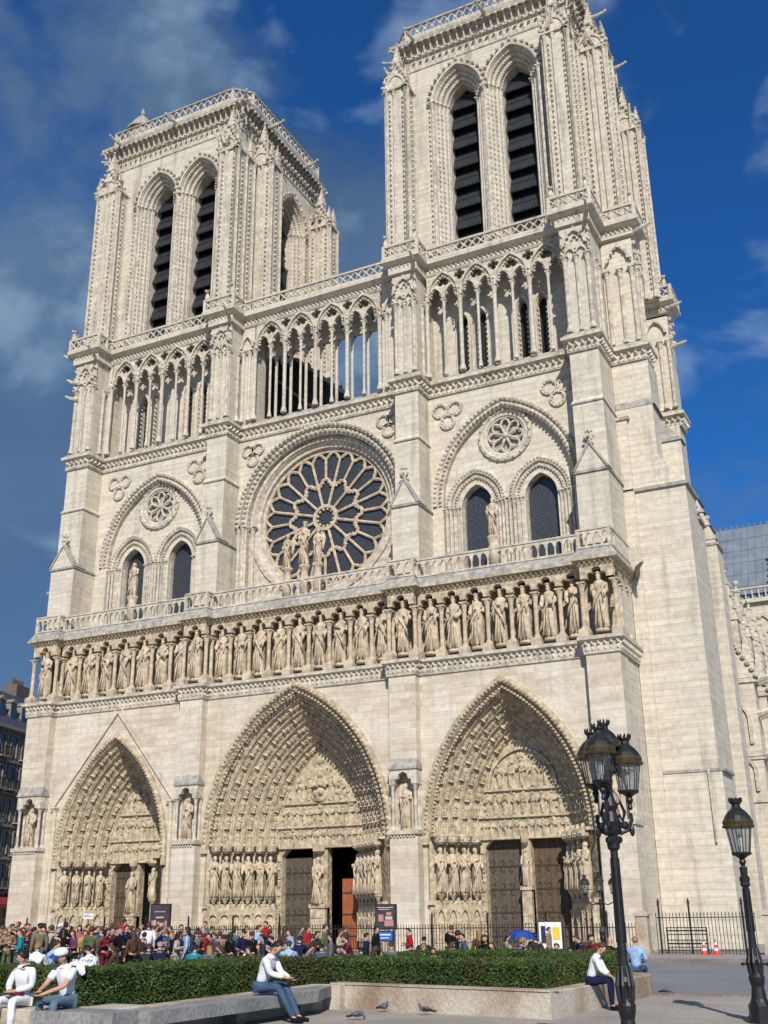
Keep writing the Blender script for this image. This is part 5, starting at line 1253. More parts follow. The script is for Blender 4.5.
def lantern(parent, x, y, z, s=1.0):
    """z = underside of the glass body"""
    q = MB(); q.lathe([(.03 * s, -.34 * s), (.05 * s, -.3 * s), (.035 * s, -.24 * s), (.07 * s, -.16 * s), (.05 * s, -.1 * s), (.12 * s, -.05 * s), (.19 * s, -.02 * s), (.2 * s, .02 * s), (.16 * s, .03 * s)], 0, 0, 0, 12)
    for i in range(8):
        a = i * PI / 4 + PI / 8; q.tube([(.17 * s * math.cos(a), .17 * s * math.sin(a), 0), (.25 * s * math.cos(a), .25 * s * math.sin(a), .5 * s)], .011 * s, 5)
    q.lathe([(.25 * s, .49 * s), (.315 * s, .5 * s), (.325 * s, .53 * s), (.30 * s, .56 * s), (.31 * s, .62 * s), (.285 * s, .66 * s)], 0, 0, 0, 16, 1)
    q.lathe([(.285 * s, .66 * s), (.25 * s, .73 * s), (.19 * s, .81 * s), (.12 * s, .87 * s), (.09 * s, .9 * s), (.085 * s, .96 * s), (.12 * s, .99 * s), (.12 * s, 1.02 * s), (.09 * s, 1.02 * s)], 0, 0, 0, 16, 2)
    for i in range(10):
        a = i * PI / 5; q.ball((.12 * s * math.cos(a), .12 * s * math.sin(a), 1.05 * s), (.022 * s, .022 * s, .05 * s), 5, 4, 2)
    o = q.build('lantern', ['iron', 'gilt', 'bronze'], parent, loc=(x, y, z))
    g_ = MB(); g_.lathe([(.17 * s, .02 * s), (.25 * s, .5 * s)], 0, 0, 0, 8, rot=PI / 8); g_.f = [f for f in g_.f if len(f) == 4]; g_.mi = g_.mi[:len(g_.f)]; g_.build('glass', 'clear', o)
    b_ = MB(); b_.lathe([(.02 * s, .03 * s), (.03 * s, .1 * s), (.045 * s, .14 * s), (.05 * s, .32 * s), (.02 * s, .38 * s)], 0, 0, 0, 10); b_.build('bulb', 'frost', o)
    return o
def post(parent, H, r=.075, base=1.0):
    q = MB()
    q.lathe([(.36 * base, 0), (.36 * base, .1), (.3 * base, .14), (.3 * base, .3), (.24 * base, .36)], 0, 0, 0, 8)
    q.lathe([(.24 * base, .36), (.2 * base, .42), (.16 * base, .62), (.2 * base, .72), (.21 * base, .8), (.15 * base, .88), (.13 * base, 1.0), (.16 * base, 1.1), (.12 * base, 1.16), (r * 1.35, 1.25), (r * 1.15, 1.6), (r, H * .75), (r * 1.0, H - .3), (r * 1.6, H - .27), (r * 1.7, H - .2), (r * 1.1, H - .16), (r * 1.3, H)], 0, 0, 0, 14)
    for i in range(8):     # leaf ornament round the foot and fluting
        a = i * PI / 4; c, s_ = math.cos(a), math.sin(a)
        q.tube([(.15 * base * c, .15 * base * s_, .85), (.19 * base * c, .19 * base * s_, 1.05), (.13 * base * c, .13 * base * s_, 1.3)], [.035, .03, .01], 5)
        q.tube([(r * 1.2 * c, r * 1.2 * s_, 1.6), (r * 1.02 * c, r * 1.02 * s_, H - .4)], .012, 4)
    return q.build('post', 'iron', parent)
# candelabrum with four lanterns, nearest the camera
p = spot(625, 985, 16.5)
L1 = thing('street_lamp', 'tall black iron candelabrum lamp with four clustered lanterns, nearest in front of the hedge', 'street lamp', (p.x, p.y, 0), group='cast iron street lamps')
post(L1, 3.12, .055, .6)
q = MB(); q.lathe([(.07, 0), (.11, .08), (.13, .2), (.08, .34), (.11, .42), (.06, .55), (.05, .7), (.07, .78), (.04, .85)], 0, 0, 3.02, 12); LZ = -.33
ax = Vector((math.cos(R(26)), math.sin(R(26)), 0)); dp = Vector((-math.sin(R(26)), math.cos(R(26)), 0))
spots3 = []
for i, a in enumerate((-118, 2, 122)):
    v_ = ax * (.29 * math.cos(R(a))) + dp * (.29 * math.sin(R(a))); spots3.append(v_)
    pts = [(v_.x * t, v_.y * t, 3.55 + LZ + z) for t, z in ((.1, -.1), (.45, -.16), (.8, -.12), (1.02, .02), (1.0, .12))]
    q.tube(pts, [.035, .03, .028, .03, .025], 7)
    q.tube([(v_.x * .2, v_.y * .2, 3.42), (v_.x * .5, v_.y * .5, 3.49), (v_.x * .7, v_.y * .7, 3.35), (v_.x * .55, v_.y * .55, 3.22), (v_.x * .4, v_.y * .4, 3.32)], .025, 6)
    q.ball((v_.x, v_.y, 3.09), (.04, .04, .08), 7, 5)
    for t in (.35, .65): q.ball((v_.x * t, v_.y * t, 3.17), .06, 7, 5)
    for dz in (.0, .12): q.ball((v_.x * .3, v_.y * .3, 2.97 + dz), .055, 6, 5)
q.build('arm', 'iron', L1)
for v_ in spots3: lantern(L1, v_.x, v_.y, 3.76 - (.12 if v_ is spots3[1] else 0), .76)
lantern(L1, 0, 0, 3.92, .7)
# single lantern lamp at the right
L2 = thing('street_lamp', 'black iron lamp post with a single lantern at the right edge', 'street lamp', (30.24, -33.14, 0), group='cast iron street lamps')
post(L2, 2.78, .06, .72)
q = MB(); q.lathe([(.06, 0), (.1, .05), (.07, .15), (.045, .25), (.07, .32), (.06, .36)], 0, 0, 2.4, 10); q.tube([(-.22, 0, 1.02), (.22, 0, 1.02)], .02, 6); q.ball((-.23, 0, 1.02), .035, 6, 5); q.ball((.23, 0, 1.02), .035, 6, 5)
q.build('ladder_bar', 'iron', L2)
lantern(L2, 0, 0, 3.03, .98)
# far candelabrum by the facade
p = spot(604, 951, 54.2)
L3 = thing('street_lamp', 'small distant three branched lamp post in front of the right portal', 'street lamp', (p.x, p.y, 0), group='cast iron street lamps')
post(L3, 2.5, .05, .7)
q = MB()
for s in (-1, 1):
    q.tube([(0, 0, 2.35), (s * .35, 0, 2.22), (s * .66, 0, 2.35), (s * .68, 0, 2.5)], .03, 6)
q.build('arm', 'iron', L3)
for x, z in ((-.68, 2.72), (.68, 2.72), (0, 2.82)): lantern(L3, x, 0, z, .78)

# ================================================================ fences, boards, cones
def fence(label, x0, x1, y, z0, h, posts, ph):
    t_ = thing('iron_fence', label, 'fence', group='iron railings before the cathedral'); q = MB(); n = int((x1 - x0) / .15)
    for i in range(n + 1):
        x = x0 + i * (x1 - x0) / n; q.box(x - .012, x + .012, y - .012, y + .012, z0, z0 + h); q.frus((x - .03, x + .03, y - .012, y + .012), (x - .002, x + .002, y - .002, y + .002), z0 + h, z0 + h + .12)
    q.box(x0, x1, y - .02, y + .02, z0 + .12, z0 + .16); q.box(x0, x1, y - .02, y + .02, z0 + h - .12, z0 + h - .08)
    q.build('railing', 'iron', t_)
    for x in posts:
        q = MB(); q.box(-.035, .035, -.035, .035, 0, ph - .25); q.lathe([(.035, 0), (.07, .05), (.03, .1), (.05, .17), (.01, .3)], 0, 0, ph - .25, 6)
        q.tube([(-.1, 0, ph - .12), (.1, 0, ph - .12)], .015, 4)
        q.build('post', 'iron', t_, loc=(x, y, z0))
fence('long iron railing with spear tips in front of the three portals', -24, 20.6, -4.0, 0, 1.35, [-22 + i * 2.95 for i in range(15)], 1.95)
fence('taller iron railing along the right buttress behind the road', 21.6, 25.9, -4.1, .12, 1.62, [21.75, 23.1, 25.4], 2.3)
fence('iron railing continuing at the right edge beyond the stone pier', 27.0, 46, -4.1, .12, 1.62, [30, 34, 38, 42], 2.3)
for x, lb in ((21.05, 'square pale stone gate pier between the two railings by the lamp'), (26.55, 'square pale stone gate pier at the right edge of the railing')):
    q = MB(); q.box(-.27, .27, -.27, .27, 0, 1.6); q.box(-.33, .33, -.33, .33, 1.6, 1.72); q.frus((-.3, .3, -.3, .3), (-.05, .05, -.05, .05), 1.72, 1.85); q.box(-.31, .31, -.31, .31, 0, .2)
    tag(q.build('stone_pier', 'planter', loc=(x, -4.4, .12)), lb, 'pier', 'stone piers of the railing')
M['cone_red'] = flat('cone_red', (.55, .06, .04), rough=.5); M['cone_white'] = flat('cone_white', (.7, .7, .68), rough=.5)
for u, lb in ((705, 'left of two small red and white traffic cones by the railing'), (717, 'right of two small red and white traffic cones by the railing')):
    p = spot(u, 957, 52.2); q = MB(); q.box(-.2, .2, -.2, .2, 0, .05, 0)
    for i in range(5): r0, r1 = .13 - .022 * i, .13 - .022 * (i + 1); q.lathe([(r0, 0), (r1, .12)], 0, 0, .05 + i * .12, 12, i % 2)
    tag(q.build('traffic_cone', ['cone_red', 'cone_white'], loc=(p.x, p.y, .12)), lb, 'traffic cone', 'traffic cones')
q = MB()
for x in (-.9, .9): q.box(x - .02, x + .02, -.02, .02, 0, 1.1); q.box(x - .02, x + .02, -.25, .25, 0, .05)
for z in (.25, .55, .8, 1.08): q.box(-.9, .9, -.02, .02, z - .02, z + .02)
for i in range(5): q.box(-.9 + i * .45 - .012, -.9 + i * .45 + .012, -.012, .012, .25, 1.08)
for z in (.4, .95): q.box(-.9, .9, .05, .09, z - .03, z + .03)
tag(q.build('crowd_barrier', 'iron', loc=(22.7, -3.1, .12)), 'dark steel crowd barrier leaning behind the railing next to the stone pier', 'barrier')
def col(name, c, r=.7, v=.1): 
    if name not in M: M[name] = flat(name, c, rough=r, var=v, scale=6)
    return name
M['poster_dark'] = stone('poster_print_dark', (.02, .03, .07), (.10, .07, .06), (.1, .1, .1), bricks=False, stain=0, bump=0, mottle=.5)
col('poster_blue', (.02, .12, .45)); col('poster_white', (.7, .7, .66)); col('poster_yellow', (.7, .5, .05)); col('poster_pink', (.45, .22, .2)); col('panel_navy', (.02, .03, .08)); col('poster_cream', (.5, .42, .3))
def board(name, label, x0, x1, y, z0, z1, feet, mats, patches, grp='information boards at the railing'):
    t_ = thing(name, label, 'board', ((x0 + x1) / 2, y, feet), group=grp); w_ = (x1 - x0) / 2; q = MB()
    q.box(-w_ - .05, w_ + .05, -.03, .05, z0 - feet - .05, z1 - feet + .05); 
    for s in (-1, 1): q.box(s * w_ * .8 - .03, s * w_ * .8 + .03, 0, .05, 0, z0 - feet)
    q.build('frame', 'iron', t_)
    q = MB(); q.box(-w_, w_, -.045, -.032, z0 - feet, z1 - feet, 0)
    for (a, b, c, d, k_) in patches: q.box(-w_ + a * 2 * w_, -w_ + b * 2 * w_, -.06 - .003 * k_, -.046, z0 - feet + c * (z1 - z0), z0 - feet + d * (z1 - z0), k_)
    q.build('poster', mats, t_)
r_ = random.Random(5)
cl_ = [(x, x + r_.uniform(.06, .14), z, z + r_.uniform(.08, .2), r_.choice([1, 2])) for x in (.08, .22, .38, .52, .66, .78) for z in (.12, .3)] + [(.3, .7, .55, .6, 2), (.2, .8, .75, .79, 1)]
board('poster_board', 'tall dark poster board with pinkish figures between the left and central portals', -6.5, -5.2, -4.5, 1.0, 2.55, 0, ['poster_dark', 'poster_pink', 'poster_cream'], cl_)
cl2 = [(.1, .9, .88, .92, 1), (.15, .7, .8, .83, 1), (.45, .9, .1, .35, 2), (.5, .85, .38, .52, 1), (.15, .4, .3, .6, 2), (.55, .8, .56, .7, 2)]
board('poster_board', 'dark poster board with pale shapes right of the central portal', 7.6, 8.7, -4.5, 1.25, 2.35, 0, ['poster_dark', 'poster_cream', 'poster_pink'], cl2)
board('notice_board', 'small bright blue notice panel under the dark poster board', 7.7, 8.65, -4.75, .7, 1.1, 0, ['poster_blue', 'poster_white'], [(.1, .9, .6, .75, 1), (.1, .8, .25, .35, 1)])
board('notice_board', 'white and yellow notice board in front of the right portal doors', 16.2, 17.3, -4.6, .35, 1.5, 0, ['poster_white', 'poster_yellow', 'panel_navy', 'poster_blue'], [(.62, .92, .35, .8, 1), (.1, .3, .2, .85, 2), (.34, .55, .1, .5, 3), (.4, .58, .6, .9, 0)])
board('notice_board', 'dark blue panel standing low at the foot of the left buttress', -19.3, -18.0, -5.5, .4, 2.0, 0, ['panel_navy', 'poster_pink'], [(.1, .5, .3, .8, 1)])
q = MB(); q.box(-.02, .02, -.02, .02, 0, 1.85, 1); q.box(-.36, .36, -.03, 0, 1.85, 2.15, 0); q.box(-.3, .3, -.034, -.03, 1.97, 2.0, 1); q.box(-.3, .1, -.034, -.03, 2.05, 2.08, 1)
tag(q.build('sign_post', ['poster_white', 'iron'], loc=(-10.9, -4.6, 0)), 'small white sign on a thin post above the crowd at the left portal', 'sign')

# ================================================================ pigeons
M['pigeon'] = flat('pigeon_grey', (.10, .11, .14), rough=.6, var=.4, scale=14); M['pigeon_dark'] = flat('pigeon_dark', (.03, .03, .04), rough=.5); M['pigeon_leg'] = flat('pigeon_leg', (.35, .1, .08), rough=.6)
def pigeon(peck):
    q = MB()
    pts = [(0, .17, .10), (0, .10, .12), (0, .02, .135), (0, -.06, .14), (0, -.11, .15)]
    q.tube(pts, [.02, .05, .07, .065, .04], 10)
    if peck: q.tube([(0, -.09, .14), (0, -.13, .10), (0, -.15, .05)], [.04, .026, .024], 8); q.ball((0, -.155, .035), .026, 8, 6); q.tube([(0, -.165, .02), (0, -.17, 0)], [.008, .003], 5, 1)
    else: q.tube([(0, -.09, .15), (0, -.115, .19), (0, -.12, .22)], [.042, .028, .024], 8); q.ball((0, -.125, .235), (.024, .03, .026), 8, 6); q.tube([(0, -.15, .235), (0, -.18, .225)], [.009, .003], 5, 1)
    q.tube([(0, .14, .105), (0, .22, .09), (0, .28, .085)], [.03, .03, .028], 6, 1)
    for s in (-1, 1):
        q.tube([(s * .05, -.05, .15), (s * .062, .06, .135), (s * .035, .19, .115)], [.03, .035, .008], 6, 1 if s > 0 else 0)
        q.tube([(s * .025, 0, .09), (s * .028, 0, .0)], .006, 5, 2); q.tube([(s * .028, .02, .004), (s * .03, -.035, .004)], .006, 5, 2)
    return q
pa = pigeon(True).build('pigeon', ['pigeon', 'pigeon_dark', 'pigeon_leg'], smooth=True); pb_ = pigeon(False).build('pigeon', ['pigeon', 'pigeon_dark', 'pigeon_leg'], smooth=True)
pig = [(358, 1020, 'a', 2.2, 'pigeon pecking nearest the bottom edge beside the bench end'), (384, 1012, 'b', 1.2, 'leftmost of the three pigeons in front of the stained wall'), (400, 1009, 'b', 1.5, 'dark middle one of the three pigeons in front of the stained wall'),
       (425, 1015, 'b', -1.2, 'rightmost of the three pigeons in front of the stained wall'), (668, 995, 'a', 1.4, 'lone pigeon on the ground between the two lamp posts'),
       (229, 1021, 'b', .4, 'dark pigeon in the shade below the stone bench, left of the seated man'), (238, 1023, 'a', 1.8, 'pigeon pecking below the stone bench close to the bottom edge')]
use = {'a': [pa], 'b': [pb_]}
for u, v, k_, rz, lb in pig:
    d = px_dir(u, v); t = -EYE.z / d.z; P = EYE + d * t
    if use[k_]: o = use[k_].pop()
    else: o = (pa if k_ == 'a' else pb_).copy(); COL.objects.link(o)
    o.location = (P.x, P.y, .0); o.rotation_euler = (0, 0, rz); o.scale = (.86,) * 3; tag(o, lb, 'pigeon', 'pigeons on the ground')

# ================================================================ town house at the far left
M['plaster'] = flat('town_house_stone', (.24, .22, .18), rough=.9, var=.15, scale=.6); M['slate'] = flat('mansard_slate', (.07, .08, .095), rough=.5, var=.2, scale=2); M['pane'] = flat('dark_pane', (.02, .025, .03), rough=.15, spec=.6); M['brick'] = flat('chimney_brick', (.13, .105, .085), rough=.9)
p = spot(14, 900, 138)
bh = thing('town_house', 'dark apartment house with slate mansard roof, balconies and red awning at the left edge', 'building', (p.x, p.y, 0), R(106))
W_ = 26; FH = 3.55; nf = 6; HW = nf * FH + 1.2
q = MB(); q.box(-W_, W_, 0, 14, 0, HW)
for f_ in range(nf + 1): z = 1.2 + f_ * FH; q.box(-W_ - .1, W_ + .1, -.25, .1, z - .22, z)
for i in range(21): x = -W_ + i * 2.6; q.box(x - .22, x + .22, -.12, 0, 4.5, HW)
q.box(-W_ - .2, W_ + .2, -.6, .2, HW - .1, HW + .25); q.build('wall', 'plaster', bh)
q = MB(); q.add([(-W_, -.1, HW + .25), (W_, -.1, HW + .25), (W_, 1.8, HW + 4.6), (-W_, 1.8, HW + 4.6), (W_, 7, HW + 6.4), (-W_, 7, HW + 6.4), (W_, 14, HW + .25), (-W_, 14, HW + .25)], [(0, 1, 2, 3), (3, 2, 4, 5), (5, 4, 6, 7), (0, 3, 5, 7), (1, 6, 4, 2)]); rfh = q.build('roof', 'slate', bh)
for x in (-19, -6, 7, 20):
    q = MB(); q.box(x - 1.6, x + 1.6, 5.5, 7.4, HW + 3.5, HW + 7.6)
    for i in range(6): q.lathe([(.2, 0), (.16, .9)], x - 1.3 + i * .52, 6.4, HW + 7.6, 7)
    q.build('chimney', 'brick', rfh)
wm0 = MB(); wm0.box(-.62, .62, -.06, 0, 0, 2.3); wm0.box(-.78, -.62, -.2, 0, -.1, 2.45, 1); wm0.box(.62, .78, -.2, 0, -.1, 2.45, 1); wm0.box(-.78, .78, -.24, 0, 2.3, 2.5, 1); wm0.box(-.035, .035, -.1, -.06, 0, 2.3, 1); wm0.box(-.62, .62, -.09, -.06, 1.5, 1.56, 1)
w0 = wm0.build('window', ['pane', 'plaster'], bh)
bl0 = MB(); bl0.box(-1.15, 1.15, -.85, 0, -.32, -.16, 1)
for i in range(19): bl0.box(-1.1 + i * .122 - .014, -1.1 + i * .122 + .014, -.82, -.79, -.16, .85, 0)
bl0.box(-1.12, 1.12, -.84, -.78, .85, .92, 0); bl0.box(-1.12, -1.08, -.84, 0, .85, .92, 0); bl0.box(1.08, 1.12, -.84, 0, .85, .92, 0)
b0_ = bl0.build('balcony', ['iron', 'plaster'], bh); first = True
for f_ in range(1, nf + 1):
    for i in range(20):
        x = -W_ + 1.3 + i * 2.6; z = 1.7 + (f_ - 1) * FH + (.3 if f_ == 1 else 0)
        if first: w0.location = (x, -.01, z); b0_.location = (x, 0, z); first = False; continue
        w_ = w0.copy(); COL.objects.link(w_); w_.parent = bh; w_.location = (x, -.01, z)
        if f_ > 1 and (f_ in (2, 5) or i % 2): c = b0_.copy(); COL.objects.link(c); c.parent = bh; c.location = (x, 0, z)
for i in range(20):
    x = -W_ + 1.3 + i * 2.6; q = MB(); q.box(-.7, .7, -.1, 1.6, 0, 2.3, 1); q.box(-.5, .5, -.14, -.1, .3, 2.0, 0); q.add([(-.85, -.2, 2.3), (.85, -.2, 2.3), (0, -.2, 2.8), (-.85, 1.6, 2.3), (.85, 1.6, 2.3), (0, 1.6, 2.8)], [(0, 1, 2), (0, 2, 5, 3), (1, 4, 5, 2)], 1); q.build('dormer', ['pane', 'plaster'], bh, loc=(x, .5, HW + .9))
M['awning'] = flat('awning_red', (.22, .03, .03), rough=.7)
q = MB(); q.add([(-W_, -.1, 4.3), (W_, -.1, 4.3), (W_, -2.2, 3.3), (-W_, -2.2, 3.3), (W_, -2.2, 2.9), (-W_, -2.2, 2.9)], [(0, 1, 2, 3), (3, 2, 4, 5)]); q.build('awning', 'awning', bh)
# ================================================================ people
def skin_mesh(V, E, rad, root=0, sub=2, name='m'):
    me = bpy.data.meshes.new(name); me.from_pydata(V, E, []); o = bpy.data.objects.new(name, me); COL.objects.link(o)
    sk = o.modifiers.new('s', 'SKIN'); sk.use_smooth_shade = True; sk.branch_smoothing = .4
    lay = me.skin_vertices[0] if len(me.skin_vertices) else None
    if lay is None:
        bpy.context.view_layer.objects.active = o; me.attributes.new('dummy', 'FLOAT', 'POINT')
        bpy.context.view_layer.update(); bpy.ops.object.select_all(action='DESELECT'); o.select_set(True)
        bpy.ops.mesh.customdata_skin_add(); lay = me.skin_vertices[0]
    for i, r in enumerate(rad): lay.data[i].radius = r if hasattr(r, '__len__') else (r, r); lay.data[i].use_root = (i == root)
    ss = o.modifiers.new('u', 'SUBSURF'); ss.levels = sub; ss.render_levels = sub
    dg = bpy.context.evaluated_depsgraph_get(); m2 = bpy.data.meshes.new_from_object(o.evaluated_get(dg)); m2.name = name
    for pgn in m2.polygons: pgn.use_smooth = True
    bpy.data.objects.remove(o); bpy.data.meshes.remove(me)
    return m2
class Chain:
    def __init__(s): s.V = []; s.E = []; s.R = []
    def p(s, pt, r, link=None):
        s.V.append(tuple(pt)); s.R.append(r); i = len(s.V) - 1
        if link is not None: s.E.append((link, i))
        return i
def make_pose(J, fingers=False, sub=2, nm='pose'):
    """J: joint dictionary; returns meshes of body, top, legs, shoes, hair variants"""
    def arms(c, ch, grow, to_hand, cut=1.0):
        for s in (-1, 1):
            k = 'R' if s < 0 else 'L'
            sh = c.p(J['sh' + k], .062 + grow, ch); el = c.p(J['el' + k], .043 + grow, sh)
            if cut < 1:
                a, b = Vector(J['sh' + k]), Vector(J['el' + k]); c.V[el] = tuple(a.lerp(b, cut)); c.R[el] = .052 + grow; continue
            wr = c.p(J['wr' + k], .03 + grow, el)
            if to_hand:
                a, b = Vector(J['el' + k]), Vector(J['wr' + k]); d = (b - a).normalized()
                if not fingers: c.p(b + d * .09, .036, wr); c.p(b + d * .16, .022, len(c.V) - 1)
                else:
                    pm = c.p(b + d * .07, (.04, .022), wr); sd = d.cross(Vector((0, 0, 1))); sd = sd.normalized() if sd.length > .1 else Vector((1, 0, 0)); dn = sd.cross(d)
                    for q_, ln in ((-.033, .065), (-.011, .08), (.011, .075), (.033, .058)):
                        f0 = c.p(b + d * .10 + sd * q_, .010, pm); f1 = c.p(b + d * (.10 + ln * .6) + sd * q_ * 1.15 + dn * .01, .009, f0); c.p(b + d * (.10 + ln) + sd * q_ * 1.1 + dn * .03, .007, f1)
                    t0 = c.p(b + d * .045 + sd * s * .042, .012, pm); c.p(b + d * .085 + sd * s * .06 + dn * .01, .009, t0)
    def legs(c, pv, grow, foot=True):
        for k in 'RL':
            h = c.p(J['hip' + k], .085 + grow, pv); kn = c.p(J['kn' + k], .056 + grow, h); cf = c.p(Vector(J['kn' + k]).lerp(Vector(J['an' + k]), .35), .054 + grow, kn); an = c.p(J['an' + k], .037 + grow, cf)
            if foot: c.p(Vector(J['an' + k]).lerp(Vector(J['toe' + k]), .5) + Vector((0, 0, -.015)), .036, an); c.p(J['toe' + k], (.036, .024), len(c.V) - 1)
    out = {}
    c = Chain(); pv = c.p(J['pel'], (.13, .105)); sp = c.p(J['spi'], (.115, .09), pv); ch = c.p(J['che'], (.145, .105), sp); nk = c.p(J['nek'], .052, ch)
    H = Vector(J['head']); up_ = (H - Vector(J['nek'])).normalized(); fz = Vector(J['face'])
    n2 = c.p(Vector(J['nek']) + up_ * .055 + fz * .01, .05, nk); h1 = c.p(H - up_ * .045 + fz * .012, (.076, .084), n2); h2 = c.p(H + up_ * .045, (.086, .10), h1); h3 = c.p(H + up_ * .11, .06, h2)
    nose = c.p(H + fz * .105 - up_ * .012, .012, h1)
    arms(c, ch, 0, True); legs(c, pv, 0)
    out['body'] = skin_mesh(c.V, c.E, c.R, 0, sub, nm + '_body')
    for nm2, cut in (('top', 1.0), ('tee', .72)):
        c = Chain(); pv = c.p(Vector(J['pel']) + Vector((0, 0, -.02)), (.155, .13)); sp = c.p(J['spi'], (.14, .115), pv); ch = c.p(J['che'], (.165, .125), sp); yk = c.p(Vector(J['che']).lerp(Vector(J['nek']), .6) + fz * .012, (.145, .118), ch); nk = c.p(Vector(J['nek']) + up_ * .03, .085, yk)
        arms(c, ch, .017, False, cut); out[nm2] = skin_mesh(c.V, c.E, c.R, 0, sub, nm + '_' + nm2)
    c = Chain(); pv = c.p(J['pel'], (.122, .10)); legs(c, pv, .014, False); out['legs'] = skin_mesh(c.V, c.E, c.R, 0, sub, nm + '_legs')
    q = MB()
    for k in 'RL':
        a, t = Vector(J['an' + k]), Vector(J['toe' + k]); m = a.lerp(t, .5)
        q.tube([tuple(a + (a - t) * .25 + Vector((0, 0, -.05))), tuple(a + Vector((0, 0, -.03))), tuple(m + Vector((0, 0, -.02))), tuple(t + (t - a) * .15)], [.03, .052, .047, .028], 8)
    me = bpy.data.meshes.new(nm + '_shoes'); me.from_pydata(q.v, [], q.f); out['shoes'] = me
    # hair: cap hugging the skull; long version falls to the shoulders
    def cap(long_):
        q = MB(); n, m = 14, 9; vs = []; fs = []; X = up_.cross(fz).normalized()
        for j in range(m + 1):
            for i in range(n):
                b = 2 * PI * i / n; bk = -math.cos(b)      # 1 at the back, -1 at the face
                lim = PI * (.50 + .20 * max(0, bk) + (-.17 if bk < -.3 else 0)); a = lim * j / m
                r_ = Vector((.098, .113, .104)); v_ = X * (r_.x * math.sin(a) * math.sin(b)) + fz * (r_.y * math.sin(a) * math.cos(b)) + up_ * (r_.z * math.cos(a))
                if long_ and j == m and bk > -.25: v_ += up_ * (-.13 - .07 * bk) - fz * .015
                vs.append(tuple(H + up_ * .035 - fz * .012 + v_ * (1.0 - .10 * (j / m) ** 2 * (0 if long_ else 1) + .02 * math.sin(3 * i + j))))
        for j in range(m):
            for i in range(n): fs.append((j * n + i, j * n + (i + 1) % n, (j + 1) * n + (i + 1) % n, (j + 1) * n + i))
        me = bpy.data.meshes.new(nm + '_hair'); me.from_pydata(vs, [], fs)
        for pg in me.polygons: pg.use_smooth = True
        return me
    out['hair'] = cap(False); out['longhair'] = cap(True); out['H'] = H; out['up'] = up_; out['f'] = fz; out['J'] = J
    return out
def stand(lean=0, arm='down', stride=0, turn=0):
    f = Vector((math.sin(turn), -math.cos(turn), 0)); y = lambda z: -lean * (z - .9)
    J = dict(pel=(0, 0, .95), spi=(0, y(1.12), 1.12), che=(0, y(1.3), 1.32), nek=(0, y(1.47), 1.47), head=(0, y(1.62) - .02, 1.595), face=f,
             shR=(-.185, y(1.42), 1.405), shL=(.185, y(1.42), 1.405), hipR=(-.09, 0, .9), hipL=(.09, 0, .9), knR=(-.1, -.03 - stride * .5, .5), knL=(.1, -.01 + stride * .3, .5),
             anR=(-.1, .02 - stride, .085), anL=(.1, .03 + stride, .085 + stride * .1), toeR=(-.12, -.15 - stride, .035), toeL=(.12, -.14 + stride, .035 + stride * .02))
    if arm == 'down': J.update(elR=(-.23, y(1.1) + .03, 1.13), elL=(.23, y(1.1) + .02, 1.13), wrR=(-.23, -.06, .88), wrL=(.235, -.07, .88))
    if arm == 'fold': J.update(elR=(-.25, y(1.1) - .02, 1.15), elL=(.25, y(1.1) - .0, 1.15), wrR=(-.05, -.24, 1.2), wrL=(.06, -.24, 1.14))
    if arm == 'up': J.update(elR=(-.27, -.16, 1.25), elL=(.24, .02, 1.13), wrR=(-.1, -.28, 1.48), wrL=(.23, -.1, .9))
    return J
def sit(lean=.25, arm='knees', turn=0, tilt=0, seat=.5, ang=0, cross=False):
    f = Vector((math.sin(turn), -math.cos(turn), -tilt)).normalized(); z0 = seat + .09; y = lambda z: -lean * (z - z0)
    J = dict(pel=(0, 0, z0), spi=(0, y(z0 + .18), z0 + .18), che=(0, y(z0 + .38), z0 + .38), nek=(0, y(z0 + .53), z0 + .52), head=(0, y(z0 + .67) - .04, z0 + .64), face=f,
             shR=(-.185, y(z0 + .46), z0 + .45), shL=(.185, y(z0 + .46), z0 + .45), hipR=(-.09, -.03, z0 - .01), hipL=(.09, -.03, z0 - .01), knR=(-.15, -.44, z0 - .0), knL=(.15, -.44, z0 - .0),
             anR=(-.15, -.46 - ang, .09), anL=(.15, -.42 - ang, .09), toeR=(-.17, -.63 - ang, .04), toeL=(.17, -.59 - ang, .04))
    if arm == 'knees': J.update(elR=(-.25, -.2 - lean * .25, z0 + .2), elL=(.25, -.2 - lean * .25, z0 + .2), wrR=(-.12, -.40, z0 + .12), wrL=(.12, -.40, z0 + .12))
    if arm == 'lap': J.update(elR=(-.25, -.08 - lean * .2, z0 + .2), elL=(.25, -.08 - lean * .2, z0 + .2), wrR=(-.06, -.3, z0 + .14), wrL=(.07, -.3, z0 + .14))
    if arm == 'fwd': J.update(elR=(-.22, -.3, z0 + .22), elL=(.22, -.3, z0 + .22), wrR=(-.1, -.52, z0 + .16), wrL=(.08, -.55, z0 + .13))
    if cross: J.update(knR=(-.12, -.34, z0 + .24), anR=(-.1, -.5, z0 - .1), toeR=(-.1, -.66, z0 - .12))
    return J
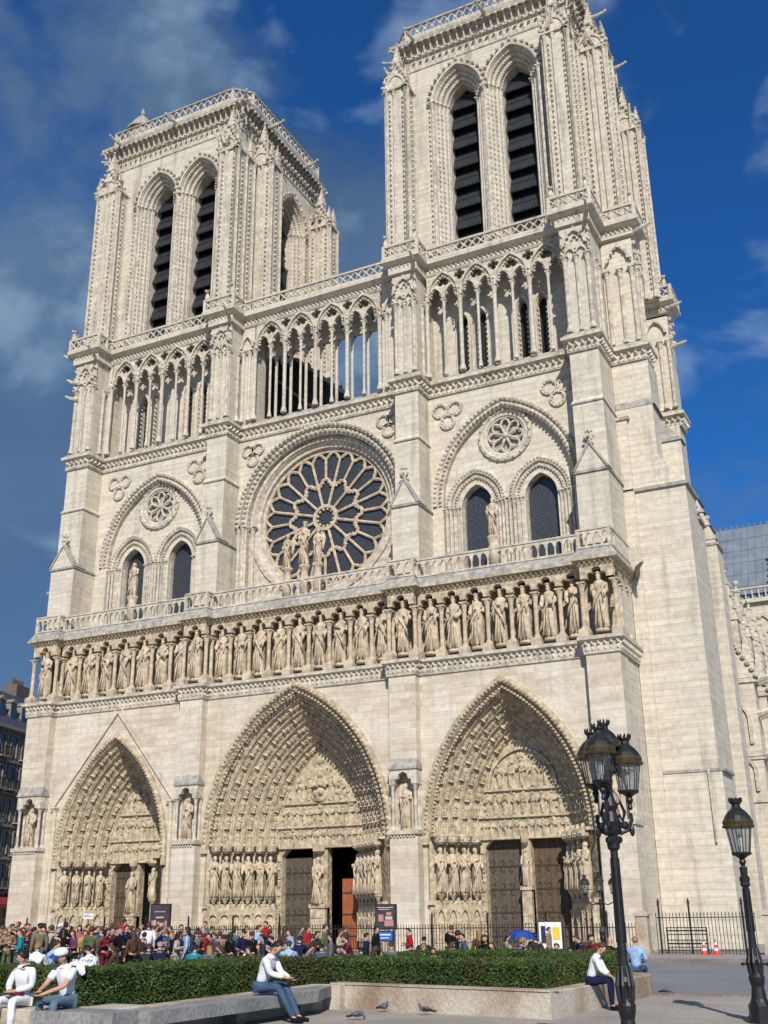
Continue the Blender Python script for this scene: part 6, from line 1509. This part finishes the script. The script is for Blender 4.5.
POSE = {'s0': make_pose(stand(), sub=1, nm='s0'), 's1': make_pose(stand(.12, 'fold', .05, .4), sub=1, nm='s1'), 's2': make_pose(stand(.05, 'up', .0, -.5), sub=1, nm='s2'), 's3': make_pose(stand(.1, 'down', .2, .2), sub=1, nm='s3'),
        't0': make_pose(sit(.3, 'knees'), sub=1, nm='t0'), 't1': make_pose(sit(.1, 'lap', .7), sub=1, nm='t1'),
        'A': make_pose(sit(.12, 'lap', -.75, .0), True, 2, 'A'), 'B': make_pose(sit(.22, 'fwd', -.5, .25), True, 2, 'B'), 'C': make_pose(sit(.42, 'fwd', .1, .35, ang=.28), True, 2, 'C'),
        'D': make_pose(sit(.38, 'knees', .1, .45), True, 2, 'D'), 'E': make_pose(sit(.1, 'lap', .1, .2), True, 2, 'E')}
PAL = dict(black=(.012, .012, .015), charcoal=(.04, .04, .045), grey=(.16, .16, .16), white=(.72, .72, .74), cream=(.5, .45, .34), tan=(.32, .22, .12), brown=(.11, .06, .035), red=(.5, .02, .025), maroon=(.16, .02, .035), teal=(.02, .28, .36),
           blue=(.03, .08, .34), navy=(.015, .02, .06), lightblue=(.28, .42, .62), denim=(.07, .12, .2), washed=(.13, .2, .26), green=(.12, .15, .07), pink=(.5, .16, .2), yellow=(.6, .42, .06), purple=(.16, .06, .16), orange=(.5, .18, .05), khaki=(.22, .19, .12))
def cm(n): 
    k = 'cloth_' + n
    if k not in M: M[k] = flat(k, [c_ * (.72 if n not in ('white', 'lightblue') else .95) for c_ in PAL[n]], rough=.88, var=.28, scale=5, bump=.03, spec=.12)
    return M[k]
M['skin_a'] = flat('skin_light', (.48, .27, .18), rough=.55, var=.08); M['skin_b'] = flat('skin_brown', (.24, .12, .07), rough=.55, var=.08)
HAIR = dict(black=(.012, .01, .01), brown=(.06, .032, .018), fair=(.25, .15, .06), grey=(.25, .24, .23))
def hm(n):
    k = 'hair_' + n
    if k not in M: M[k] = flat(k, HAIR[n], rough=.5, var=.3, scale=30)
    return M[k]
def child_mesh(nm, me, mat, par):
    o = bpy.data.objects.new(nm, me); COL.objects.link(o); o.parent = par
    if not me.materials: me.materials.append(mat)
    o.material_slots[0].link = 'OBJECT'; o.material_slots[0].material = mat
    return o
def person(pose, pos, rz, top, bot, hair, label, sc_=1, tee=False, long_=False, hat=None, skin='skin_a', extra=None, skirt=False, grp='visitors in front of the cathedral', eyes=False):
    P = POSE[pose]; t_ = thing('person', label, 'person', pos, rz, grp); t_.scale = (sc_,) * 3
    child_mesh('body', P['body'], M[skin], t_); child_mesh('shirt', P['tee' if tee else 'top'], cm(top), t_)
    if skirt:
        q = MB(); z = P['J']['pel'][2]; q.lathe([(.27, 0), (.2, .3), (.15, .45)], 0, 0, z - .38, 12); o = q.build('skirt', [cm(bot)], t_, True)
    else: child_mesh('trousers', P['legs'], cm(bot), t_)
    child_mesh('shoes', P['shoes'], cm('black' if not skirt else 'white'), t_)
    if hair: child_mesh('hair', P['longhair' if long_ else 'hair'], hm(hair), t_)
    H, u, f = P['H'], P['up'], P['f']
    if hat:
        q = MB(); c = H + u * .06
        q.M = Matrix(((u.cross(f).x, -f.x, u.x, c.x), (u.cross(f).y, -f.y, u.y, c.y), (u.cross(f).z, -f.z, u.z, c.z), (0, 0, 0, 1)))
        q.lathe([(.107, -.01), (.109, .03), (.088, .075), (.04, .097), (0, .1)], 0, 0, 0, 14, sx=.95, sy=1.1); q.add([(-.08, -.08, -.005), (.08, -.08, -.005), (.06, -.2, -.02), (-.06, -.2, -.02), (-.08, -.08, .01), (.08, -.08, .01), (.06, -.2, -.01), (-.06, -.2, -.01)], [(0, 1, 2, 3), (4, 5, 6, 7), (0, 1, 5, 4), (1, 2, 6, 5), (2, 3, 7, 6), (3, 0, 4, 7)], 1)
        q.build('cap', [cm(hat[0]), cm(hat[1])], t_, True)
    if eyes:
        q = MB(); X = u.cross(f).normalized()
        for s in (-1, 1): c = H + f * .078 + X * s * .03 + u * .012; q.ball(tuple(c), (.012, .012, .008), 6, 4)
        q.tube([tuple(H + f * .082 - u * .052 - X * .02), tuple(H + f * .088 - u * .054), tuple(H + f * .082 - u * .052 + X * .02)], .006, 5, 1)
        q.build('face_detail', [hm('black'), M['skin_b']], t_)
        q = MB()
        for s in (-1, 1): c = H + X * s * .078 + u * .0; q.ball(tuple(c), (.016, .02, .03), 6, 5)
        q.build('ear', [M[skin]], t_)
    if extra == 'backpack':
        q = MB(); q.frus((-.15, .15, .1, .27), (-.12, .12, .11, .22), 1.05, 1.45); q.ball((0, .2, 1.44), (.13, .08, .06), 8, 5); q.build('backpack', [cm('navy')], None, True, None)
        bpy.data.objects[-1] if False else None
        o = COL.objects[-1]; o.parent = t_
    return t_
# measured in the photograph: column, head height, distance -> a place on the ground
CAMYAW = 26.3
def crowd(u, v, D, pose, top, bot, hair, face, label, **k):
    D = D * (.84 if D > 42 else .95); P = spot(u, v, D); J = POSE[pose]; H = J['H'].z + .13
    s_ = max(.8, min(1.08, P.z / H))
    # keep the head on its measured line by moving along it when the scale would leave human bounds
    for _ in range(12):
        P = spot(u, v, D); s_ = P.z / H
        if s_ > 1.06: D *= 1.04
        elif s_ < .86 and D > 33: D *= .97
        else: break
    s_ = max(.84, min(1.07, s_))
    rz = R(CAMYAW + {'front': 0, 'back': 180, 'left': -80, 'right': 80, 'fl': -40, 'fr': 40, 'bl': -140, 'br': 140}[face]) + rnd.uniform(-.2, .2)
    z_ = P.z - H * s_
    return person(pose, (P.x, P.y, 0), rz, top, bot, hair, label, s_, **k)
CR = [
 (3, 925, 50, 's0', 'black', 'charcoal', 'brown', 'br', 'person in a black coat at the left edge of the crowd', {}),
 (9, 926, 49, 's1', 'tan', 'green', 'fair', 'fr', 'fair haired person in a tan jacket second from the left edge of the crowd', {}),
 (18, 922, 52, 's3', 'white', 'black', 'brown', 'back', 'person in a red cap, white top and black skirt with bare legs', dict(hat=('red', 'red'), skirt=True)),
 (24, 929, 45, 's1', 'teal', 'charcoal', 'brown', 'left', 'person in a bright teal jacket in the left crowd', {}),
 (34, 927, 50, 's0', 'charcoal', 'black', 'black', 'br', 'person in charcoal between the teal jacket and the brown coat', {}),
 (41, 923, 50, 's0', 'brown', 'brown', 'brown', 'back', 'person in a long brown coat seen from behind in the left crowd', {}),
 (47, 926, 50, 's1', 'navy', 'charcoal', 'black', 'fl', 'person in navy just right of the long brown coat', {}),
 (52, 925, 51, 's0', 'cream', 'khaki', 'brown', 'back', 'person in a cream jacket in the left crowd', {}),
 (58, 924, 52, 's3', 'grey', 'denim', 'grey', 'right', 'person in a white hat and grey jacket', dict(hat=('white', 'white'))),
 (66, 922, 44, 's0', 'black', 'black', 'black', 'back', 'person in black carrying a navy backpack in the left crowd', dict(extra='backpack')),
 (76, 930, 47, 's1', 'purple', 'charcoal', 'brown', 'fl', 'person in a dark purple top in the left crowd', dict(long_=True)),
 (80, 925, 53, 's0', 'pink', 'black', 'black', 'front', 'person in a pink top behind the dark purple top', dict(long_=True)),
 (85, 930, 50, 's0', 'yellow', 'denim', 'brown', 'fr', 'person in a yellow top below the small white sign', {}),
 (92, 926, 46, 's0', 'green', 'charcoal', 'brown', 'back', 'person in an olive green jacket below the small white sign', {}),
 (101, 926, 51, 's1', 'blue', 'navy', 'brown', 'back', 'person in a bright blue jacket in the left crowd', {}),
 (106, 928, 45, 's1', 'maroon', 'maroon', 'black', 'fr', 'dark haired person in a maroon dress in the left crowd', dict(long_=True)),
 (115, 925, 48, 's0', 'black', 'charcoal', 'brown', 'back', 'person in black just left of the bright red shirt', {}),
 (125, 919, 47, 's2', 'red', 'washed', 'black', 'back', 'person in a bright red shirt and jeans seen from behind', {}),
 (134, 930, 43, 's0', 'brown', 'black', 'brown', 'bl', 'long haired person in a brown coat right of the bright red shirt', dict(long_=True)),
 (142, 932, 46, 's1', 'charcoal', 'black', 'black', 'br', 'person in charcoal between the red shirt and the white shirt', {}),
 (149, 922, 50, 's0', 'white', 'blue', 'brown', 'back', 'person in a white shirt and blue trousers below the tall poster board', {}),
 (158, 927, 46, 's1', 'navy', 'navy', 'black', 'right', 'person in a navy coat below the tall poster board', {}),
 (166, 926, 50, 's0', 'cream', 'tan', 'fair', 'left', 'fair haired person in a cream top below the tall poster board', {}),
 (176, 931, 43, 's1', 'cream', 'cream', 'black', 'right', 'dark haired person in a long cream coat', dict(long_=True)),
 (188, 927, 45, 's0', 'lightblue', 'denim', 'black', 'left', 'dark haired person in a light blue shirt turned to the left', dict(long_=True)),
 (200, 930, 50, 's0', 'red', 'charcoal', 'brown', 'back', 'person in a red coat partly behind others left of the central portal', {}),
 (205, 921, 57, 's2', 'grey', 'grey', 'brown', 'front', 'person in a grey suit before the plinth left of the central portal', {}),
 (210, 933, 43, 's0', 'maroon', 'charcoal', 'black', 'fl', 'person in a dark maroon top left of the central portal', {}),
 (220, 931, 46, 's0', 'tan', 'denim', 'brown', 'back', 'person in a tan jacket and jeans seen from behind', {}),
 (234, 928, 48, 's0', 'denim', 'denim', 'black', 'back', 'person in denim jacket and jeans seen from behind', {}),
 (245, 929, 44, 's1', 'navy', 'black', 'black', 'bl', 'left one of two dark coated people left of the light blue shirt', {}),
 (252, 931, 43, 's0', 'black', 'navy', 'brown', 'br', 'right one of two dark coated people left of the light blue shirt', {}),
 (259, 925, 45, 's0', 'lightblue', 'charcoal', 'brown', 'right', 'brown haired person in a light blue shirt before the central portal', {}),
 (266, 921, 56, 's0', 'red', 'black', 'black', 'fl', 'distant person in red at the central portal doors', {}),
 (270, 930, 42, 's0', 'black', 'navy', 'black', 'br', 'person in black with a backpack before the central portal', dict(extra='backpack')),
 (285, 926, 46, 's0', 'brown', 'charcoal', 'brown', 'back', 'long haired person in brown before the trumeau of the central portal', dict(long_=True)),
 (292, 929, 43, 's1', 'lightblue', 'white', 'brown', 'left', 'person in a pale blue top and white trousers before the central portal', dict(long_=True)),
 (308, 926, 50, 's0', 'red', 'charcoal', 'brown', 'right', 'person in a red sweater at the right of the central portal', {}),
 (316, 931, 44, 's1', 'charcoal', 'black', 'black', 'fr', 'person in charcoal left of the olive shirt', {}),
 (325, 924, 44, 's0', 'green', 'khaki', 'brown', 'right', 'person in an olive shirt before the red brown door', {}),
 (338, 929, 41, 's1', 'cream', 'cream', 'brown', 'right', 'person in a beige jacket leaning to the right before the red brown door', {}),
 (376, 926, 39, 's0', 'black', 'black', 'black', 'right', 'person in a black suit standing beside the dark poster board', {}),
 (411, 928, 40, 's1', 'red', 'black', 'black', 'left', 'person in a red jacket before the buttress right of the dark poster board', {}),
 (449, 925, 42, 's1', 'black', 'charcoal', 'brown', 'br', 'taller of two people in black before the right portal plinth', {}),
 (454, 930, 36, 't1', 'black', 'black', 'black', 'right', 'shorter of two people in black before the right portal plinth', {}),
 (479, 930, 44, 's0', 'brown', 'charcoal', 'fair', 'back', 'long haired person in brown before the right portal', dict(long_=True)),
 (486, 934, 34, 't1', 'black', 'black', 'brown', 'fl', 'person in a black top facing the camera before the right portal', dict(long_=True)),
 (518, 937, 33.5, 't1', 'blue', 'navy', 'fair', 'right', 'person in a blue jacket under the blue umbrella', {}),
 (525, 938, 34, 't1', 'brown', 'black', 'black', 'left', 'person in brown under the blue umbrella', {}),
 (548, 927, 49, 's0', 'tan', 'khaki', 'brown', 'right', 'person in a tan jacket reading the white and yellow notice board', {}),
 (593, 934, 34, 't1', 'maroon', 'black', 'black', 'fl', 'person in a dark maroon jacket left of the tall lamp post', {}),
 # seated behind the hedge
 (36, 942, 33, 't0', 'white', 'lightblue', 'fair', 'back', 'fair haired seated person in white seen over the left hedge', {}),
 (49, 940, 34, 't0', 'lightblue', 'blue', 'brown', 'right', 'seated person in a light blue shirt seen over the left hedge', {}),
 (94, 944, 31, 't0', 'white', 'blue', 'black', 'bl', 'black haired seated person in a white shirt seen over the left hedge', {}),
 (120, 943, 36, 't0', 'brown', 'black', 'brown', 'left', 'seated person in brown below the bright red shirt', dict(long_=True)),
 (148, 943, 35, 't0', 'charcoal', 'black', 'brown', 'back', 'seated person in charcoal left of the bald man', {}),
 (160, 941, 34, 't0', 'navy', 'black', 'grey', 'back', 'grey haired seated person in navy seen over the hedge', {}),
 (193, 944, 34, 't0', 'teal', 'black', 'black', 'back', 'black haired seated person in a teal top seen over the hedge', {}),
 (210, 945, 35, 't0', 'grey', 'denim', 'fair', 'back', 'seated person with long fair hair seen over the hedge', dict(long_=True)),
 (241, 946, 34, 't0', 'white', 'denim', 'brown', 'right', 'small seated person in white facing right over the hedge', {}),
 (288, 940, 33, 't0', 'lightblue', 'denim', 'brown', 'back', 'seated person in a sky blue shirt seen from behind over the hedge', {}),
 (322, 943, 35, 't0', 'denim', 'black', 'black', 'back', 'seated person in denim left of the two dark hats', {}),
 (337, 944, 35, 't0', 'navy', 'black', 'black', 'bl', 'seated person in navy below the beige jacket', {}),
 (350, 945, 34, 't0', 'blue', 'navy', 'black', 'left', 'seated person in dark blue right of the beige jacket', {}),
 (361, 947, 34, 't0', 'charcoal', 'black', 'black', 'back', 'seated person in charcoal left of the black suit', {}),
 (391, 941, 34, 't0', 'grey', 'charcoal', 'brown', 'back', 'seated person in grey between the black suit and the red jacket', {}),
 (401, 944, 35, 't0', 'white', 'grey', 'black', 'right', 'seated person in white between the black suit and the red jacket', {}),
 (433, 948, 33, 't0', 'orange', 'denim', 'brown', 'front', 'seated child in orange right of the red jacket', {}),
 (541, 946, 34, 't0', 'charcoal', 'black', 'black', 'back', 'seated long haired person in charcoal right of the blue umbrella', dict(long_=True)),
 (574, 948, 32, 't0', 'white', 'grey', 'black', 'fl', 'seated black haired person in white seen over the right hedge', {}),
]
for a in CR: crowd(*a[:-1], **a[-1])
fill = random.Random(11)
FILL = [(13, 'navy', 'left edge, behind the red cap'), (29, 'maroon', 'behind the teal jacket'), (44, 'black', 'behind the long brown coat'), (61, 'brown', 'behind the backpack wearer'), (71, 'charcoal', 'right of the backpack wearer'), (88, 'red', 'under the white sign'),
        (97, 'black', 'right of the white sign post'), (110, 'navy', 'behind the maroon dress'), (119, 'tan', 'behind the bright red shirt'), (131, 'black', 'right behind the bright red shirt'), (138, 'denim', 'left of the white shirt'), (154, 'white', 'behind the navy coat'), (171, 'red', 'left of the long cream coat'), (182, 'brown', 'right of the long cream coat'), (196, 'black', 'right of the light blue shirt'), (300, 'grey', 'in front of the central trumeau'), (345, 'charcoal', 'right of the beige jacket')]
for u, c, wh in FILL:
    crowd(u, 924 + fill.uniform(-2, 3) + u * .01, 54 + fill.uniform(-2, 3), fill.choice(['s0', 's1', 's3']), c, fill.choice(['black', 'denim', 'charcoal']), fill.choice(['black', 'brown', 'brown']), fill.choice(['back', 'front', 'left', 'right', 'br']), 'half hidden standing person in %s, %s' % (c, wh))
hairn = dict(black='black', brown='brown', fair='fair', grey='grey')
NB = ['the teal jacket', 'the long brown coat', 'the cream jacket', 'the navy backpack', 'the purple top', 'the yellow top', 'the olive jacket', 'the bright blue jacket', 'the maroon dress', 'the bright red shirt', 'the blue trousers', 'the navy coat', 'the long cream coat', 'the light blue shirt', 'the grey suit', 'the tan jacket and jeans']
NU = [24, 41, 52, 66, 76, 85, 92, 101, 106, 125, 149, 158, 176, 188, 205, 220]
cyc = ['charcoal', 'black', 'navy', 'brown', 'grey', 'maroon', 'khaki', 'denim']
for i in range(34):
    u = 1 + i * 7.0 + fill.uniform(-2, 2); j = min(range(16), key=lambda a: abs(NU[a] - u)); c = cyc[i % 8]; hr = ['black', 'brown', 'grey'][i % 3] if i % 5 else 'fair'
    crowd(u, 925 + fill.uniform(-3, 5) + u * .015, 46 + fill.uniform(0, 14), fill.choice(['s0', 's1', 's3', 's2']), c, fill.choice(['black', 'denim', 'charcoal', 'navy']), hr, fill.choice(['back', 'front', 'left', 'right', 'br', 'bl']), '%s haired person in %s half hidden %s %s' % (hr, c, 'left of' if u < NU[j] else 'right of', NB[j]), long_=i % 4 == 1)
for i, (u, c, wh) in enumerate([(263, 'charcoal', 'right of the light blue shirt'), (279, 'denim', 'left of the long haired brown figure'), (298, 'navy', 'behind the white trousers'), (313, 'brown', 'right of the red sweater'), (331, 'grey', 'right of the olive shirt'), (352, 'maroon', 'well left of the black suit'), (366, 'navy', 'just left of the black suit'), (423, 'charcoal', 'right of the red jacket'), (465, 'denim', 'left of the brown figure'), (505, 'grey', 'left of the blue umbrella'), (535, 'charcoal', 'right of the blue umbrella'), (583, 'navy', 'left of the dark maroon jacket')]):
    crowd(u, 931 + fill.uniform(-2, 3) + u * .006, 44, fill.choice(['s0', 's1', 't0']), c, 'black', fill.choice(['black', 'brown']), fill.choice(['back', 'left', 'right']), 'half hidden person in %s before the railing, %s' % (c, wh))
SE = [(228, 'charcoal', 'brown', 'the denim jacket'), (250, 'black', 'black', 'the two dark coats'), (262, 'green', 'brown', 'the light blue shirt'), (275, 'maroon', 'grey', 'the distant person in red'), (304, 'grey', 'black', 'the red sweater'), (312, 'brown', 'brown', 'the figure in charcoal'), (330, 'khaki', 'black', 'the olive shirt'), (372, 'brown', 'brown', 'the black suit'), (416, 'charcoal', 'fair', 'the red jacket'), (444, 'grey', 'brown', 'the taller person in black'), (462, 'navy', 'black', 'the denim figure'), (495, 'khaki', 'brown', 'the black top'), (508, 'charcoal', 'grey', 'the blue umbrella'), (560, 'brown', 'black', 'the white and yellow board')]
for u, c, h_, nb in SE:
    crowd(u, 941 + fill.uniform(-2, 5) + u * .004, 34 + fill.uniform(-1, 3), fill.choice(['t0', 't1']), c, 'black', h_, fill.choice(['back', 'bl', 'br', 'left', 'right']), 'seated %s haired person in %s behind the hedge, below %s' % (h_, c, nb), long_=(int(u) % 3 == 0))
# umbrella held over the two people
P = spot(521, 931, 33); ut = thing('umbrella', 'open bright blue umbrella held over two people before the right portal', 'umbrella', (P.x, P.y, 0)); zt = P.z
q = MB(); q.lathe([(.52, -.22), (.47, -.12), (.33, -.03), (.12, .03), (0, .04)], 0, 0, zt, 8); q.build('canopy', [cm('blue')], ut)
q = MB(); q.tube([(0, 0, zt - .75), (0, 0, zt + .1)], .012, 5); q.build('shaft', 'iron', ut)
# people in the foreground
def fg(pose, u, v, rz, z=.5, **k):
    d = px_dir(u, v); t = (z - EYE.z) / d.z; return EYE + d * t
P = (18.42, -39.98, 0)
person('A', P, R(2), 'white', 'white', 'black', 'dark haired young man in white shirt and trousers sitting at the left end', tee=False, eyes=True, sc_=1.08, grp='people sitting on the low wall')
q = MB(); q.ball((0, 0, 0), (.15, .09, .05), 10, 6); tag(q.build('folded_jacket', [cm('maroon')], None, True, (18.5, -40.24, .74)), 'dark red folded jacket on the lap of the seated man in white', 'jacket')
P = (19.5, -40.03, 0)
person('B', P, R(-4), 'white', 'washed', 'brown', 'man in white and blue cap, white shirt and washed jeans sitting on the wall', tee=True, hat=('white', 'blue'), eyes=True, sc_=1.1, grp='people sitting on the low wall')
P = (20.97, -36.05, 0); person('C', P, R(96), 'white', 'denim', 'black', 'man in a white sweater and dark jeans sitting sideways on the stone bench', eyes=True, sc_=1.12, grp='people sitting on the low wall')
P = fg('D', 597, 983, 0); person('D', (26.45, -31.35, 0), R(98), 'white', 'navy', 'brown', 'person in a white sweater bent forward on the wall beside the tall lamp', eyes=True, grp='people sitting on the low wall', sc_=1.0)
P = spot(624, 941, 32); person('E', (25.45, -26.05, 0), R(176), 'black', 'charcoal', None, 'bald man in black seated with back to the camera right of the tall lamp', grp='people sitting on the low wall')
P = spot(640, 940, 32); person('E', (26.2, -26.3, 0), R(184), 'lightblue', 'denim', 'fair', 'fair haired person in a light blue blouse seated with back to the camera', grp='people sitting on the low wall')
# white clothing left on the hedge
q = MB(); r2 = random.Random(3)
vs = []; fs = []
for j in range(9):
    for i in range(17):
        x = (i - 8) * .03; s_ = j / 8 - .35; y = -.14 * max(0, s_) ** .5 + .16 * min(0, s_); z = -.26 * max(0, s_) * (1 + .5 * math.sin(x * 14)); vs.append((x + .02 * math.sin(j * 2.1), y + .02 * math.sin(i * 1.9 + j), z + .025 * math.sin(i * 2.3 + j * 1.7)))
for j in range(8):
    for i in range(16):
        if (i < 3 and j > 5) or (i > 12 and j > 3): continue
        fs.append((j * 17 + i, j * 17 + i + 1, (j + 1) * 17 + i + 1, (j + 1) * 17 + i))
q.add(vs, fs)
tag(q.build('jacket', [cm('white')], None, True, (18.75, -38.85, 1.24)), 'crumpled white jacket lying on the hedge between the two seated men', 'jacket')
# ================================================================ light, sky, camera
CAM = Vector((33.862, -56.219, 2.039))
yw, pt, rl = R(26.272), R(20.358), R(-.722)
fw = Vector((-math.sin(yw) * math.cos(pt), math.cos(yw) * math.cos(pt), math.sin(pt)))
rt = Vector((math.cos(yw), math.sin(yw), 0)); up = rt.cross(fw)
rt2 = rt * math.cos(rl) + up * math.sin(rl); up2 = up * math.cos(rl) - rt * math.sin(rl)
cd = bpy.data.cameras.new('camera'); co = bpy.data.objects.new('camera', cd); COL.objects.link(co)
co.matrix_world = Matrix(((rt2.x, up2.x, -fw.x, CAM.x), (rt2.y, up2.y, -fw.y, CAM.y), (rt2.z, up2.z, -fw.z, CAM.z), (0, 0, 0, 1)))
cd.sensor_fit = 'VERTICAL'; cd.sensor_height = 36; cd.lens = 1077.272 / 1024 * 36; cd.clip_end = 3000; cd.clip_start = .3
sc.camera = co
EL = R(36); sdir = Vector((.47, -.883, 0)).normalized()      # towards the sun, in plan
S = Vector((sdir.x * math.cos(EL), sdir.y * math.cos(EL), math.sin(EL)))
sl = bpy.data.lights.new('sun', 'SUN'); sl.energy = 5.0; sl.angle = R(.5); sl.color = (1, .935, .85)
so = bpy.data.objects.new('sun', sl); COL.objects.link(so); so.rotation_euler = (-S).to_track_quat('-Z', 'Y').to_euler()
w = bpy.data.worlds.new('World'); sc.world = w; w.use_nodes = True; nt = w.node_tree; L = nt.links.new
bg = nt.nodes['Background']; bg.inputs[1].default_value = .07
sky = nt.nodes.new('ShaderNodeTexSky'); sky.sky_type = 'NISHITA'; sky.sun_disc = False; sky.sun_elevation = EL
sky.sun_rotation = math.atan2(sdir.x, sdir.y); sky.altitude = 100; sky.air_density = 1.0; sky.dust_density = .4; sky.ozone_density = 3
tc = nt.nodes.new('ShaderNodeTexCoord')
mp = nt.nodes.new('ShaderNodeMapping'); mp.inputs['Scale'].default_value = (1.5, 1.5, 2.2); mp.inputs['Location'].default_value = (.35, .1, .0); L(tc.outputs['Generated'], mp.inputs[0])
n1 = nt.nodes.new('ShaderNodeTexNoise'); n1.inputs['Scale'].default_value = 2.6; n1.inputs['Detail'].default_value = 9; n1.inputs['Roughness'].default_value = .55; n1.inputs['Distortion'].default_value = .25; L(mp.outputs[0], n1.inputs['Vector'])
# clouds gather towards the north, the south-east stays clear: position of the cloud bank in the real sky
dt = nt.nodes.new('ShaderNodeVectorMath'); dt.operation = 'DOT_PRODUCT'; L(tc.outputs['Generated'], dt.inputs[0]); dt.inputs[1].default_value = (-.97, .1, -.25)
ad = nt.nodes.new('ShaderNodeMath'); ad.operation = 'MULTIPLY_ADD'; L(dt.outputs['Value'], ad.inputs[0]); ad.inputs[1].default_value = .62; L(n1.outputs[0], ad.inputs[2])
cr = nt.nodes.new('ShaderNodeMapRange'); cr.interpolation_type = 'SMOOTHSTEP'; cr.inputs[1].default_value = .56; cr.inputs[2].default_value = .76; cr.inputs[3].default_value = 0; cr.inputs[4].default_value = .85; L(ad.outputs[0], cr.inputs[0])
n2 = nt.nodes.new('ShaderNodeTexNoise'); n2.inputs['Scale'].default_value = 1.5; n2.inputs['Detail'].default_value = 6; L(mp.outputs[0], n2.inputs['Vector'])
cc = nt.nodes.new('ShaderNodeValToRGB'); cc.color_ramp.elements[0].position = .36; cc.color_ramp.elements[1].position = .66
cc.color_ramp.elements[0].color = (.85, 1.7, 3.1, 1); cc.color_ramp.elements[1].color = (2.1, 3.3, 5.0, 1); L(n2.outputs[0], cc.inputs[0])
mxs = nt.nodes.new('ShaderNodeMix'); mxs.data_type = 'RGBA'; L(cr.outputs[0], mxs.inputs[0]); tn_ = nt.nodes.new('ShaderNodeVectorMath'); tn_.operation = 'MULTIPLY'; L(sky.outputs[0], tn_.inputs[0]); tn_.inputs[1].default_value = (.24, .86, 1.6); L(tn_.outputs[0], mxs.inputs[6]); L(cc.outputs[0], mxs.inputs[7])
n3 = nt.nodes.new('ShaderNodeTexNoise'); n3.inputs['Scale'].default_value = 4.2; n3.inputs['Detail'].default_value = 9; n3.inputs['Roughness'].default_value = .5; n3.inputs['Distortion'].default_value = .3; L(mp.outputs[0], n3.inputs['Vector'])
c3 = nt.nodes.new('ShaderNodeMapRange'); c3.interpolation_type = 'SMOOTHSTEP'; c3.inputs[1].default_value = .49; c3.inputs[2].default_value = .62; c3.inputs[4].default_value = .62; L(n3.outputs[0], c3.inputs[0])
mx3 = nt.nodes.new('ShaderNodeMix'); mx3.data_type = 'RGBA'; L(c3.outputs[0], mx3.inputs[0]); L(mxs.outputs[2], mx3.inputs[6]); mx3.inputs[7].default_value = (4.0, 5.8, 8.2, 1)
L(mx3.outputs[2], bg.inputs[0])
sc.view_settings.view_transform = 'Standard'; sc.view_settings.look = 'None'; sc.view_settings.gamma = 1; sc.view_settings.exposure = 0
sc.cycles.max_bounces = 5; sc.cycles.diffuse_bounces = 3; sc.cycles.glossy_bounces = 2; sc.cycles.transmission_bounces = 4; sc.cycles.transparent_max_bounces = 6
